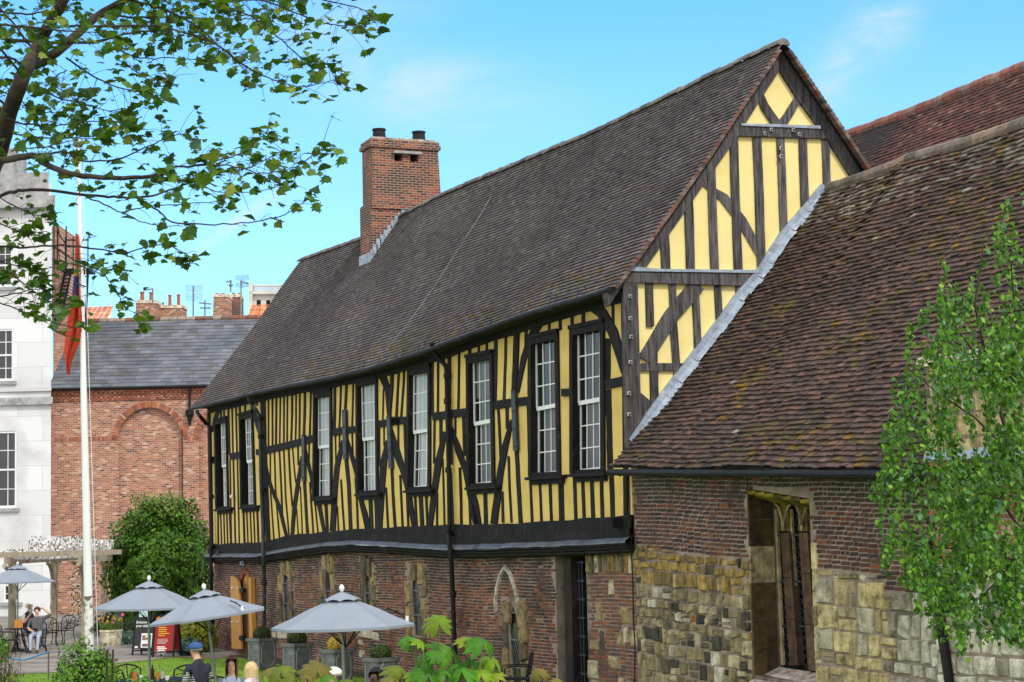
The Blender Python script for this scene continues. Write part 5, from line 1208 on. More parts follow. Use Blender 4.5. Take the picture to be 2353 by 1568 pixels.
# cathedral tower far away
tw_ = thing('cathedral_tower', 'pale limestone cathedral tower with pierced parapet, far behind the roofs', 'tower', gp(630, 420))
g = MB(); fbox(g, 574, 672, 690, 990, 420, 11); g.build('tower_wall', 'minster', tw_)
g = MB(); fbox(g, 572, 670, 692, 676, 419, 12); fbox(g, 574, 655, 690, 658, 420, 1)
x = 574
while x < 690: fbox(g, x, 657, x + 2.2, 672, 420, .8); x += 4.6
fbox(g, 572, 652, 580, 730, 419, 3); g.build('parapet', 'minster', tw_)
g = MB()
for x in (590, 612, 634, 656): fbox(g, x, 690, x + 9, 760, 419.9, .3, (.3, .3, .3))
g.build('belfry_opening', 'dark', tw_)
for i, (x, y) in enumerate(((251, 702), (278, 712))):
    t = tag(None or thing('church_pinnacle', ('taller' if i == 0 else 'shorter') + ' slender stone pinnacle on the skyline left of the chimney stacks', 'pinnacle', gp(x, 300), 'stone pinnacles on the skyline'))
    g = MB(); q = at(x, y, 300); g.lathe(q, [(.5, -6), (.45, -2.4), (.7, -2.2), (.3, -1.5), (.35, -1.3), (.04, .9)], 6); g.build('spire', 'minster', t)
# aerials
def aerial(x, y0, y1, D, grids, label, yagi=None):
    t = thing('television_aerial', label, 'aerial', gp(x, D), 'aerials above the slate roof'); k = D / FPX
    g = MB(); g.tube([at(x, y1, D), at(x, y0, D)], .045, 6); g.build('mast', 'steel', t)
    g = MB()
    for (gx0, gy0, gx1, gy1) in grids:
        n = 6
        for i in range(n): y = gy0 + (gy1 - gy0) * i / (n - 1); g.tube([at(gx0, y, D), at((gx0 + gx1) / 2, y + 1, D + .2), at(gx1, y - 1, D)], .009, 4)
        for xx in (gx0, (gx0 + gx1) / 2, gx1): g.tube([at(xx, gy0, D), at(xx, gy1, D)], .009, 4)
    if yagi:
        for (a, c) in yagi:
            g.tube([at(*a, D), at(*c, D)], .035, 4)
            for i in range(9): f = i / 8; px = a[0] + (c[0] - a[0]) * f; py = a[1] + (c[1] - a[1]) * f; g.tube([at(px, py - 3, D + .3), at(px, py + 3, D - .3)], .009, 4)
    g.build('aerial_elements', 'steel', t)
aerial(444, 657, 736, 111, [(428, 656, 464, 670), (428, 675, 464, 690)], 'tall rooftop aerial with two square grids, between the chimney stacks')
aerial(471, 690, 736, 111, [], 'short rooftop aerial with horizontal rods, right of the tall grid aerial', [((458, 696), (486, 699)), ((460, 708), (484, 708))])
aerial(554, 648, 736, 112, [(542, 633, 571, 644), (542, 650, 571, 660)], 'tall aerial with pinkish grid above the dark chimney stack', [((552, 646), (570, 652))])
aerial(530, 644, 672, 112, [], 'thin small aerial standing on the tapering chimney stack', [((520, 648), (532, 646)), ((526, 656), (535, 656))])
aerial(351, 664, 700, 111, [], 'low aerial clamped on the left chimney stack with two clay pots', [((330, 667), (352, 664))])
# fire escape stair behind the flag
fe = thing('fire_escape', 'black iron fire escape stair and landing rising behind the flag, against a brick wall', 'stair', gp(160, 96))
DF = 96
g = MB(); fbox(g, 119, 600, 150, 760, DF + 1, 4); fbox(g, 119, 520, 138, 602, DF + 1, 4); g.build('brick_wall', 'citybrick', fe, uv=kuv)
g = MB()
for x in (150, 168, 186, 202): g.tube([at(x, 545, DF), at(x, 620, DF)], .03, 5)
g.tube([at(150, 552, DF), at(204, 552, DF)], .04, 5); g.tube([at(150, 568, DF), at(204, 568, DF)], .025, 5)
for x in (124, 132, 152): g.tube([at(x, 480 if x < 130 else 520, DF), at(x, 620, DF)], .035, 5)
g.tube([at(122, 470, DF), at(124, 490, DF), at(136, 540, DF), at(150, 560, DF)], .035, 5); g.build('railing', 'blackpaint', fe)
g = MB(); fbox(g, 138, 617, 204, 622, DF - .3, 1.5); g.build('landing', 'blackpaint', fe)
g = MB()
for s_ in (0, 14): g.tube([at(150 + s_, 620, DF - .4), at(126 + s_, 736, DF - .4)], .06, 5)
for k in range(15): y = 625 + k * 8; g.bar(at(149 - (y - 620) * .2, y, DF - .4), at(163 - (y - 620) * .2, y, DF - .4), .3, .04)
g.build('stair_flight', 'blackpaint', fe)
g = MB()
for x in (190, 202): g.tube([at(x, 622, DF), at(x - 6, 760, DF)], .06, 5)
g.build('support_post', 'blackpaint', fe)

# ================================================================== FLAGPOLE AND FLAG
DP = 31.0
fp = thing('flagpole', 'tall white flagpole with a silver ball on top, paint flaking near the bottom', 'flagpole', gp(208, DP))
base = gp(210, DP); topp = at(180, 338, DP)
mp_ = pm('pole_paint', (.70, .72, .74), (.80, .82, .84), 3, .4, .1, stretch=(1, 1, .3))
mpf = pm('flaking_pole_paint', (.62, .62, .60), (.78, .78, .77), 6, .6, .4, c3=(.14, .12, .10), s3=7, t3=(.50, .56))
g = MB(); lo = base.lerp(topp, .24); g.tube([lo, topp], [.068, .030], 14, cap=False); g.build('pole', mp_, fp, smooth=True)
g = MB(); g.tube([base, lo], [.080, .068], 14, cap=False); g.build('pole_foot', mpf, fp, smooth=True)
g = MB(); g.lathe(topp, [(.01, -.02), (.06, 0), (.09, .06), (.075, .12), (.02, .155)], 14); g.build('finial', 'steel', fp, smooth=True)
g = MB(); g.tube([topp + V((.05, -.03, -.1)), base + V((.10, -.04, 1.2))], .005, 4); g.build('halyard', 'white', fp)
DFl = 31.0
fl = MB(); rows = [(540, 176, 183), (575, 174, 186), (610, 172, 189), (650, 168, 190), (700, 163, 190), (740, 156, 191), (775, 153, 188), (800, 151, 180), (830, 153, 167), (862, 158, 159.5)]
NC = 14; RR = 60; grid = []
for r in range(RR + 1):
    y = 540 + (862 - 540) * r / RR
    xa = interp([(a, b_) for a, b_, c_ in rows], y); xb = interp([(a, c_) for a, b_, c_ in rows], y); row = []
    for c in range(NC + 1):
        f = c / NC; p = at(xa + (xb - xa) * f, y, DFl); dd = .10 * math.sin(f * 9.5 + y * .012) + .04 * math.sin(f * 17 + y * .03)
        row.append(p + FH * dd - FH * .05)
    grid.append(row)
for r in range(RR):
    for c in range(NC):
        f, v = (c + .5) / NC, r / RR; T = (.55, .07, .035)
        if .22 < v < .42 and f < .62:
            T = (.62, .40, .06) if v < .30 else (.07, .09, .26)
            if v < .26 and f < .35: T = (.55, .62, .68)
            if .38 < v and (c + r) % 5 == 0: T = (.5, .04, .04)
        if .20 < v < .46 and .72 < f < .92 and r % 3 == 0: T = (.14, .10, .35)
        fl.add([grid[r][c], grid[r][c + 1], grid[r + 1][c + 1], grid[r + 1][c]], [(0, 1, 2, 3)], T)
tag(fl.build('flag', 'flag', None, smooth=True), 'limp red flag with blue and gold crest hanging in folds beside the white pole', 'flag')

# ================================================================== UMBRELLAS
def umbrella(px, D, zr, Rr, Ht, label, tilt=(0, 0), rot=.2, straps=None):
    base = gp(px, D); t = thing('parasol', label, 'parasol', base, 'grey parasols over the garden tables'); tx, ty = tilt
    def T(p):                                   # lean of the whole parasol: shear-free rotation about its foot
        v = V(p); m = Matrix.Rotation(tx, 3, 'Y') @ Matrix.Rotation(ty, 3, 'X'); return m @ v
    C = MB(); n = 8; ap = .0
    def pt(r, k, z): a = 2 * math.pi * k / n + rot; return T((r * math.cos(a), r * math.sin(a), z))
    rings = [(.24, Ht * .78), (.5, Ht * .53), (.76, Ht * .27), (1.0, .03)]
    rr = [(Rr * a if i else Rr * .20, z) for i, (a, z) in enumerate(rings)]
    for k in range(n):
        for (r0, z0), (r1, z1) in zip(rr, rr[1:]):
            sub = 4
            for s_ in range(sub):
                def P(r, z, f):
                    a, b_ = pt(r, k, zr + z), pt(r, k + 1, zr + z); q = a.lerp(b_, f); sag = -.035 * math.sin(math.pi * f) * r / Rr; return q + T((0, 0, sag))
                C.quad(P(r0, z0, s_ / sub), P(r0, z0, (s_ + 1) / sub), P(r1, z1, (s_ + 1) / sub), P(r1, z1, s_ / sub))
        a, b_ = pt(rr[-1][0], k, zr + .03), pt(rr[-1][0], k + 1, zr + .03); C.quad(a, b_, b_ + T((0, 0, -.035)), a + T((0, 0, -.035)))
    C.v = [tuple(V(v) + base) for v in C.v]; cp = C.build('canopy', 'canvas', t)
    C = MB()
    for k in range(n):
        a, b_, m = pt(Rr * .27, k, zr + Ht * .775), pt(Rr * .27, k + 1, zr + Ht * .775), None; m = a.lerp(b_, .5) + T((0, 0, -.012)); top_ = T((0, 0, zr + Ht + .015))
        a2, b2_ = a.lerp(top_, .5) + T((0, 0, .012)), b_.lerp(top_, .5) + T((0, 0, .012))
        sc_ = [a.lerp(b_, f) + T((0, 0, .022 * math.sin(math.pi * f))) for f in (0, .25, .5, .75, 1)]; up_ = [a2.lerp(b2_, f) for f in (0, .25, .5, .75, 1)]
        for i in range(4): C.quad(sc_[i], sc_[i + 1], up_[i + 1], up_[i])
        C.add([top_, a2, b2_], [(0, 1, 2)])
    C.v = [tuple(V(v) + base) for v in C.v]; C.build('vent_flap', 'canvas', cp)
    C = MB(); C.lathe((0, 0, 0), [(Rr * .20, zr + Ht * .70), (Rr * .20, zr + Ht * .80)], 8, rot=rot); C.v = [tuple(T(v) + base) for v in C.v]; C.build('vent_shadow_gap', 'dark', cp)
    C = MB()
    for k in range(n):
        a = 2 * math.pi * k / n + rot; C.tube([T((.04, 0, zr + Ht - .12)), T((Rr * .98 * math.cos(a), Rr * .98 * math.sin(a), zr + .01))], .009, 4)
        C.tube([T((.03, 0, zr - .25)), T((Rr * .5 * math.cos(a), Rr * .5 * math.sin(a), zr + Ht * .5))], .007, 4)
    C.v = [tuple(V(v) + base) for v in C.v]; C.build('ribs', 'blackpaint', t)
    C = MB(); C.tube([T((0, 0, 0)), T((0, 0, zr + Ht))], .024, 10, cap=False); C.v = [tuple(V(v) + base) for v in C.v]; C.build('pole', 'steel', t, smooth=True)
    C = MB(); C.lathe((0, 0, zr + Ht + .005), [(.012, 0), (.02, .01), (.036, .045), (.032, .075), (.01, .10)], 10); C.v = [tuple(T(v) + base) for v in C.v]; C.build('finial', 'white', t, smooth=True)
    C = MB(); C.lathe((0, 0, 0), [(.26, .0), (.27, .04), (.12, .09), (.04, .12), (.035, .3)], 14); C.v = [tuple(V(v) + base) for v in C.v]; C.build('base', 'blackpaint', t)
    if straps:
        C = MB(); k = straps; p = pt(Rr * .62, k, zr + Ht * .47) + T((0, 0, .02)); q = pt(Rr * .9, k, zr + Ht * .16) + T((0, 0, .02))
        C.tube([p, p.lerp(q, .5) + V((0, 0, .03)), q], .008, 4); C.tube([p + V((.03, .03, 0)), q + V((.05, .05, 0))], .008, 4); C.v = [tuple(V(v) + base) for v in C.v]; C.build('strap', 'blackpaint', t)
        C = MB(); C.box(q, .035, .03, .07, t=(1, 1, 1)); C.v = [tuple(V(v) + base) for v in C.v]; C.build('buckle', 'white', t)
    return t
def spx(D): return D / FPX
umbrella(342, 34.0, 3 - (1397 - 1258) * spx(34), 126 * spx(34), 62 * spx(34), 'grey parasol standing between the flagpole and the leaning parasol, over a black table', rot=.39)
umbrella(512, 29.7, 1.95, 139 * spx(29.7), 62 * spx(29.7), 'leaning grey parasol with a strap on its canopy, in front of the arched doorway', tilt=(-.115, -.03), rot=.1, straps=6.4)
umbrella(789, 25.2, 3 - (1441 - 1249) * spx(25.2), 163 * spx(25.2), 80 * spx(25.2), 'largest nearest grey parasol in front of the brick undercroft windows', rot=.35, tilt=(-.012, 0), straps=7.0)
umbrella(41, 59.0, 3 - (1338 - 1265) * spx(59), 88 * spx(59), 40 * spx(59), 'farthest grey parasol, by the timber pergola at the left edge', rot=.3)
g = MB(); g.lathe(gp(507, 42), [(.32, .0), (.33, .05), (.15, .12), (.04, .16)], 14); tag(g.build('round_weight', 'blackpaint'), 'round black parasol weight left on the grass by the planter', 'weight')

# ================================================================== GARDEN FURNITURE
def chair_proto():
    t = thing('garden_chair', '-', 'chair', (0, 0, 0), 'black ornate metal garden chairs'); g = MB()
    g.tube([(-.24, .22, .42), (-.26, .27, .60), (-.25, .31, .82), (-.15, .325, .88), (0, .33, .91), (.15, .325, .88), (.25, .31, .82), (.26, .27, .60), (.24, .22, .42)], .016, 6)
    for s_ in (-1, 1):
        g.tube([(s_ * .05, .24, .46), (s_ * .10, .26, .55), (s_ * .20, .28, .62), (s_ * .12, .29, .70), (s_ * .04, .30, .66), (s_ * .09, .31, .80), (s_ * .18, .31, .84)], .011, 5)
        g.tube([(s_ * .22, .27, .55), (s_ * .12, .28, .50), (s_ * .03, .28, .58), (s_ * .10, .30, .76), (s_ * .22, .30, .74)], .010, 5)
    g.tube([(0, .22, .44), (0, .33, .91)], .011, 5); g.tube([(-.25, .25, .5), (0, .25, .47), (.25, .25, .5)], .012, 5); g.build('backrest', 'blackpaint', t)
    g = MB()
    g.tube([(-.25, .22, .43), (-.26, -.24, .44), (.26, -.24, .44), (.25, .22, .43), (-.25, .22, .43)], .016, 6)
    for k in range(1, 8): x = -.25 + k * .0625; g.tube([(x, .22, .43), (x, -.24, .435)], .008, 4)
    for k in range(1, 5): y = -.24 + k * .09; g.tube([(-.25, y, .436), (.25, y, .436)], .008, 4)
    g.build('seat', 'blackpaint', t)
    for sx, y0, y1 in ((-1, .22, .34), (1, .22, .34), (-1, -.23, -.27), (1, -.23, -.27)):
        g = MB(); g.tube([(sx * .24, y0, .43), (sx * .22, (y0 + y1) / 2, .2), (sx * .27, y1, 0)], [.016, .013, .016], 6); g.build('leg', 'blackpaint', t)
    for sx in (-1, 1):
        g = MB(); g.tube([(sx * .26, .28, .66), (sx * .28, .05, .67), (sx * .28, -.16, .66), (sx * .29, -.2, .62), (sx * .26, -.2, .44)], .014, 6); g.build('armrest', 'blackpaint', t)
    return t
ch0 = chair_proto(); first = [True]
def chair(p, rz, label, sc=1.0):
    if first[0]: first[0] = False; ch0.location = p; ch0.rotation_euler[2] = rz; ch0['label'] = label; c = ch0
    else: c = dup(ch0, p, rz, label)
    c.scale = (sc,) * 3; return c
def table(p, r, label):
    t = thing('garden_table', label, 'table', p, 'round black garden tables'); g = MB(); p = V(p)
    g.lathe(p, [(r, .70), (r + .015, .715), (r, .73), (.03, .735)], 24); g.build('tabletop', 'blackpaint', t)
    for k in range(4):
        a = k * math.pi / 2 + .5; g = MB(); g.tube([p + V((.07 * math.cos(a), .07 * math.sin(a), .70)), p + V((.12 * math.cos(a), .12 * math.sin(a), .4)), p + V((r * .75 * math.cos(a), r * .75 * math.sin(a), .0))], .018, 6); g.build('leg', 'blackpaint', t)
    return t
def faceang(px, D, tow=0): return 0
AZ = -_a                                           # z rotation that turns local +y to the view direction
T1 = gp(352, 34.3); T3 = gp(790, 25.3); T2 = gp(548, 29.2); T4 = gp(46, 58.2)
table(T1, .72, 'round black table under the parasol beside the flagpole, with cups and bottles'); table(T2, .5, 'round black table between the two women, under the leaning parasol'); table(T4, .45, 'round black table by the seated couple near the pergola'); table(T3, .55, 'round black table under the nearest parasol')
chair(gp(303, 35.6), AZ + .5, 'black chair left of the table under the upright middle parasol, by the rose bush')
chair(gp(420, 35.0), AZ - .1, 'black chair with curved back facing us, behind the man in the cap')
chair(gp(470, 31.9), AZ + math.pi + .75, 'black lattice chair the man in the blue cap sits on', 1.02)
chair(gp(520, 30.1), AZ + .05, 'black chair under the woman in the denim jacket'); chair(gp(581, 28.1), AZ + math.pi, 'black chair under the blonde woman with her back to us')
chair(gp(22, 57.2), AZ + math.pi - 1.0, 'empty black ornate chair left of the far table, at the left edge')
chair(gp(86, 58.4), AZ + .2, 'black chair the man in grey lounges on'); chair(gp(62, 60.3), AZ - .3, 'black chair under the white-haired person')
chair(gp(112, 61.5), AZ + .3, 'black chair in front of the pergola post'); chair(gp(145, 63.0), AZ - .4, 'black chair inside the pergola shade')
chair(V((-1.0, 32.3, .10)), -1.9, 'black scrollwork chair by the stone lancet window, half behind the leafy plant')
# table-top things
def cyl(name, p, prof, mat, label, cat, t=(1, 1, 1), n=12, grp=None):
    g = MB(); g.lathe(p, prof, n, t); return tag(g.build(name, mat, smooth=False), label, cat, grp)
tz = .735
cyl('mug', at(308, 1545, 34.0) * 1 if False else V((gp(309, 34.0).x, gp(309, 34.0).y, tz)), [(.045, 0), (.055, .14)], 'tonemat', 'orange cup on the black table, left of the parasol pole', 'cup', (.75, .12, .03))
cyl('bowl', V((*gp(320, 34.0)[:2], tz)), [(.03, 0), (.06, .05), (.062, .09)], 'tonemat', 'white bowl with a red rim beside the orange cup', 'bowl', (.8, .8, .78))
cyl('bottle', V((*gp(349, 34.3)[:2], tz)), [(.035, 0), (.035, .16), (.012, .21), (.012, .25)], 'tonemat', 'dark brown bottle right behind the parasol pole', 'bottle', (.10, .04, .015))
cyl('glass', V((*gp(361, 34.2)[:2], tz)), [(.03, 0), (.035, .12)], 'tonemat', 'small glass of amber drink on the black table', 'glass', (.5, .22, .03))
cyl('bottle', V((*gp(371, 34.4)[:2], tz)), [(.03, 0), (.03, .10), (.01, .15), (.012, .18)], 'tonemat', 'clear sauce bottle with pale label on the black table', 'bottle', (.5, .5, .45))
cyl('cup', V((*gp(383, 34.0)[:2], tz)), [(.035, 0), (.05, .07)], 'tonemat', 'low white cup at the right of the black table', 'cup', (.8, .8, .78))
cyl('mug', V((*gp(548, 29.0)[:2], tz)), [(.045, 0), (.06, .13)], 'tonemat', 'orange mug on the table between the two women, left one', 'cup', (.8, .14, .05), grp=None)
cyl('mug', V((*gp(563, 28.9)[:2], tz)), [(.05, 0), (.065, .13)], 'tonemat', 'orange mug on the table near the pink hat', 'cup', (.8, .14, .05))
g = MB(); q = at(62, 1420 + 20, 58.3); g.box(V((*gp(43, 58.0)[:2], tz + .13)), .24, .04, .24, t=(.55, .22, .05)); tag(g.build('menu_board', 'tonemat'), 'small orange-brown menu holder on the far table by the pole', 'menu')

# ================================================================== PEOPLE
def skinned(edges, joints, root='pelvis', sub=1):
    bm = bmesh.new(); L_ = bm.verts.layers.skin.verify(); vs = {}
    for k, (p, r) in joints.items():
        v = bm.verts.new(p); rr = r if isinstance(r, tuple) else (r, r); v[L_].radius = rr; v[L_].use_root = (k == root); vs[k] = v
    for a, c in edges: bm.edges.new((vs[a], vs[c]))
    me = bpy.data.meshes.new('tmp'); bm.to_mesh(me); bm.free(); o = bpy.data.objects.new('tmp', me); col.objects.link(o)
    m = o.modifiers.new('s', 'SKIN'); m.use_smooth_shade = True; m.branch_smoothing = .5
    m2 = o.modifiers.new('d', 'SUBSURF'); m2.levels = sub; m2.render_levels = sub
    dg = bpy.context.evaluated_depsgraph_get(); me2 = bpy.data.meshes.new_from_object(o.evaluated_get(dg)); bpy.data.objects.remove(o); bpy.data.meshes.remove(me); return me2
def lin(c): return c
def person(loc, rz, label, shirt, legs, skin='skin', sleeve=None, hair=None, hat=None, pose='sit', armup=False, phone=False, headyaw=0, lean=0, sc=1, hairlen=0, vest=None, stripes=False, lie=0, drink=False):
    t = thing('person', label, 'person', (0, 0, 0)); SH = .95 + 0
    H = .46; j = {}
    def q(x, y, z):
        return V((x, y + (z - H) * lean, z))
    j['pelvis'] = (q(0, 0, H + .10), (.17, .125)); j['waist'] = (q(0, .0, H + .26), (.145, .11)); j['chest'] = (q(0, .01, H + .44), (.18, .125)); j['neckbase'] = (q(0, .01, H + .585), (.085, .07))
    j['neck'] = (q(0, -.005, H + .63), (.056, .058)); j['jaw'] = (q(0, -.03, H + .675), (.066, .078)); j['skull'] = (q(0, -.015, H + .765), (.082, .098)); j['crown'] = (q(0, -.005, H + .835), (.058, .072)); j['nose'] = (q(0, -.122, H + .735), (.012, .014))
    E = [('pelvis', 'waist'), ('waist', 'chest'), ('chest', 'neckbase'), ('neckbase', 'neck'), ('neck', 'jaw'), ('jaw', 'skull'), ('skull', 'crown'), ('skull', 'nose')]
    for s_, n in ((-1, 'L'), (1, 'R')):
        j['sh' + n] = (q(s_ * .19, .01, H + .53), .062)
        if armup and s_ == armup:
            j['el' + n] = (q(s_ * .40, -.02, H + .66), .045); j['wr' + n] = (q(s_ * .14, .10, H + .84), .030); hd = V((-s_ * .07, .02, .0))
        elif drink and s_ == drink:
            j['el' + n] = (q(s_ * .26, -.12, H + .30), .045); j['wr' + n] = (q(s_ * .09, -.22, H + .60), .030); hd = V((-s_ * .03, .01, .07))
        else:
            j['el' + n] = (q(s_ * .25, -.04, H + .26), .046); j['wr' + n] = (V((s_ * .10, -.29, H + .20)), .030); hd = V((-s_ * .03, -.075, .01))
        w_ = j['wr' + n][0]; j['pa' + n] = (w_ + hd * .9, (.034, .018)); E += [('chest', 'sh' + n), ('sh' + n, 'el' + n), ('el' + n, 'wr' + n), ('wr' + n, 'pa' + n)]
        sd_ = V((1, 0, 0)) if abs(hd.x) < .06 else V((0, 0, 1))
        for f in range(4):
            a = w_ + hd + sd_ * (f - 1.5) * .02; l = (.85, 1, .95, .75)[f]; d = hd.normalized()
            j['f%d%s' % (f, n)] = (a + d * .035 * l, .009); j['g%d%s' % (f, n)] = (a + d * .065 * l + V((0, 0, -.015)), .008); E += [('pa' + n, 'f%d%s' % (f, n)), ('f%d%s' % (f, n), 'g%d%s' % (f, n))]
        j['th' + n] = (w_ + hd * .7 - sd_ * s_ * .045 + V((0, 0, .01)), .010); E.append(('pa' + n, 'th' + n))
        kx = .11 * s_
        j['hip' + n] = (V((s_ * .10, -.04, H + .06)), .092); j['knee' + n] = (V((kx, -.46, H + .05)), .062); j['ank' + n] = (V((kx * .9, -.50 - lie, .10)), .040); j['foot' + n] = (V((kx * .9, -.62 - lie, .045)), (.042, .032))
        E += [('pelvis', 'hip' + n), ('hip' + n, 'knee' + n), ('knee' + n, 'ank' + n), ('ank' + n, 'foot' + n)]
    me = skinned(E, j)
    mats = [MT[skin], pm('shirt', *shirt[:2], 8, .85, .2) if not stripes else None, pm('trousers', legs, tuple(c * 1.2 for c in legs), 8, .9, .2), pm('sleeve', *(sleeve or shirt)[:2], 8, .85, .2), pm('shoe', (.03, .03, .035))]
    if stripes:
        m, N_, L2, b_ = newmat('striped_sleeve'); wv = N_.new('ShaderNodeTexWave'); wv.bands_direction = 'Z'; wv.inputs['Scale'].default_value = 9; tcx = N_.new('ShaderNodeTexCoord'); L2.new(tcx.outputs['Object'], wv.inputs[0])
        rp = N_.new('ShaderNodeValToRGB'); rp.color_ramp.elements[0].position = .48; rp.color_ramp.elements[1].position = .52; rp.color_ramp.elements[0].color = (.02, .022, .035, 1); rp.color_ramp.elements[1].color = (.6, .6, .6, 1)
        L2.new(wv.outputs[0], rp.inputs[0]); L2.new(rp.outputs[0], b_.inputs['Base Color']); mats[3] = m; mats[1] = pm('gilet', *shirt[:2], 8, .8, .2)
    for m in mats: me.materials.append(m)
    seg = [(a, c) for a, c in E]
    def region(p):
        best = None; bd = 9
        for a, c in seg:
            A, B_ = j[a][0], j[c][0]; ab = B_ - A; f = max(0, min(1, (p - A).dot(ab) / max(1e-6, ab.length_squared))); d = (p - (A + ab * f)).length
            if d < bd: bd = d; best = (a, c, f)
        return best
    for pl in me.polygons:
        a, c, f = region(pl.center); k = 0
        if a in ('pelvis', 'waist', 'chest') and not c.startswith('hip'): k = 1 if not (c.startswith('sh') and f > .62) else 3
        if a == 'chest' and c == 'neckbase': k = 1
        if a == 'neckbase': k = 1 if f < .3 else 0
        if a.startswith('sh'): k = 3 if not (stripes and f < .45) else 1
        if stripes and a == 'chest' and c.startswith('sh'): k = 1
        if a.startswith('el'): k = 3 if (sleeve != 'short' and f < .85 and not (armup or drink)) else 0
        if a.startswith('hip') or c.startswith('hip') or a.startswith('knee'): k = 2
        if a.startswith('ank'): k = 4
        if a == 'pelvis' and c == 'waist' and f < .25: k = 2
        pl.material_index = k; pl.use_smooth = True
    body = bpy.data.objects.new('body', me); col.objects.link(body); body.parent = t
    hc = j['skull'][0]
    def ell(name, c, rx, ry, rz_, mat, zcut=None, jag=0, front=None, T=(1, 1, 1), drop=0):
        g = MB(); n, m_ = 20, 12; P = []
        for a in range(m_ + 1):
            th = math.pi * a / m_
            for k in range(n):
                ph = 2 * math.pi * k / n; x, y, z = math.sin(th) * math.cos(ph), math.sin(th) * math.sin(ph), math.cos(th)
                s2 = 1 + jag * noise.noise(V((x * 4, y * 4, z * 4)))
                P.append((x, y, z, V((c.x + x * rx * s2, c.y + y * ry * s2, c.z + z * rz_ * s2))))
        idx = []
        for a in range(m_):
            for k in range(n):
                q4 = [a * n + k, a * n + (k + 1) % n, (a + 1) * n + (k + 1) % n, (a + 1) * n + k]
                z = sum(P[i][2] for i in q4) / 4; y = sum(P[i][1] for i in q4) / 4
                if zcut is not None and z < zcut: continue
                if front is not None and y < front and z < .38 and abs(sum(P[i][0] for i in q4) / 4) < .72: continue
                pts_ = []
                for i in q4:
                    v = P[i][3].copy()
                    if drop and P[i][2] < 0: v.z += P[i][2] * drop; 
                    pts_.append(v)
                g.add(pts_, [(0, 1, 2, 3)], T)
        return g.build(name, mat, t, smooth=True)
    if hair: ell('hair', hc + V((0, .012, .012)), .100 if not hat else .090, .115 if not hat else .104, .118 if not hat else .09, pm('hair', hair, tuple(min(1, c * 1.5) for c in hair), 30, .6, .6, stretch=(3, 3, .5)), jag=.12, front=-.30, drop=hairlen, zcut=(-.35 if not hairlen else None))
    if hat:
        kind, c1 = hat; mm = pm('hat_cloth', c1, tuple(min(1, c * 1.3) for c in c1), 20, .85, .3)
        ell('hat', hc + V((0, -.005, .032)), .108, .124, .080, mm, zcut=-.15)
        if kind in ('cap', 'flat'):
            g = MB(); c = hc + V((0, -.12, .035)); P = [c + V((x, -math.sqrt(max(0, 1 - (x / .085) ** 2)) * .075, -.01)) for x in (-.085, -.06, -.03, 0, .03, .06, .085)]; g.prism(P, V((0, 0, .014))); g.build('hat_peak', mm, t)
        else:
            g = MB(); g.lathe(hc + V((0, -.01, .03)), [(.10, .012), (.145, 0), (.145, .006), (.10, .02)], 20); g.build('hat_brim', mm, t)
    for s_ in (-1, 1):
        g = MB(); e = hc + V((s_ * .032, -.094, -.012)); g.lathe(e, [(.002, -.009), (.010, 0), (.002, .009)], 6); g.build('eye', 'dark', t)
    g = MB(); g.box(hc + V((0, -.100, -.078)), .045, .012, .010, t=(.42, .12, .10)); g.build('mouth', 'tonemat', t)
    for s_ in (-1, 1):
        g = MB(); g.lathe(hc + V((s_ * .082, .0, -.01)), [(.006, -.028), (.016, 0), (.008, .026)], 6); g.build('ear', skin, t)
    if vest:
        ell('gilet', V(j['chest'][0]) + V((0, 0, -.12)), .205, .155, .33, pm('gilet', vest, tuple(c * 1.3 for c in vest), 8, .8), zcut=-.75)
    if phone:
        g = MB(); g.box(V((0, -.37, H + .24)), .15, .015, .09, t=(.02, .02, .02), tilt=Matrix.Rotation(.6, 3, 'X')); g.build('phone', 'tonemat', t)
    t.location = loc; t.rotation_euler[2] = rz; t.scale = (sc,) * 3; return t
FACE = AZ                                          # local -y faces the camera
person(gp(67, 60.6), FACE + .9, 'white-haired person in navy gilet and white sleeves drinking by the far table', ((.02, .025, .05), (.03, .035, .06)), (.05, .05, .07), sleeve=((.7, .7, .7), (.75, .75, .75)), hair=(.62, .60, .57), drink=-1, vest=(.02, .025, .05), sc=1.04)
person(gp(84, 58.0), FACE + .12, 'man in grey shirt and pale blue jeans lounging with one arm behind his head', ((.075, .08, .09), (.10, .10, .115)), (.30, .34, .44), hair=(.10, .045, .025), armup=1, phone=True, lean=.22, lie=.12)
person(gp(459, 32.4), FACE + math.pi + .85, 'man in blue flat cap and navy gilet with striped sleeves, seen from behind', ((.018, .022, .04), (.03, .035, .055)), (.03, .03, .03), hat=('flat', (.035, .085, .22)), hair=(.25, .22, .2), stripes=True, sc=1.08, lean=-.12)
person(gp(530, 30.0), FACE + .1, 'woman with long brown hair and open denim jacket, facing us under the leaning parasol', ((.30, .36, .50), (.35, .42, .55)), (.05, .06, .1), sleeve=((.12, .17, .22), (.18, .24, .30)), hair=(.16, .075, .04), hairlen=1.0, sc=1.0)
person(gp(575, 28.2), FACE + math.pi - .1, 'blonde woman with her back to us in dark clothes', ((.02, .025, .045), (.03, .035, .06)), (.03, .03, .04), hair=(.55, .40, .22), hairlen=.35, sc=1.0)
person(gp(576, 25.6), FACE + math.pi + .2, 'person in a pale pink cap at the bottom edge, below the blonde woman', ((.5, .5, .52), (.6, .6, .6)), (.1, .1, .12), hat=('cap', (.72, .52, .55)), hair=(.2, .12, .07), sc=.97)
person(gp(634, 27.4), FACE + 1.2, 'person in a white hat mostly hidden behind the left fan-shaped leaves', ((.35, .35, .38), (.4, .4, .42)), (.1, .1, .12), hat=('brim', (.70, .69, .67)), hair=(.4, .35, .3), sc=.97)
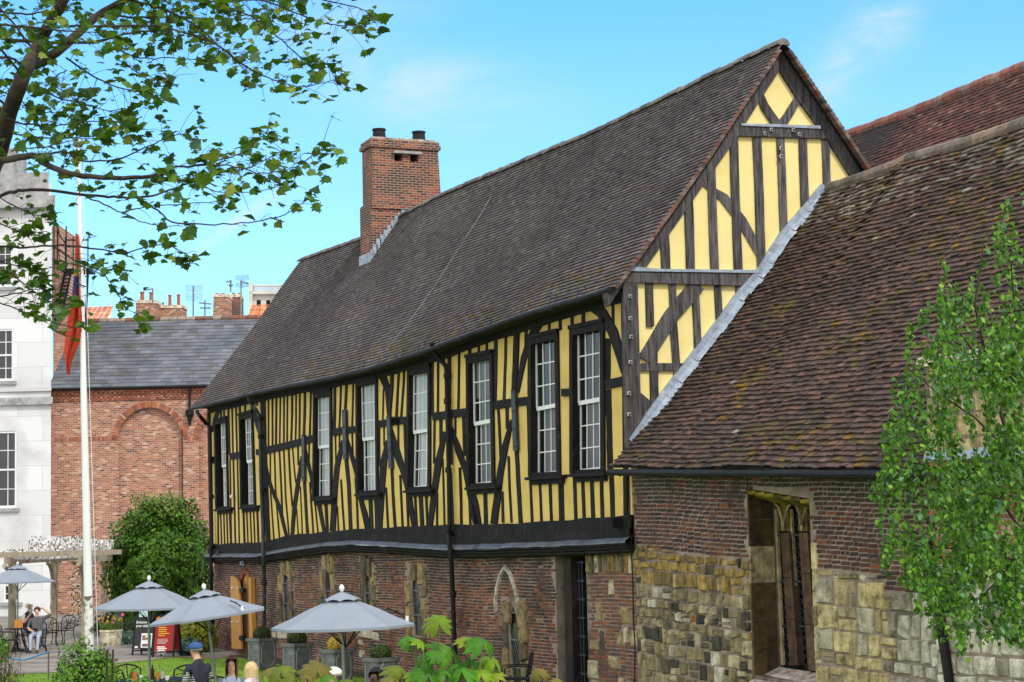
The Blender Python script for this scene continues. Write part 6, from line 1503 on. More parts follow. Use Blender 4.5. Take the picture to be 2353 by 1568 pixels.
person(gp(703, 27.0), FACE - .8, 'person with pale hair just showing over the leaves, left of the nearest parasol pole', ((.4, .42, .45), (.45, .47, .5)), (.1, .1, .12), hair=(.6, .55, .48), sc=.98)
person(gp(765, 26.9), FACE - 1.2, 'person in a white cap just left of the nearest parasol pole', ((.30, .40, .50), (.35, .45, .55)), (.1, .1, .12), hat=('cap', (.75, .75, .73)), hair=(.3, .25, .2), sc=1.0)
person(gp(860, 26.6), FACE - .5, 'dark-haired man in dark top at the bottom edge, right of the nearest parasol', ((.03, .03, .035), (.05, .05, .055)), (.04, .04, .05), skin='darkskin', hair=(.012, .010, .010), sc=.99)
for px, D, r, l in ((576, 25.7, 3.1, 'black chair under the person in the pink cap'), (634, 27.5, 1.2, 'black chair under the person in the white hat'), (703, 27.1, -.8, 'black chair under the pale-haired person'), (765, 27.0, -1.2, 'black chair under the person in the white cap'), (860, 26.7, -.5, 'black chair under the dark-haired man')):
    chair(gp(px, D), AZ + r + .0, l)
g = MB(); g.lathe(V((*gp(0, 1)[:2], 0)) * 0 + gp(71, 60.2) + V((0, 0, 1.12)), [(.03, 0), (.04, .08)], 8, (.5, .6, .65)); tag(g.build('drinking_cup', 'tonemat'), 'pale blue cup held to the mouth of the white-haired person', 'cup')

# ================================================================== A-BOARDS
def textmesh(body, size, mat, parent, M4, bold=0, align='LEFT'):
    c = bpy.data.curves.new('lettering', 'FONT'); c.body = body; c.size = size; c.offset = bold; c.extrude = .001; c.align_x = align
    o = bpy.data.objects.new('lettering', c); col.objects.link(o); dg = bpy.context.evaluated_depsgraph_get(); me = bpy.data.meshes.new_from_object(o.evaluated_get(dg)); bpy.data.objects.remove(o)
    me.transform(M4); n = bpy.data.objects.new('lettering', me); col.objects.link(n); me.materials.clear(); me.materials.append(MT[mat] if isinstance(mat, str) else mat); n.parent = parent; return n
def aboard(px, D, rz, w, h, label, panel, red):
    t = thing('pavement_sign', label, 'sign', (0, 0, 0)); lean = .17
    TB = Matrix.Translation((0, -.25, 0)) @ Matrix.Rotation(-lean, 4, 'X')     # front board leans back towards +y
    BBk = Matrix.Translation((0, .25, 0)) @ Matrix.Rotation(lean, 4, 'X')
    def X(g, M_): g.v = [tuple(M_ @ V(v)) for v in g.v]; return g
    for M_, nm in ((TB, 'front_board'), (BBk, 'back_board')):
        g = MB()
        for s_ in (-1, 1): g.box((s_ * w / 2, 0, h / 2), .045, .035, h)
        g.box((0, 0, h - .02), w, .035, .045); g.box((0, 0, .14), w, .03, .035); X(g, M_).build('frame', 'blackpaint', t)
        g = MB(); g.box((0, 0, h / 2 + .09), w - .04, .015, h - .2, t=panel); p_ = X(g, M_).build(nm, 'tonemat', t)
        if nm == 'front_board':
            F_ = M_ @ Matrix.Rotation(math.pi / 2, 4, 'X'); Y = lambda x, z, sz, b_, mm, **k: textmesh(b_, sz, mm, p_, M_ @ Matrix.Translation((x, -.012, z)) @ Matrix.Rotation(math.pi / 2, 4, 'X'), **k)
            wt = 'white'; gld = MT.setdefault('gold', pm('gold_paint', (.60, .36, .04), rough=.6))
            if red:
                Y(-w * .22, h - .10, .062, "MERCHANT\nADVENTURERS'\nHALL", wt, bold=.001)
                g = MB()
                for k in range(3): g.box((-w * .42 + k * .035, -.012, h - .11), .014, .006, .09, t=(.75, .45, .06)); g.box((-w * .42 + k * .035, -.012, h - .05), .018, .006, .018, t=(.75, .45, .06))
                for k, l in enumerate((.22, .26, .24, .34, .20)): g.box((-w * .30 + l / 2, -.012, h - .34 - k * .055), l, .006, .03, t=(.62, .34, .03))
                for k, l in enumerate((.30, .33, .31, .28, .26)): g.box((-w * .32 + l / 2, -.012, h - .66 - k * .03), l, .006, .010, t=(.7, .55, .55))
                for k, l in enumerate((.24, .30)): g.box((-w * .32 + l / 2, -.012, h - .87 - k * .045), l, .006, .028, t=(.85, .82, .82))
                for k, l in enumerate((.28, .3, .26)): g.box((-w * .32 + l / 2, -.012, h - .98 - k * .04), l, .006, .012, t=(.8, .6, .6))
                g.box((-w * .1, -.012, .20), .2, .006, .025, t=(.85, .82, .82)); X(g, M_).build('printed_lines', 'tonemat', p_)
            else:
                Y(-w * .42, h - .24, .10, "Enhance\nyour visit", wt, bold=.0015)
                g = MB(); g.box((w * .18, -.012, .42), .34, .006, .40, t=(.8, .8, .78)); g.box((w * .18, -.014, .50), .28, .006, .14, t=(.25, .15, .10)); g.box((w * .18, -.014, .29), .26, .006, .08, t=(.18, .11, .08)); g.box((w * .2, -.016, .53), .12, .006, .07, t=(.6, .58, .55))
                g.box((-w * .32, -.012, .24), .10, .006, .05, t=(.75, .75, .72)); X(g, M_).build('printed_picture', 'tonemat', p_)
    t.location = gp(px, D); t.rotation_euler[2] = rz; return t
aboard(336, 55.6, AZ - .35, .62, 1.14, 'black pavement sign reading Enhance your visit, with a white picture panel', (.035, .035, .035), False)
aboard(383, 54.4, AZ - .30, .62, 1.16, 'red pavement sign with white and gold print beside the black sign', (.32, .022, .022), True)
g = MB(); g.box(at(332, 1410, 55.5), .30, .02, .2, rz=AZ, t=(.45, .72, .72)); tag(g.build('notice_card', 'tonemat'), 'pale turquoise card fixed above the black pavement sign', 'notice')

# ================================================================== PLANTERS WITH CLIPPED BALLS
BOXL = [(-.5, .55), (.5, .55), (.42, -.2), (.0, -.5)]
def planter(px, ytop, wpx, D, label):
    q = gp(px, D); s_ = D / FPX; wd = wpx * s_; h = 3 - (ytop - 1256 + (px - 600) * .0) * s_; h = max(.5, min(.75, h)); t = thing('lead_planter', label, 'planter', q, 'square lead planters along the undercroft'); g = MB(); w_ = wd * .5 / 1.15
    bz_ = .02
    rz = .32
    def Q(x, y, z): c, s2 = math.cos(rz), math.sin(rz); return q + V((x * c - y * s2, x * s2 + y * c, z))
    a = [Q(x * .94, y * .94, bz_) for x, y in ((-w_, -w_), (w_, -w_), (w_, w_), (-w_, w_))]; c = [Q(x, y, h) for x, y in ((-w_, -w_), (w_, -w_), (w_, w_), (-w_, w_))]
    for i in range(4): g.quad(a[i], a[(i + 1) % 4], c[(i + 1) % 4], c[i])
    g.quad(*[p - V((0, 0, .03)) for p in c]); tub = g.build('tub', 'leadplanter', t)
    g = MB()
    for z0, z1, o in ((h - .06, h + .01, .035), (bz_ - .02, bz_ + .06, .02)):
        p0 = [Q(x * (1 + o / w_), y * (1 + o / w_), z0) for x, y in ((-w_, -w_), (w_, -w_), (w_, w_), (-w_, w_))]; p1 = [p + V((0, 0, z1 - z0)) for p in p0]; pi = [Q(x * .9, y * .9, z1) for x, y in ((-w_, -w_), (w_, -w_), (w_, w_), (-w_, w_))]
        for i in range(4): g.quad(p0[i], p0[(i + 1) % 4], p1[(i + 1) % 4], p1[i]); g.quad(p1[i], p1[(i + 1) % 4], pi[(i + 1) % 4], pi[i])
    g.build('rim', 'leadplanter', t)
    g = MB()
    for face in range(4):                       # raised octagonal moulding on each face
        fx = [(0, -1), (1, 0), (0, 1), (-1, 0)][face]; sx = (-fx[1], fx[0]); P = []
        for u, v in ((-.45, .25), (-.45, .75), (-.25, .9), (.25, .9), (.45, .75), (.45, .25), (.25, .1), (-.25, .1), (-.45, .25)):
            k = 1.012 * (.94 + .06 * v); P.append(Q(fx[0] * w_ * k + sx[0] * u * 1.7 * w_, fx[1] * w_ * k + sx[1] * u * 1.7 * w_, bz_ + h * v))
        g.tube(P, .012, 5)
    g.build('moulding', pm('pale_lead', (.24, .25, .27), (.34, .35, .37), 5, .6), t)
    return q, h, w_
def ballbush(q, z0, r, label, pal, n=1700, leaf=.020, squash=.9):
    t = thing('clipped_ball_shrub', label, 'shrub', q + V((0, 0, z0)), 'clipped ball shrubs in the lead planters'); g = MB(); C = q + V((0, 0, z0 + r * .62))
    for i in range(n):
        d = V((random.gauss(0, 1), random.gauss(0, 1), random.gauss(0, 1))).normalized()
        if d.z < -.62: continue
        rr = r * (1 - .14 * rnd() ** 2 + .05 * noise.noise(d * 3)); p = C + V((d.x * rr, d.y * rr, d.z * rr * squash)); g.leaf(p, (d + V((ru(-.6, .6), ru(-.6, .6), ru(-.6, .6)))), V((ru(-1, 1), ru(-1, 1), 1)), leaf * ru(.7, 1.3), [(0, -1), (.6, 0), (0, 1.1), (-.6, 0)], pick(pal))
    g.build('foliage', 'shrubleaf', t)
    g = MB(); g.lathe(C, [(r * .55, -r * .75), (r * .80, -r * .3), (r * .83, 0), (r * .72, r * .4), (r * .3, r * .72), (.01, r * .8)], 14, (.35, .35, .35)); g.build('inner_twigs', 'bark', t)
DG = [(3, (.055, .085, .022)), (2, (.035, .06, .018)), (1, (.09, .12, .03)), (1, (.045, .05, .02))]
for px, yt, w_, D, l, l2, pal, rr in [(600, 1464, 54, 48.0, 'farthest small lead planter, beside the open oak door', 'dark green clipped ball in the planter nearest the oak door', DG, 38), (680, 1476, 57, 45.2, 'lead planter second from the oak door, panels streaked white', 'dark green clipped ball in the second planter from the door', DG, 43),
                           (771, 1492, 60, 42.2, 'brownish lead planter behind the nearest parasol pole', 'golden yellow clipped ball shrub behind the nearest parasol pole', [(3, (.62, .44, .07)), (2, (.50, .34, .06)), (1, (.70, .55, .16))], 42), (871, 1512, 64, 38.8, 'nearest lead planter, at the bottom beside the dark-haired man', 'deep green clipped ball with brighter right edge, in the nearest planter', [(3, (.05, .10, .02)), (2, (.03, .06, .015)), (1, (.12, .22, .03))], 44)]:
    q, h, ww = planter(px, yt, w_, D, l); ballbush(q, h - .04, rr * D / FPX * .5 * 1.08, l2, pal)

# ================================================================== PERGOLA WITH CLEMATIS
pg_ = thing('pergola', 'weathered timber pergola with curved braces in front of the white building', 'pergola', gp(124, 69))
PA, PB = gp(124, 69), gp(240, 83); dirp = (PB - PA).normalized(); BZ0 = 2.60
PP = {0: PA - dirp * (PB - PA).length * .60, 1: PA, 2: PB}
# choose the row so that the front-left post stands at the left edge of the picture
off = V((-dirp.y, dirp.x, 0)); off = off if off.dot(FH) > 0 else -off
if off.dot(RH) > 0: pass
back = {k: v + off * 2.2 for k, v in PP.items()}
g0 = MB()
for dct in (PP, back):
    for k, p in dct.items():
        g = MB(); g.box(p + V((0, 0, BZ0 / 2)), .20, .20, BZ0, rz=AZ); g.build('post', 'palewood', pg_)
    a, c = dct[0] - dirp * 1.2, dct[2] + dirp * 1.1
    g = MB(); g.bar(a + V((0, 0, BZ0 + .10)), c + V((0, 0, BZ0 + .10)), .10, .22); g.build('beam', 'palewood', pg_)
    for k in (0, 1, 2):
        for s_ in (-1, 1):
            p = dct[k]; P = [p + V((0, 0, BZ0 - 1.25)) + dirp * s_ * .10] + [p + dirp * s_ * (.10 + 1.35 * (1 - math.cos(t_ * math.pi / 2))) + V((0, 0, BZ0 - 1.25 + 1.2 * math.sin(t_ * math.pi / 2))) for t_ in (.2, .4, .6, .8, 1)]
            g = MB(); g.tube(P, .065, 6); g.build('curved_brace', 'palewood', pg_)
for k in range(9):
    p = (PP[0] - dirp * .5).lerp(PP[2] + dirp * .4, k / 8); g = MB(); g.bar(p - off * .45 + V((0, 0, BZ0 + .28)), p + off * 2.7 + V((0, 0, BZ0 + .28)), .09, .16); g.build('rafter', 'palewood', pg_)
g = MB(); g.prism([back[2] + V((0, 0, 0)), back[1] + dirp * 1.0, back[1] + dirp * 1.0 + V((0, 0, 2.5)), back[2] + V((0, 0, 2.5))], off * .25); g.build('back_wall_panel', 'citybrick', pg_, uv=boxuv)
LEAF4 = [(0, -.2), (.45, .3), (.3, .9), (0, 1.3), (-.3, .9), (-.45, .3)]
FLOW = [(0, -1), (.35, -.35), (1, 0), (.35, .35), (0, 1), (-.35, .35), (-1, 0), (-.35, -.35)]
def rv(k=1): return V((ru(-k, k), ru(-k, k), ru(-k, k)))
cl = thing('clematis', 'climber smothered in pale pink-white blossom along the top of the pergola', 'climbing plant', PP[1] + V((0, 0, 0)))
g = MB(); g2 = MB()
for i in range(15000):
    f = rnd(); p = (PP[0] - dirp * .3).lerp(PP[2] + dirp * .2, f); hh = .55 * (.5 + .7 * noise.noise(V((f * 9, 1, 0))) + .3) * (0.25 if f < .22 else 1)
    q = p + off * ru(-.35, 1.2) + V((0, 0, BZ0 + .25 + ru(-.1, max(.08, hh))))
    if rnd() < .62: g2.leaf(q, rv() - FH, V((0, 0, 1)), ru(.04, .07), FLOW, pick([(3, (.86, .76, .80)), (4, (.92, .89, .90)), (.6, (.65, .5, .55))]))
    else: g.leaf(q, rv() - FH * .5, V((rnd() - .5, 0, 1)), ru(.04, .07), LEAF4, pick([(2, (.10, .17, .03)), (1, (.16, .2, .05))]))
for i in range(2400):
    k = (2, 2, 2, 1)[i % 4]; z = BZ0 - rnd() ** 1.1 * 2.3; q = back[k] * .5 + PP[k] * .5 + V((ru(-.4, .4), ru(-.9, .9), z)) - dirp * ru(0, 1.0 if k == 2 else .2)
    if rnd() < .30: g2.leaf(q, rv() - FH, V((0, 0, 1)), ru(.03, .05), FLOW, (.78, .70, .70))
    else: g.leaf(q, rv() - FH * .5, V((rnd() - .5, 0, 1)), ru(.045, .08), LEAF4, pick([(2, (.06, .12, .025)), (1, (.12, .2, .04))]))
for i in range(9500):
    q = PP[1].lerp(PP[2], ru(.12, .97)) + off * ru(1.7, 2.3) + V((0, 0, ru(0, 2.6)))
    g.leaf(q, rv() - FH * .5, V((rnd() - .5, 0, 1)), ru(.06, .11), LEAF4, pick([(3, (.035, .07, .015)), (2, (.06, .11, .02)), (1, (.10, .17, .03))]))
g.build('leaves', 'shrubleaf', cl); g2.build('blossom', 'petal', cl)
g = MB()
for k in (1, 2): g.tube([PP[k] + V((.1, .3, 0)), PP[k] + V((-.08, .2, 1.0)), PP[k] + V((.1, .15, 2.0)), PP[k] + V((0, 0, 2.7))], .025, 5)
g.build('stem', 'bark', cl)

# ================================================================== SHRUBS AND FLOWERS
def shrub(name, label, cat, c, rx, ry, rz_, n, leaf, pal, shape=LEAF4, seed=0, core=.72, jag=.22, zmin=-.95, up=1.0, group=None, coremat=(.25, .35, .2), stems=3):
    t = thing(name, label, cat, V((c.x, c.y, 0)), group); g = MB(); so_ = V((seed * 3.1, seed, 2))
    for i in range(n):
        d = V((random.gauss(0, 1), random.gauss(0, 1), random.gauss(0, 1))).normalized()
        if d.z < zmin: continue
        lump = 1 + jag * noise.noise(d * 2.2 + so_) + jag * .6 * noise.noise(d * 6 + so_)
        r = lump * (1 - .28 * rnd() ** 1.8); p = c + V((d.x * rx * r, d.y * ry * r, d.z * rz_ * r))
        if p.z < .02: continue
        g.leaf(p, d + rv(.75) + V((0, 0, .3)), V((ru(-1, 1), ru(-1, 1), up)), leaf * ru(.6, 1.25), shape, pick(pal))
    g.build('foliage', 'shrubleaf', t)
    if core:
        g = MB(); nn, mm = 20, 12; P = []
        for a in range(mm + 1):
            for k in range(nn):
                th, ph = math.pi * a / mm, 2 * math.pi * k / nn; d = V((math.sin(th) * math.cos(ph), math.sin(th) * math.sin(ph), math.cos(th))); l = core * (1 + jag * noise.noise(d * 2.2 + so_)); P.append(c + V((d.x * rx * l, d.y * ry * l, max(-c.z + .01, d.z * rz_ * l))))
        for a in range(mm):
            for k in range(nn): g.quad(P[a * nn + k], P[a * nn + (k + 1) % nn], P[(a + 1) * nn + (k + 1) % nn], P[(a + 1) * nn + k], coremat)
        g.build('inner_twigs', 'bark', t)
    if stems:
        g = MB()
        for k in range(stems): g.tube([V((c.x + ru(-.1, .1) * rx, c.y + ru(-.1, .1) * ry, 0)), V((c.x + ru(-.4, .4) * rx, c.y + ru(-.4, .4) * ry, c.z * .9)), V((c.x + ru(-.5, .5) * rx, c.y + ru(-.5, .5) * ry, c.z + rz_ * .5))], [.03 * max(.4, rx), .02 * max(.4, rx), .008], 5)
        g.build('stem', 'bark', t)
    return t
GRN = [(4, (.070, .18, .012)), (3, (.050, .13, .012)), (2, (.13, .26, .018)), (1, (.028, .07, .01))]
D_ = 68; sx = D_ / FPX
cb_ = gp(370, D_) + V((0, 0, 2.25)); shrub('evergreen_bush', 'tall rounded deep green bush against the brick wall beside the hall', 'bush', cb_, 114 * sx, 1.6, 2.25, 24000, .095, GRN, seed=3, jag=.32)
shrub('evergreen_bush', 'tuft of pale new shoots on top of the big round bush', 'bush', cb_ + V((0, 0, 1.95)), 62 * sx, .9, .62, 1500, .085, [(3, (.13, .24, .02)), (2, (.20, .26, .05)), (1, (.08, .16, .015))], seed=21, jag=.8, core=0, stems=4)
b = MB()
t = thing('bush_shoots', 'pale new shoots', 'bush') if False else None
YG = [(4, (.36, .38, .03)), (3, (.28, .34, .03)), (2, (.45, .42, .05)), (1, (.18, .26, .03))]
shrub('golden_shrub', 'bright yellow-green shrub between the red sign and the hall corner', 'shrub', gp(452, 56.5) + V((0, 0, .42)), .62, .5, .50, 3200, .05, YG, seed=5, jag=.4)
HST = [(0, -.6), (.5, -.3), (.62, .3), (.35, .8), (0, 1.1), (-.35, .8), (-.62, .3), (-.5, -.3)]
HP_ = [(3, (.14, .25, .20)), (2, (.18, .30, .25)), (1, (.10, .19, .13))]
shrub('hosta', 'blue-green large-leaved hosta in front of the golden shrub', 'plant', gp(436, 54.8) + V((0, 0, .2)), .36, .3, .26, 170, .14, HP_, HST, 6, core=.5, jag=.2, stems=0)
shrub('hosta', 'pale blue-green hosta left of the black sign, in the dark bed', 'plant', gp(303, 62) + V((0, 0, .18)), .38, .3, .22, 150, .13, HP_, HST, 7, core=.5, jag=.2, stems=0)
shrub('low_hedge', 'low dark planting in the bed behind the pavement signs', 'hedge', gp(330, 64.5) + V((0, 0, .30)), 1.15, .5, .42, 3800, .06, [(3, (.06, .11, .03)), (2, (.04, .08, .02)), (1, (.12, .18, .06))], seed=8, jag=.35)
shrub('low_hedge', 'dark leafy border plant at the foot of the big round bush, left side', 'hedge', gp(262, 70) + V((0, 0, .30)), .8, .5, .40, 2400, .06, [(3, (.06, .11, .03)), (2, (.04, .08, .02))], seed=9, jag=.35)
# stone trough with tulips
tq = gp(255, 61.5); t = thing('stone_planter', 'round pale stone planter with yellow tulips beside the pergola post', 'planter', tq); g = MB()
g.lathe(tq, [(.27, 0), (.30, .10), (.34, .42), (.37, .44), (.37, .49), (.32, .49), (.30, .44)], 20, (.85, .80, .66)); g.build('pot', 'stone', t, smooth=False)
t2 = thing('tulips', 'yellow and pink tulips with strap leaves growing in the stone planter', 'flowers', tq + V((0, 0, .45))); g = MB(); g3 = MB()
for i in range(110):
    a, r = ru(0, 6.28), ru(0, .28); p = tq + V((r * math.cos(a), r * math.sin(a), .44)); d = V((math.cos(a) * .35, math.sin(a) * .35, 1)).normalized(); l = ru(.2, .42); sd_ = V((-d.y, d.x, 0)).normalized() * .018
    g.add([p - sd_, p + sd_, p + d * l * .6 + sd_, p + d * l + V((math.cos(a), math.sin(a), 0)) * .05, p + d * l * .6 - sd_], [(0, 1, 2, 3, 4)], pick([(2, (.14, .24, .05)), (1, (.22, .3, .06))]))
    if i % 5 == 0: g3.lathe(p + d * (l + .05), [(.008, -.03), (.026, 0), (.024, .04), (.004, .055)], 6, pick([(4, (.7, .5, .04)), (2, (.75, .25, .4))]))
g.build('leaves', 'shrubleaf', t2); g3.build('blossom', 'petal', t2)
for px, D, z, l in ((279, 60, .95, 'tall single pink tulip right of the stone planter'), (316, 60, .72, 'single pink tulip left of the black sign'), (362, 60, .78, 'single pink tulip between the two signs')):
    t = thing('tulip', l, 'flower', gp(px, D)); p = gp(px, D); g = MB(); g.tube([p, p + V((.03, 0, z))], .008, 4); g.build('stem', 'stem', t); g = MB(); g.lathe(p + V((.03, 0, z)), [(.01, -.02), (.045, .02), (.04, .07), (.01, .09)], 8, (.80, .22, .45)); g.build('blossom', 'petal', t)
# roses round the flagpole
RG = [(4, (.11, .26, .02)), (3, (.075, .18, .018)), (2, (.17, .33, .03)), (1, (.05, .11, .015))]
shrub('rose_bush', 'leafy rose bush on stakes round the foot of the flagpole', 'rose bush', gp(186, 29.5) + V((0, 0, 1.0)), .42, .35, .60, 2900, .042, RG, seed=11, core=.30, jag=.45, coremat=(.4, .5, .3), stems=6)
shrub('rose_bush', 'tall rose shoots right of the flagpole foot, tied to a brown stake', 'rose bush', gp(236, 29.0) + V((0, 0, 1.05)), .22, .22, .48, 1300, .042, RG, seed=12, core=0, jag=.45, stems=5)
shrub('rose_bush', 'low rose bush in front of the black garden table', 'rose bush', gp(300, 29.2) + V((0, 0, .62)), .62, .35, .47, 2600, .042, RG, seed=13, core=.3, jag=.5, coremat=(.4, .5, .3), stems=5)
shrub('rose_bush', 'low rose bush right of the flagpole, under the man in the cap', 'rose bush', gp(390, 28.6) + V((0, 0, .62)), .40, .35, .42, 1600, .042, RG, seed=14, core=.3, jag=.5, coremat=(.4, .5, .3), stems=5)
g = MB()
for dx in (0, .06): g.tube([gp(243, 28.5) + V((dx, 0, 0)), gp(243, 28.5) + V((dx * 1.4 + .02, 0, 1.55))], .016, 5)
tag(g.build('wooden_stake', 'bark'), 'pair of thin brown stakes right of the flagpole foot', 'stake')
g = MB(); pts_ = []
for k in range(9): px = 150 + k * 8; p = gp(px, 28.6); g.tube([p, p + V((0, 0, 1.02))], .010, 4)
g.tube([gp(150, 28.6) + V((0, 0, .9)), gp(216, 28.6) + V((0, 0, .9))], .008, 4); tag(g.build('wicker_fence', 'bark'), 'thin brown twig fence round the rose bush by the flagpole', 'fence')
shrub('spiky_plant', 'dark reddish spiky plant with yellow flowers in the bottom left corner', 'plant', gp(6, 31) + V((0, 0, .95)), .32, .3, .55, 900, .06, [(2, (.08, .04, .025)), (2, (.07, .12, .03)), (1, (.16, .10, .05))], [(0, -.2), (.12, .5), (0, 2.2), (-.12, .5)], 15, core=0, jag=.6, up=2.0, stems=7)
shrub('flowering_plant', 'small green plant with a few yellow flowers at the left edge, above the spiky plant', 'plant', gp(2, 33) + V((0, 0, 1.35)), .16, .2, .22, 420, .04, RG, seed=16, core=0, jag=.5, stems=4)
g = MB(); g.tube([gp(-5, 45) + V((0, 0, .62)), gp(55, 45) + V((0, 0, .52)), gp(112, 46) + V((0, 0, .64))], .02, 6, (.05, .22, .5)); g.tube([gp(-5, 45), gp(-5, 45) + V((0, 0, .64))], .02, 5, (.1, .1, .1)); g.tube([gp(112, 46), gp(112, 46) + V((0, 0, .66))], .02, 5, (.1, .1, .1)); tag(g.build('rope_barrier', 'tonemat'), 'slack blue rope strung low across the paving by the far table', 'rope')

# ---- fan-leaved plant in the foreground
def palmate(g, gs, c, R, nlob, az0, tiltv, T, droop=.5):
    """umbrella-like leaf of pointed lobes round a centre"""
    nrm = tiltv.normalized(); x = nrm.cross(V((0, 0, 1)));
    if x.length < .1: x = V((1, 0, 0))
    x.normalize(); y = nrm.cross(x)
    for k in range(nlob):
        a = az0 + (k - (nlob - 1) / 2) * (5.4 / nlob); d = x * math.cos(a) + y * math.sin(a); s_ = nrm.cross(d); l = R * (1 - .28 * abs(k - (nlob - 1) / 2) / nlob * 2) * ru(.9, 1.08)
        rowsL = []
        for f, w_ in ((0, .03), (.2, .12), (.45, .20), (.65, .215), (.85, .13), (1, .0)):
            m = c + d * l * f - nrm * (droop * l * f ** 2.2); rowsL.append((m - s_ * w_ * l - nrm * w_ * .35 * l, m, m + s_ * w_ * l - nrm * w_ * .35 * l))
        for p, q in zip(rowsL, rowsL[1:]):
            k1 = ru(.93, 1.07); TT = tuple(v * k1 for v in T); g.quad(p[0], p[1], q[1], q[0], TT); g.quad(p[1], p[2], q[2], q[1], tuple(v * .9 for v in TT))
fat = thing('fan_leaf_shrub', 'bright green shrub of big fan-shaped leaves rising at the bottom centre', 'shrub', gp(1010, 18.2)); g = MB(); gs = MB(); DD = 18.0
FB = gp(1010, 18.2)
LV = [(K5(510, 1085), 60, 1), (K5(762, 1215), 58, 1), (K5(612, 1325), 84, 0), (K5(872, 1252), 68, 0), (K5(460, 1380), 62, 0), (K5(300, 1225), 50, 0), (K5(380, 1240), 46, 1), (K5(960, 1400), 52, 1), (K5(520, 1330), 50, 0), (K5(700, 1470), 70, 0), (K5(430, 1500), 66, 0), (K5(850, 1500), 56, 1), (K5(560, 1480), 60, 0), (K5(640, 1440), 56, 0), (K5(940, 1500), 48, 1), (K5(760, 1400), 56, 0), (K5(350, 1500), 50, 1)]
YGc = [(2, (.20, .34, .012)), (1, (.28, .34, .02))]; DGc = [(2, (.08, .27, .012)), (1, (.13, .33, .02))]
for i, (p, r, yl) in enumerate(LV):
    c = at(p[0], p[1], DD + ru(-.25, .25)); R = r * DD / FPX * .74
    palmate(g, gs, c, R, 9, ru(-.3, .3) - 1.57, V((ru(-.5, .5), ru(-.9, -.3), .75)), pick(YGc if yl else DGc), droop=ru(.5, .9)); mid = FB.lerp(c, .5) + V((0, 0, -.1)); gs.tube([FB + rv(.08) * 1, mid, c], [.012, .009, .006], 5, (1, 1, 1))
g.build('leaves', 'leaf', fat); gs.build('stem', 'stem', fat)
for tlab, base_px, L2_ in (('fan-leaved shrub with brownish-green leaves below the nearest parasol', 700, [(K4(850, 1475), 66, 1), (K4(740, 1480), 56, 1), (K4(1140, 1465), 76, 1), (K4(1240, 1520), 46, 0), (K4(1060, 1520), 50, 1), (K4(950, 1540), 50, 1), (K4(1200, 1550), 50, 1), (K4(1420, 1560), 46, 1)]),
                           ('fan-leaved shrub sprout right of the main clump, only its tip showing', 1240, [(K5(1320, 1490), 44, 1), (K5(1480, 1560), 36, 1)]),
                           ('fan-leaved shrub between the nearest parasol and the tall clump', 930, [(K5(215, 1470), 68, 1), (K5(150, 1540), 48, 1)])):
    FB2 = gp(base_px, 19.0); f2 = thing('fan_leaf_shrub', tlab, 'shrub', FB2); g = MB(); gs = MB()
    for p, r, yl in L2_:
        c = at(p[0], p[1], 18.8 + ru(-.2, .2)); palmate(g, gs, c, r * 18.8 / FPX * .66, 9, ru(-.3, .3) - 1.57, V((ru(-.5, .5), ru(-.9, -.3), .7)), pick([(2, (.19, .25, .02)), (1, (.25, .22, .04))] if yl else DGc), droop=ru(.6, 1.0)); gs.tube([FB2, FB2.lerp(c, .5) + V((0, 0, -.1)), c], [.012, .009, .006], 5)
    g.build('leaves', 'leaf', f2); gs.build('stem', 'stem', f2)

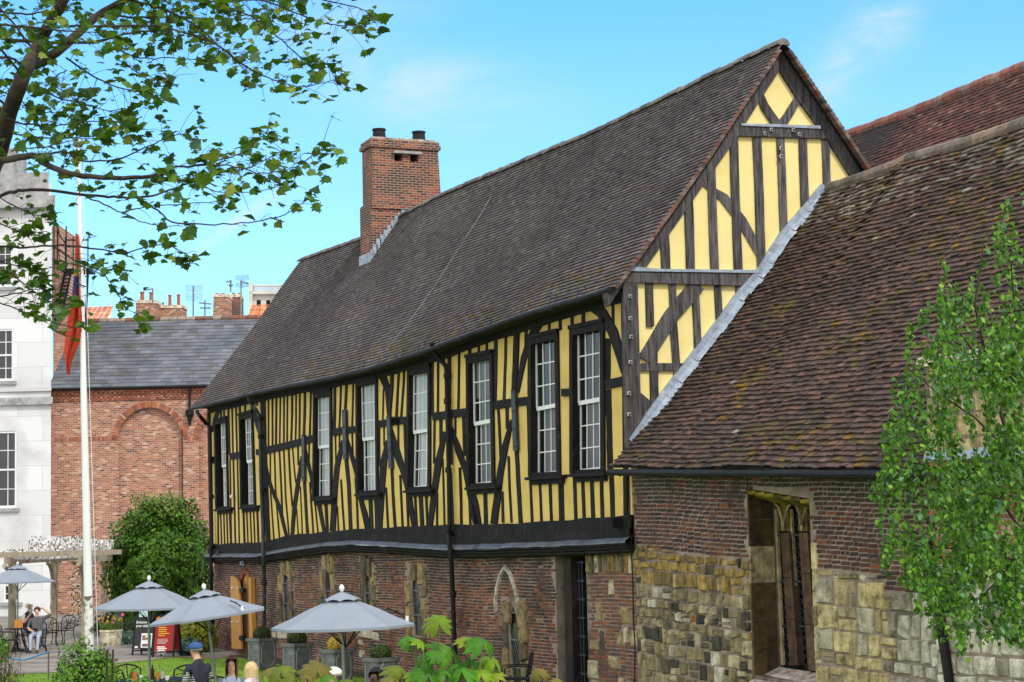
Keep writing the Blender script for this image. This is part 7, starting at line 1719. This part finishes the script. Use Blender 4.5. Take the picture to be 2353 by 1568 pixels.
# ================================================================== PLANE TREE (foreground left)
PLS = [(0, -.12), (.14, -.10), (.44, -.20), (.50, -.02), (.74, .02), (.66, .20), (.86, .42), (.62, .50), (.50, .66), (.34, .74), (.20, .92), (0, 1.2), (-.20, .92), (-.34, .74), (-.50, .66), (-.62, .50), (-.86, .42), (-.66, .20), (-.74, .02), (-.50, -.02), (-.44, -.20), (-.14, -.10)]
plane = thing('plane_tree', 'spreading plane tree whose dark lobed leaves and branches reach in from the top left', 'tree', gp(-230, 15))
TD = 14.5
BR = [  # K1-zoom points, start and end radius in view px, leafiness, depth change
 ([(-60, 1000), (0, 850), (60, 620), (130, 440), (185, 320), (260, 180), (350, 20), (400, -90)], 22, 12, 0, 0), ([(185, 370), (280, 330), (400, 230), (560, 90), (720, 0), (800, -40)], 13, 8, 0, .8),
 ([(-80, 930), (40, 912), (200, 890), (250, 935), (400, 990), (560, 1012), (740, 1015), (900, 1000), (990, 955)], 9, 4, .5, -.8), ([(990, 955), (1100, 945), (1250, 915), (1400, 865), (1480, 790), (1530, 745)], 2.5, .8, 1, -1), ([(860, 1035), (1100, 1025), (1230, 990), (1400, 960), (1530, 905), (1620, 850)], 2.5, .9, 1, -.6),
 ([(1100, 945), (1300, 945), (1500, 990), (1660, 960), (1760, 900), (1850, 840)], 2, .8, 1, -1.2), ([(-60, 1140), (60, 1100), (200, 1080), (480, 1112), (650, 1125), (780, 1130), (920, 1100), (1040, 1060), (1180, 1020)], 4.5, 1.5, .35, .5),
 ([(780, 1130), (900, 1200), (980, 1265), (1180, 1282), (1420, 1270), (1600, 1232), (1700, 1180), (1770, 1125)], 2.4, .8, .22, .3), ([(480, 1115), (620, 1180), (710, 1220), (860, 1282), (1040, 1292)], 2, .9, .2, .7), ([(700, 1215), (800, 1185), (1060, 1165), (1250, 1150), (1310, 1120)], 1.6, .7, .5, .5),
 ([(-40, 1400), (150, 1415), (300, 1400), (560, 1420), (700, 1440), (860, 1405), (980, 1410), (1090, 1470)], 2.8, .9, .45, 0), ([(300, 1400), (420, 1480), (560, 1540), (700, 1530)], 1.8, .8, .8, -.2),
 ([(1100, 1025), (1230, 1090), (1480, 1090), (1620, 1045)], 1.5, .7, .6, -.4), ([(-40, 215), (190, 240), (540, 240), (740, 190), (900, 182)], 5, 1.5, 1.3, .3), ([(380, 330), (560, 450), (740, 515), (860, 530)], 2.5, 1, 1.3, -.3), ([(180, 480), (330, 560), (500, 600), (680, 650)], 2.4, .9, 1.2, .4),
 ([(80, 700), (200, 712), (330, 715), (560, 690), (740, 700)], 2.4, .9, 1.1, -.5), ([(220, 890), (380, 870), (450, 912), (650, 912), (850, 830), (1000, 770), (1080, 765)], 3, .9, 1, .6), ([(-40, 500), (100, 560), (200, 640), (330, 640)], 2, .8, 1, .8), ([(0, 330), (80, 340), (180, 420)], 4, 2, .8, 1),
 ([(400, 150), (700, 150), (900, 155), (1100, 200), (1260, 270), (1400, 380), (1560, 455), (1700, 497), (1850, 470), (1950, 440)], 3, .8, 1.0, -.4), ([(720, 0), (950, 60), (1120, 150), (1290, 300), (1420, 420)], 3.4, .9, 1.5, .5), ([(1120, 0), (1260, 60), (1400, 75), (1560, 190), (1650, 270), (1740, 340), (1880, 370)], 2.6, .8, 1.2, 0),
 ([(1380, -40), (1620, 50), (1850, 130), (2090, 155)], 2.6, .8, 1.2, -.6), ([(1600, -60), (1900, 10), (2060, 50), (2110, 100)], 2.2, .8, 1, .2), ([(560, 90), (800, 100), (1000, 100), (1200, 110), (1400, 110), (1600, 100)], 3, .9, 1.5, .9), ([(900, -40), (960, 110), (1000, 250)], 2, .8, 1.3, .3), ([(600, 250), (800, 330), (1000, 330), (1180, 350)], 2, .8, 1.4, .2),
 ([(0, 1130), (200, 1230), (300, 1200)], 1.5, .7, .8, 1), ([(-60, 1250), (100, 1320), (230, 1330)], 2, .8, 1.6, 1), ([(-60, 1480), (120, 1520), (260, 1560)], 2, .8, 1.8, .3), ([(-40, 60), (150, 80), (300, 60), (440, 60)], 3, 1, 1.6, 1.4), ([(-40, 140), (200, 160), (400, 180), (600, 180)], 3, 1, 1.5, -1), ([(380, 400), (300, 470), (420, 560), (480, 620)], 1.5, .7, 1.2, -.6),
 ([(60, 760), (300, 790), (500, 780), (700, 740), (800, 745)], 2, .8, 1, .9), ([(60, 860), (250, 840), (420, 800), (600, 790)], 1.8, .8, .9, -.8), ([(700, 350), (760, 400), (900, 450), (970, 460)], 1.5, .7, .9, .4), ([(700, 0), (900, -20), (1150, 10), (1400, 0), (1700, 10)], 3, 1, 1.6, .2)]
def k2(p): q = K2(*p); return (q[0] * 1.7408 * 1.4256, q[1] * 1.7408 * 1.4256)
BR += [([k2(p) for p in [(430, 80), (640, 130), (850, 205), (930, 290), (1000, 390), (1040, 470), (1180, 560)]], 1.8, .8, .42, .2), ([k2(p) for p in [(-20, 430), (300, 550), (560, 640), (720, 650)]], 1.8, .7, .6, .5), ([k2(p) for p in [(-20, 390), (200, 350), (340, 320)]], 2, .8, .6, .3), ([k2(p) for p in [(100, 210), (260, 330), (400, 420), (560, 470)]], 1.5, .7, .9, -.2)]
BR += [([(400, -90), (430, -300), (400, -560), (330, -820)], 12, 4, .5, 0), ([(800, -40), (1050, -160), (1300, -330), (1500, -420)], 8, 2, .8, .8)]
for x0, y0, x1, y1, dz_ in ((420, -250, 900, -420, .8), (420, -420, 800, -700, -.6), (400, -560, 60, -820, .6), (380, -640, 560, -960, .2), (430, -200, -60, -360, 1.0), (410, -450, -160, -560, -1.0), (1050, -160, 1300, -120, -.6), (1150, -220, 1150, -480, .4), (900, -80, 1000, -330, 1.4),
                            (60, 620, -420, 380, .8), (0, 850, -500, 700, -.6), (-60, 1000, -520, 1080, .9), (130, 440, -300, 60, -1.0), (-60, 1000, -480, 1380, -.8), (200, 300, -200, -160, 1.2), (350, 20, -60, -160, -1.4)):
    BR.append(([(x0, y0), (x0 * .6 + x1 * .4 + ru(-40, 40), y0 * .6 + y1 * .4 - 30), (x1, y1), (x1 + (x1 - x0) * .25, y1 + 60)], 3.2, .9, 1.1, dz_))
LP_ = [(4, (.055, .145, .006)), (3, (.036, .10, .006)), (2, (.11, .22, .010)), (.8, (.20, .28, .03)), (.7, (.10, .20, .09))]
lv = MB(); tw2 = MB()
PLA = [(0, -.15), (.12, .0), (.42, -.12), (.36, .08), (.74, .10), (.54, .28), (.80, .48), (.48, .52), (.34, .62), (.26, .82), (.12, .80), (0, 1.15), (-.12, .80), (-.26, .82), (-.34, .62), (-.48, .52), (-.80, .48), (-.54, .28), (-.74, .10), (-.36, .08), (-.42, -.12), (-.12, 0)]
def leafat(p, sz):
    n_ = V((ru(-.55, .55), ru(-.55, .55), 1)).normalized()
    if rnd() < .26: n_ = (V((ru(-.6, .6), -1, ru(-.2, .8)))).normalized()
    tip = V((ru(-.3, 1), ru(-.8, .8), ru(-1.1, -.1)))
    sx_ = ru(.7, 1.15); lv.leaf(p, n_, tip, sz, [(a * sx_, b_) for a, b_ in (PLS if rnd() < .5 else PLA)], pick(LP_), fold=ru(.1, .65))
for pts, r0, r1, dens, dz in BR:
    n = len(pts); d0 = TD + dz; P = []; PX = []
    for i, p in enumerate(pts):
        v = K1(*p); P.append(at(v[0], v[1], d0 + .35 * math.sin(i * 1.7 + dz * 3))); PX.append(v)
    # smooth subdivision
    Q = []
    for i in range(n - 1):
        a, b_, c, d = P[max(0, i - 1)], P[i], P[i + 1], P[min(n - 1, i + 2)]
        for k in range(5):
            f = k / 5; Q.append(.5 * ((2 * b_) + (c - a) * f + (2 * a - 5 * b_ + 4 * c - d) * f * f + (3 * b_ - a - 3 * c + d) * f ** 3) + (rv(.006) if r0 < 6 else rv(.004)))
    Q.append(P[-1]); R_s = [(r0 + (r1 - r0) * i / (len(Q) - 1)) * d0 / FPX for i in range(len(Q))]
    g = MB(); g.tube(Q, R_s, 9 if r0 > 4 else 5); g.build('branch' if r0 < 9 else 'limb', 'bark', plane, smooth=r0 > 4) if r0 > 2.9 else tw2.add(g.v, g.f)
    if dens:
        Lt = sum((c - a).length for a, c in zip(Q, Q[1:])); cnt = int(Lt / .060 * dens)
        for k in range(cnt):
            f = (k + rnd()) / cnt
            if dens < .6: f = f ** .45
            i = min(len(Q) - 2, int(f * (len(Q) - 1))); p = Q[i].lerp(Q[i + 1], rnd()); d = (Q[i + 1] - Q[i]).normalized(); side = rv(1); side = (side - d * side.dot(d)).normalized() * .8 + d * ru(0, 1); side.z += .1
            l = ru(.04, .24) * (1 if dens > .5 else .55); e = p + side * l + V((0, 0, -.02)); tw2.tube([p, p.lerp(e, .6) + V((0, 0, .015)), e], [.0026, .002, .0014], 3)
            for m in range(random.choice((1, 1, 2, 2, 3))): leafat(e + rv(.035), ru(.028, .075) * (1.35 if rnd() < .18 else 1))
        for m in range(4): leafat(Q[-1] + rv(.05), ru(.05, .09))
lv.build('leaves', 'leaf', plane); tw2.build('twigs', 'bark', plane)
a = at(*K1(-60, 1000), TD); g = MB(); g.tube([gp(-230, 15), gp(-225, 15) + V((0, 0, 1.5)), gp(-190, 14.8) + V((0, 0, 3.4)), a], [.30, .22, .15, 22 * TD / FPX], 14); g.build('trunk', 'bark', plane, smooth=True)
for y in (930, 1140, 1400, 1250, 1480, 500, 215, 60, 140):
    a = at(*K1(-50, y), TD + .2); g = MB(); s_ = gp(-190, 14.8) + V((0, 0, 3.4)) if y > 600 else at(*K1(60, 620), TD)
    if y > 600: g.tube([s_, s_.lerp(a, .5) + V((0, 0, .1)), a], [.05, .035, .018], 6); g.build('branch', 'bark', plane)

# ================================================================== BIRCH (foreground right)
birch = thing('birch_tree', 'birch with small glossy hanging leaves in front of the chapel at the right edge', 'tree', gp(2440, 17)); DBi = 17.0
BP = [(2420, 380), (2353, 430), (2300, 450), (2275, 560), (2235, 610), (2215, 660), (2160, 560), (2135, 590), (2150, 690), (2105, 690), (2058, 760), (2068, 850), (2045, 900), (1992, 975), (2035, 1035), (1990, 1105), (2015, 1165), (1962, 1240), (2030, 1290), (2040, 1330), (2085, 1345), (2110, 1410), (2140, 1440), (2165, 1500), (2205, 1525), (2235, 1480), (2290, 1470), (2420, 1500)]
lv = MB(); tw = MB(); cnt = 0; tries = 0
BSH = [(0, -.25), (.42, .05), (.50, .35), (.25, .8), (0, 1.15), (-.25, .8), (-.50, .35), (-.42, .05)]
BPAL = [(4, (.070, .20, .012)), (3, (.12, .30, .016)), (2, (.035, .10, .010)), (1.4, (.22, .42, .05)), (1.1, (.16, .34, .16))]
while cnt < 600 and tries < 26000:
    tries += 1; x, y = ru(1960, 2420), ru(380, 1500)
    if not inpoly((x, y), BP): continue
    edge = interp([(400, 2290), (700, 2110), (1000, 2010), (1250, 1985), (1500, 2150)], y); wgt = min(1, .10 + max(0, (x - edge)) / 130) * (.30 if y < 700 else .55 if y < 850 else 1.0 if y < 1330 else .6) + .25 * max(0, noise.noise(V((x * .012, y * .014, 5))))
    if rnd() > wgt or noise.noise(V((x * .011, y * .009, 2))) < -.10: continue
    cnt += 1; D = DBi + ru(-1.3, 1.3); n = int(ru(8, 20)); px, py = x, y - 40; P = []; dx = ru(-4.5, 1.5); vy = ru(3, 7)
    for k in range(n):
        if inpoly((px, py), BP):
            p = at(px, py, D); P.append(p)
            if k % 1 == 0:
                for s_ in range(2 if rnd() < .75 else 1):
                    q = p + rv(.028); nn = V((ru(-1, 1), ru(-1.2, .5), ru(-.1, 1.0))); lv.leaf(q, nn, V((ru(-.6, .6), ru(-.4, .4), -1)), ru(.026, .050), BSH, pick(BPAL), fold=.12)
        px += dx + ru(-2, 2); dx += .15; vy = min(9, vy + .4); py += vy
    if len(P) > 2: tw.tube(P, .0018, 3, (.5, .4, .3))
lv.build('leaves', 'leaf', birch); tw.build('twigs', 'bark', birch)
for k, (pts, r0, r1, m) in enumerate([([(2440, 1568), (2400, 1300), (2330, 1050), (2270, 850), (2240, 700), (2260, 560)], 8, 1.5, 'bark'), ([(2400, 1300), (2300, 1150), (2180, 1080), (2080, 1060), (2010, 1035)], 4, 1, 'bark'), ([(2330, 1050), (2240, 960), (2150, 900), (2080, 840)], 3, 1, 'bark'), ([(2315, 1030), (2305, 1065), (2290, 1090), (2278, 1118)], 4.5, 3, 'birchbark'), ([(2290, 1090), (2300, 1100), (2312, 1108)], 2, 1.5, 'birchbark'),
                                      ([(2400, 1300), (2300, 1280), (2180, 1260), (2050, 1250), (1975, 1240)], 3.5, .8, 'bark'), ([(2380, 1200), (2300, 1330), (2220, 1400), (2190, 1480)], 3, .8, 'bark'), ([(2360, 900), (2330, 700), (2320, 560), (2350, 450)], 3, .8, 'bark'), ([(2270, 850), (2200, 760), (2160, 660), (2150, 590)], 2.4, .7, 'bark')]):
    g = MB(); P = [at(x, y, DBi + .2 * math.sin(k + i)) for i, (x, y) in enumerate(pts)]; g.tube(P, [(r0 + (r1 - r0) * i / (len(P) - 1)) * DBi / FPX for i in range(len(P))], 8); g.build('branch', m, birch, smooth=True)
g = MB(); g.tube([gp(2440, 17), at(2440, 1568, DBi)], [.09, 8 * DBi / FPX], 10); g.build('trunk', 'birchbark', birch, smooth=True)
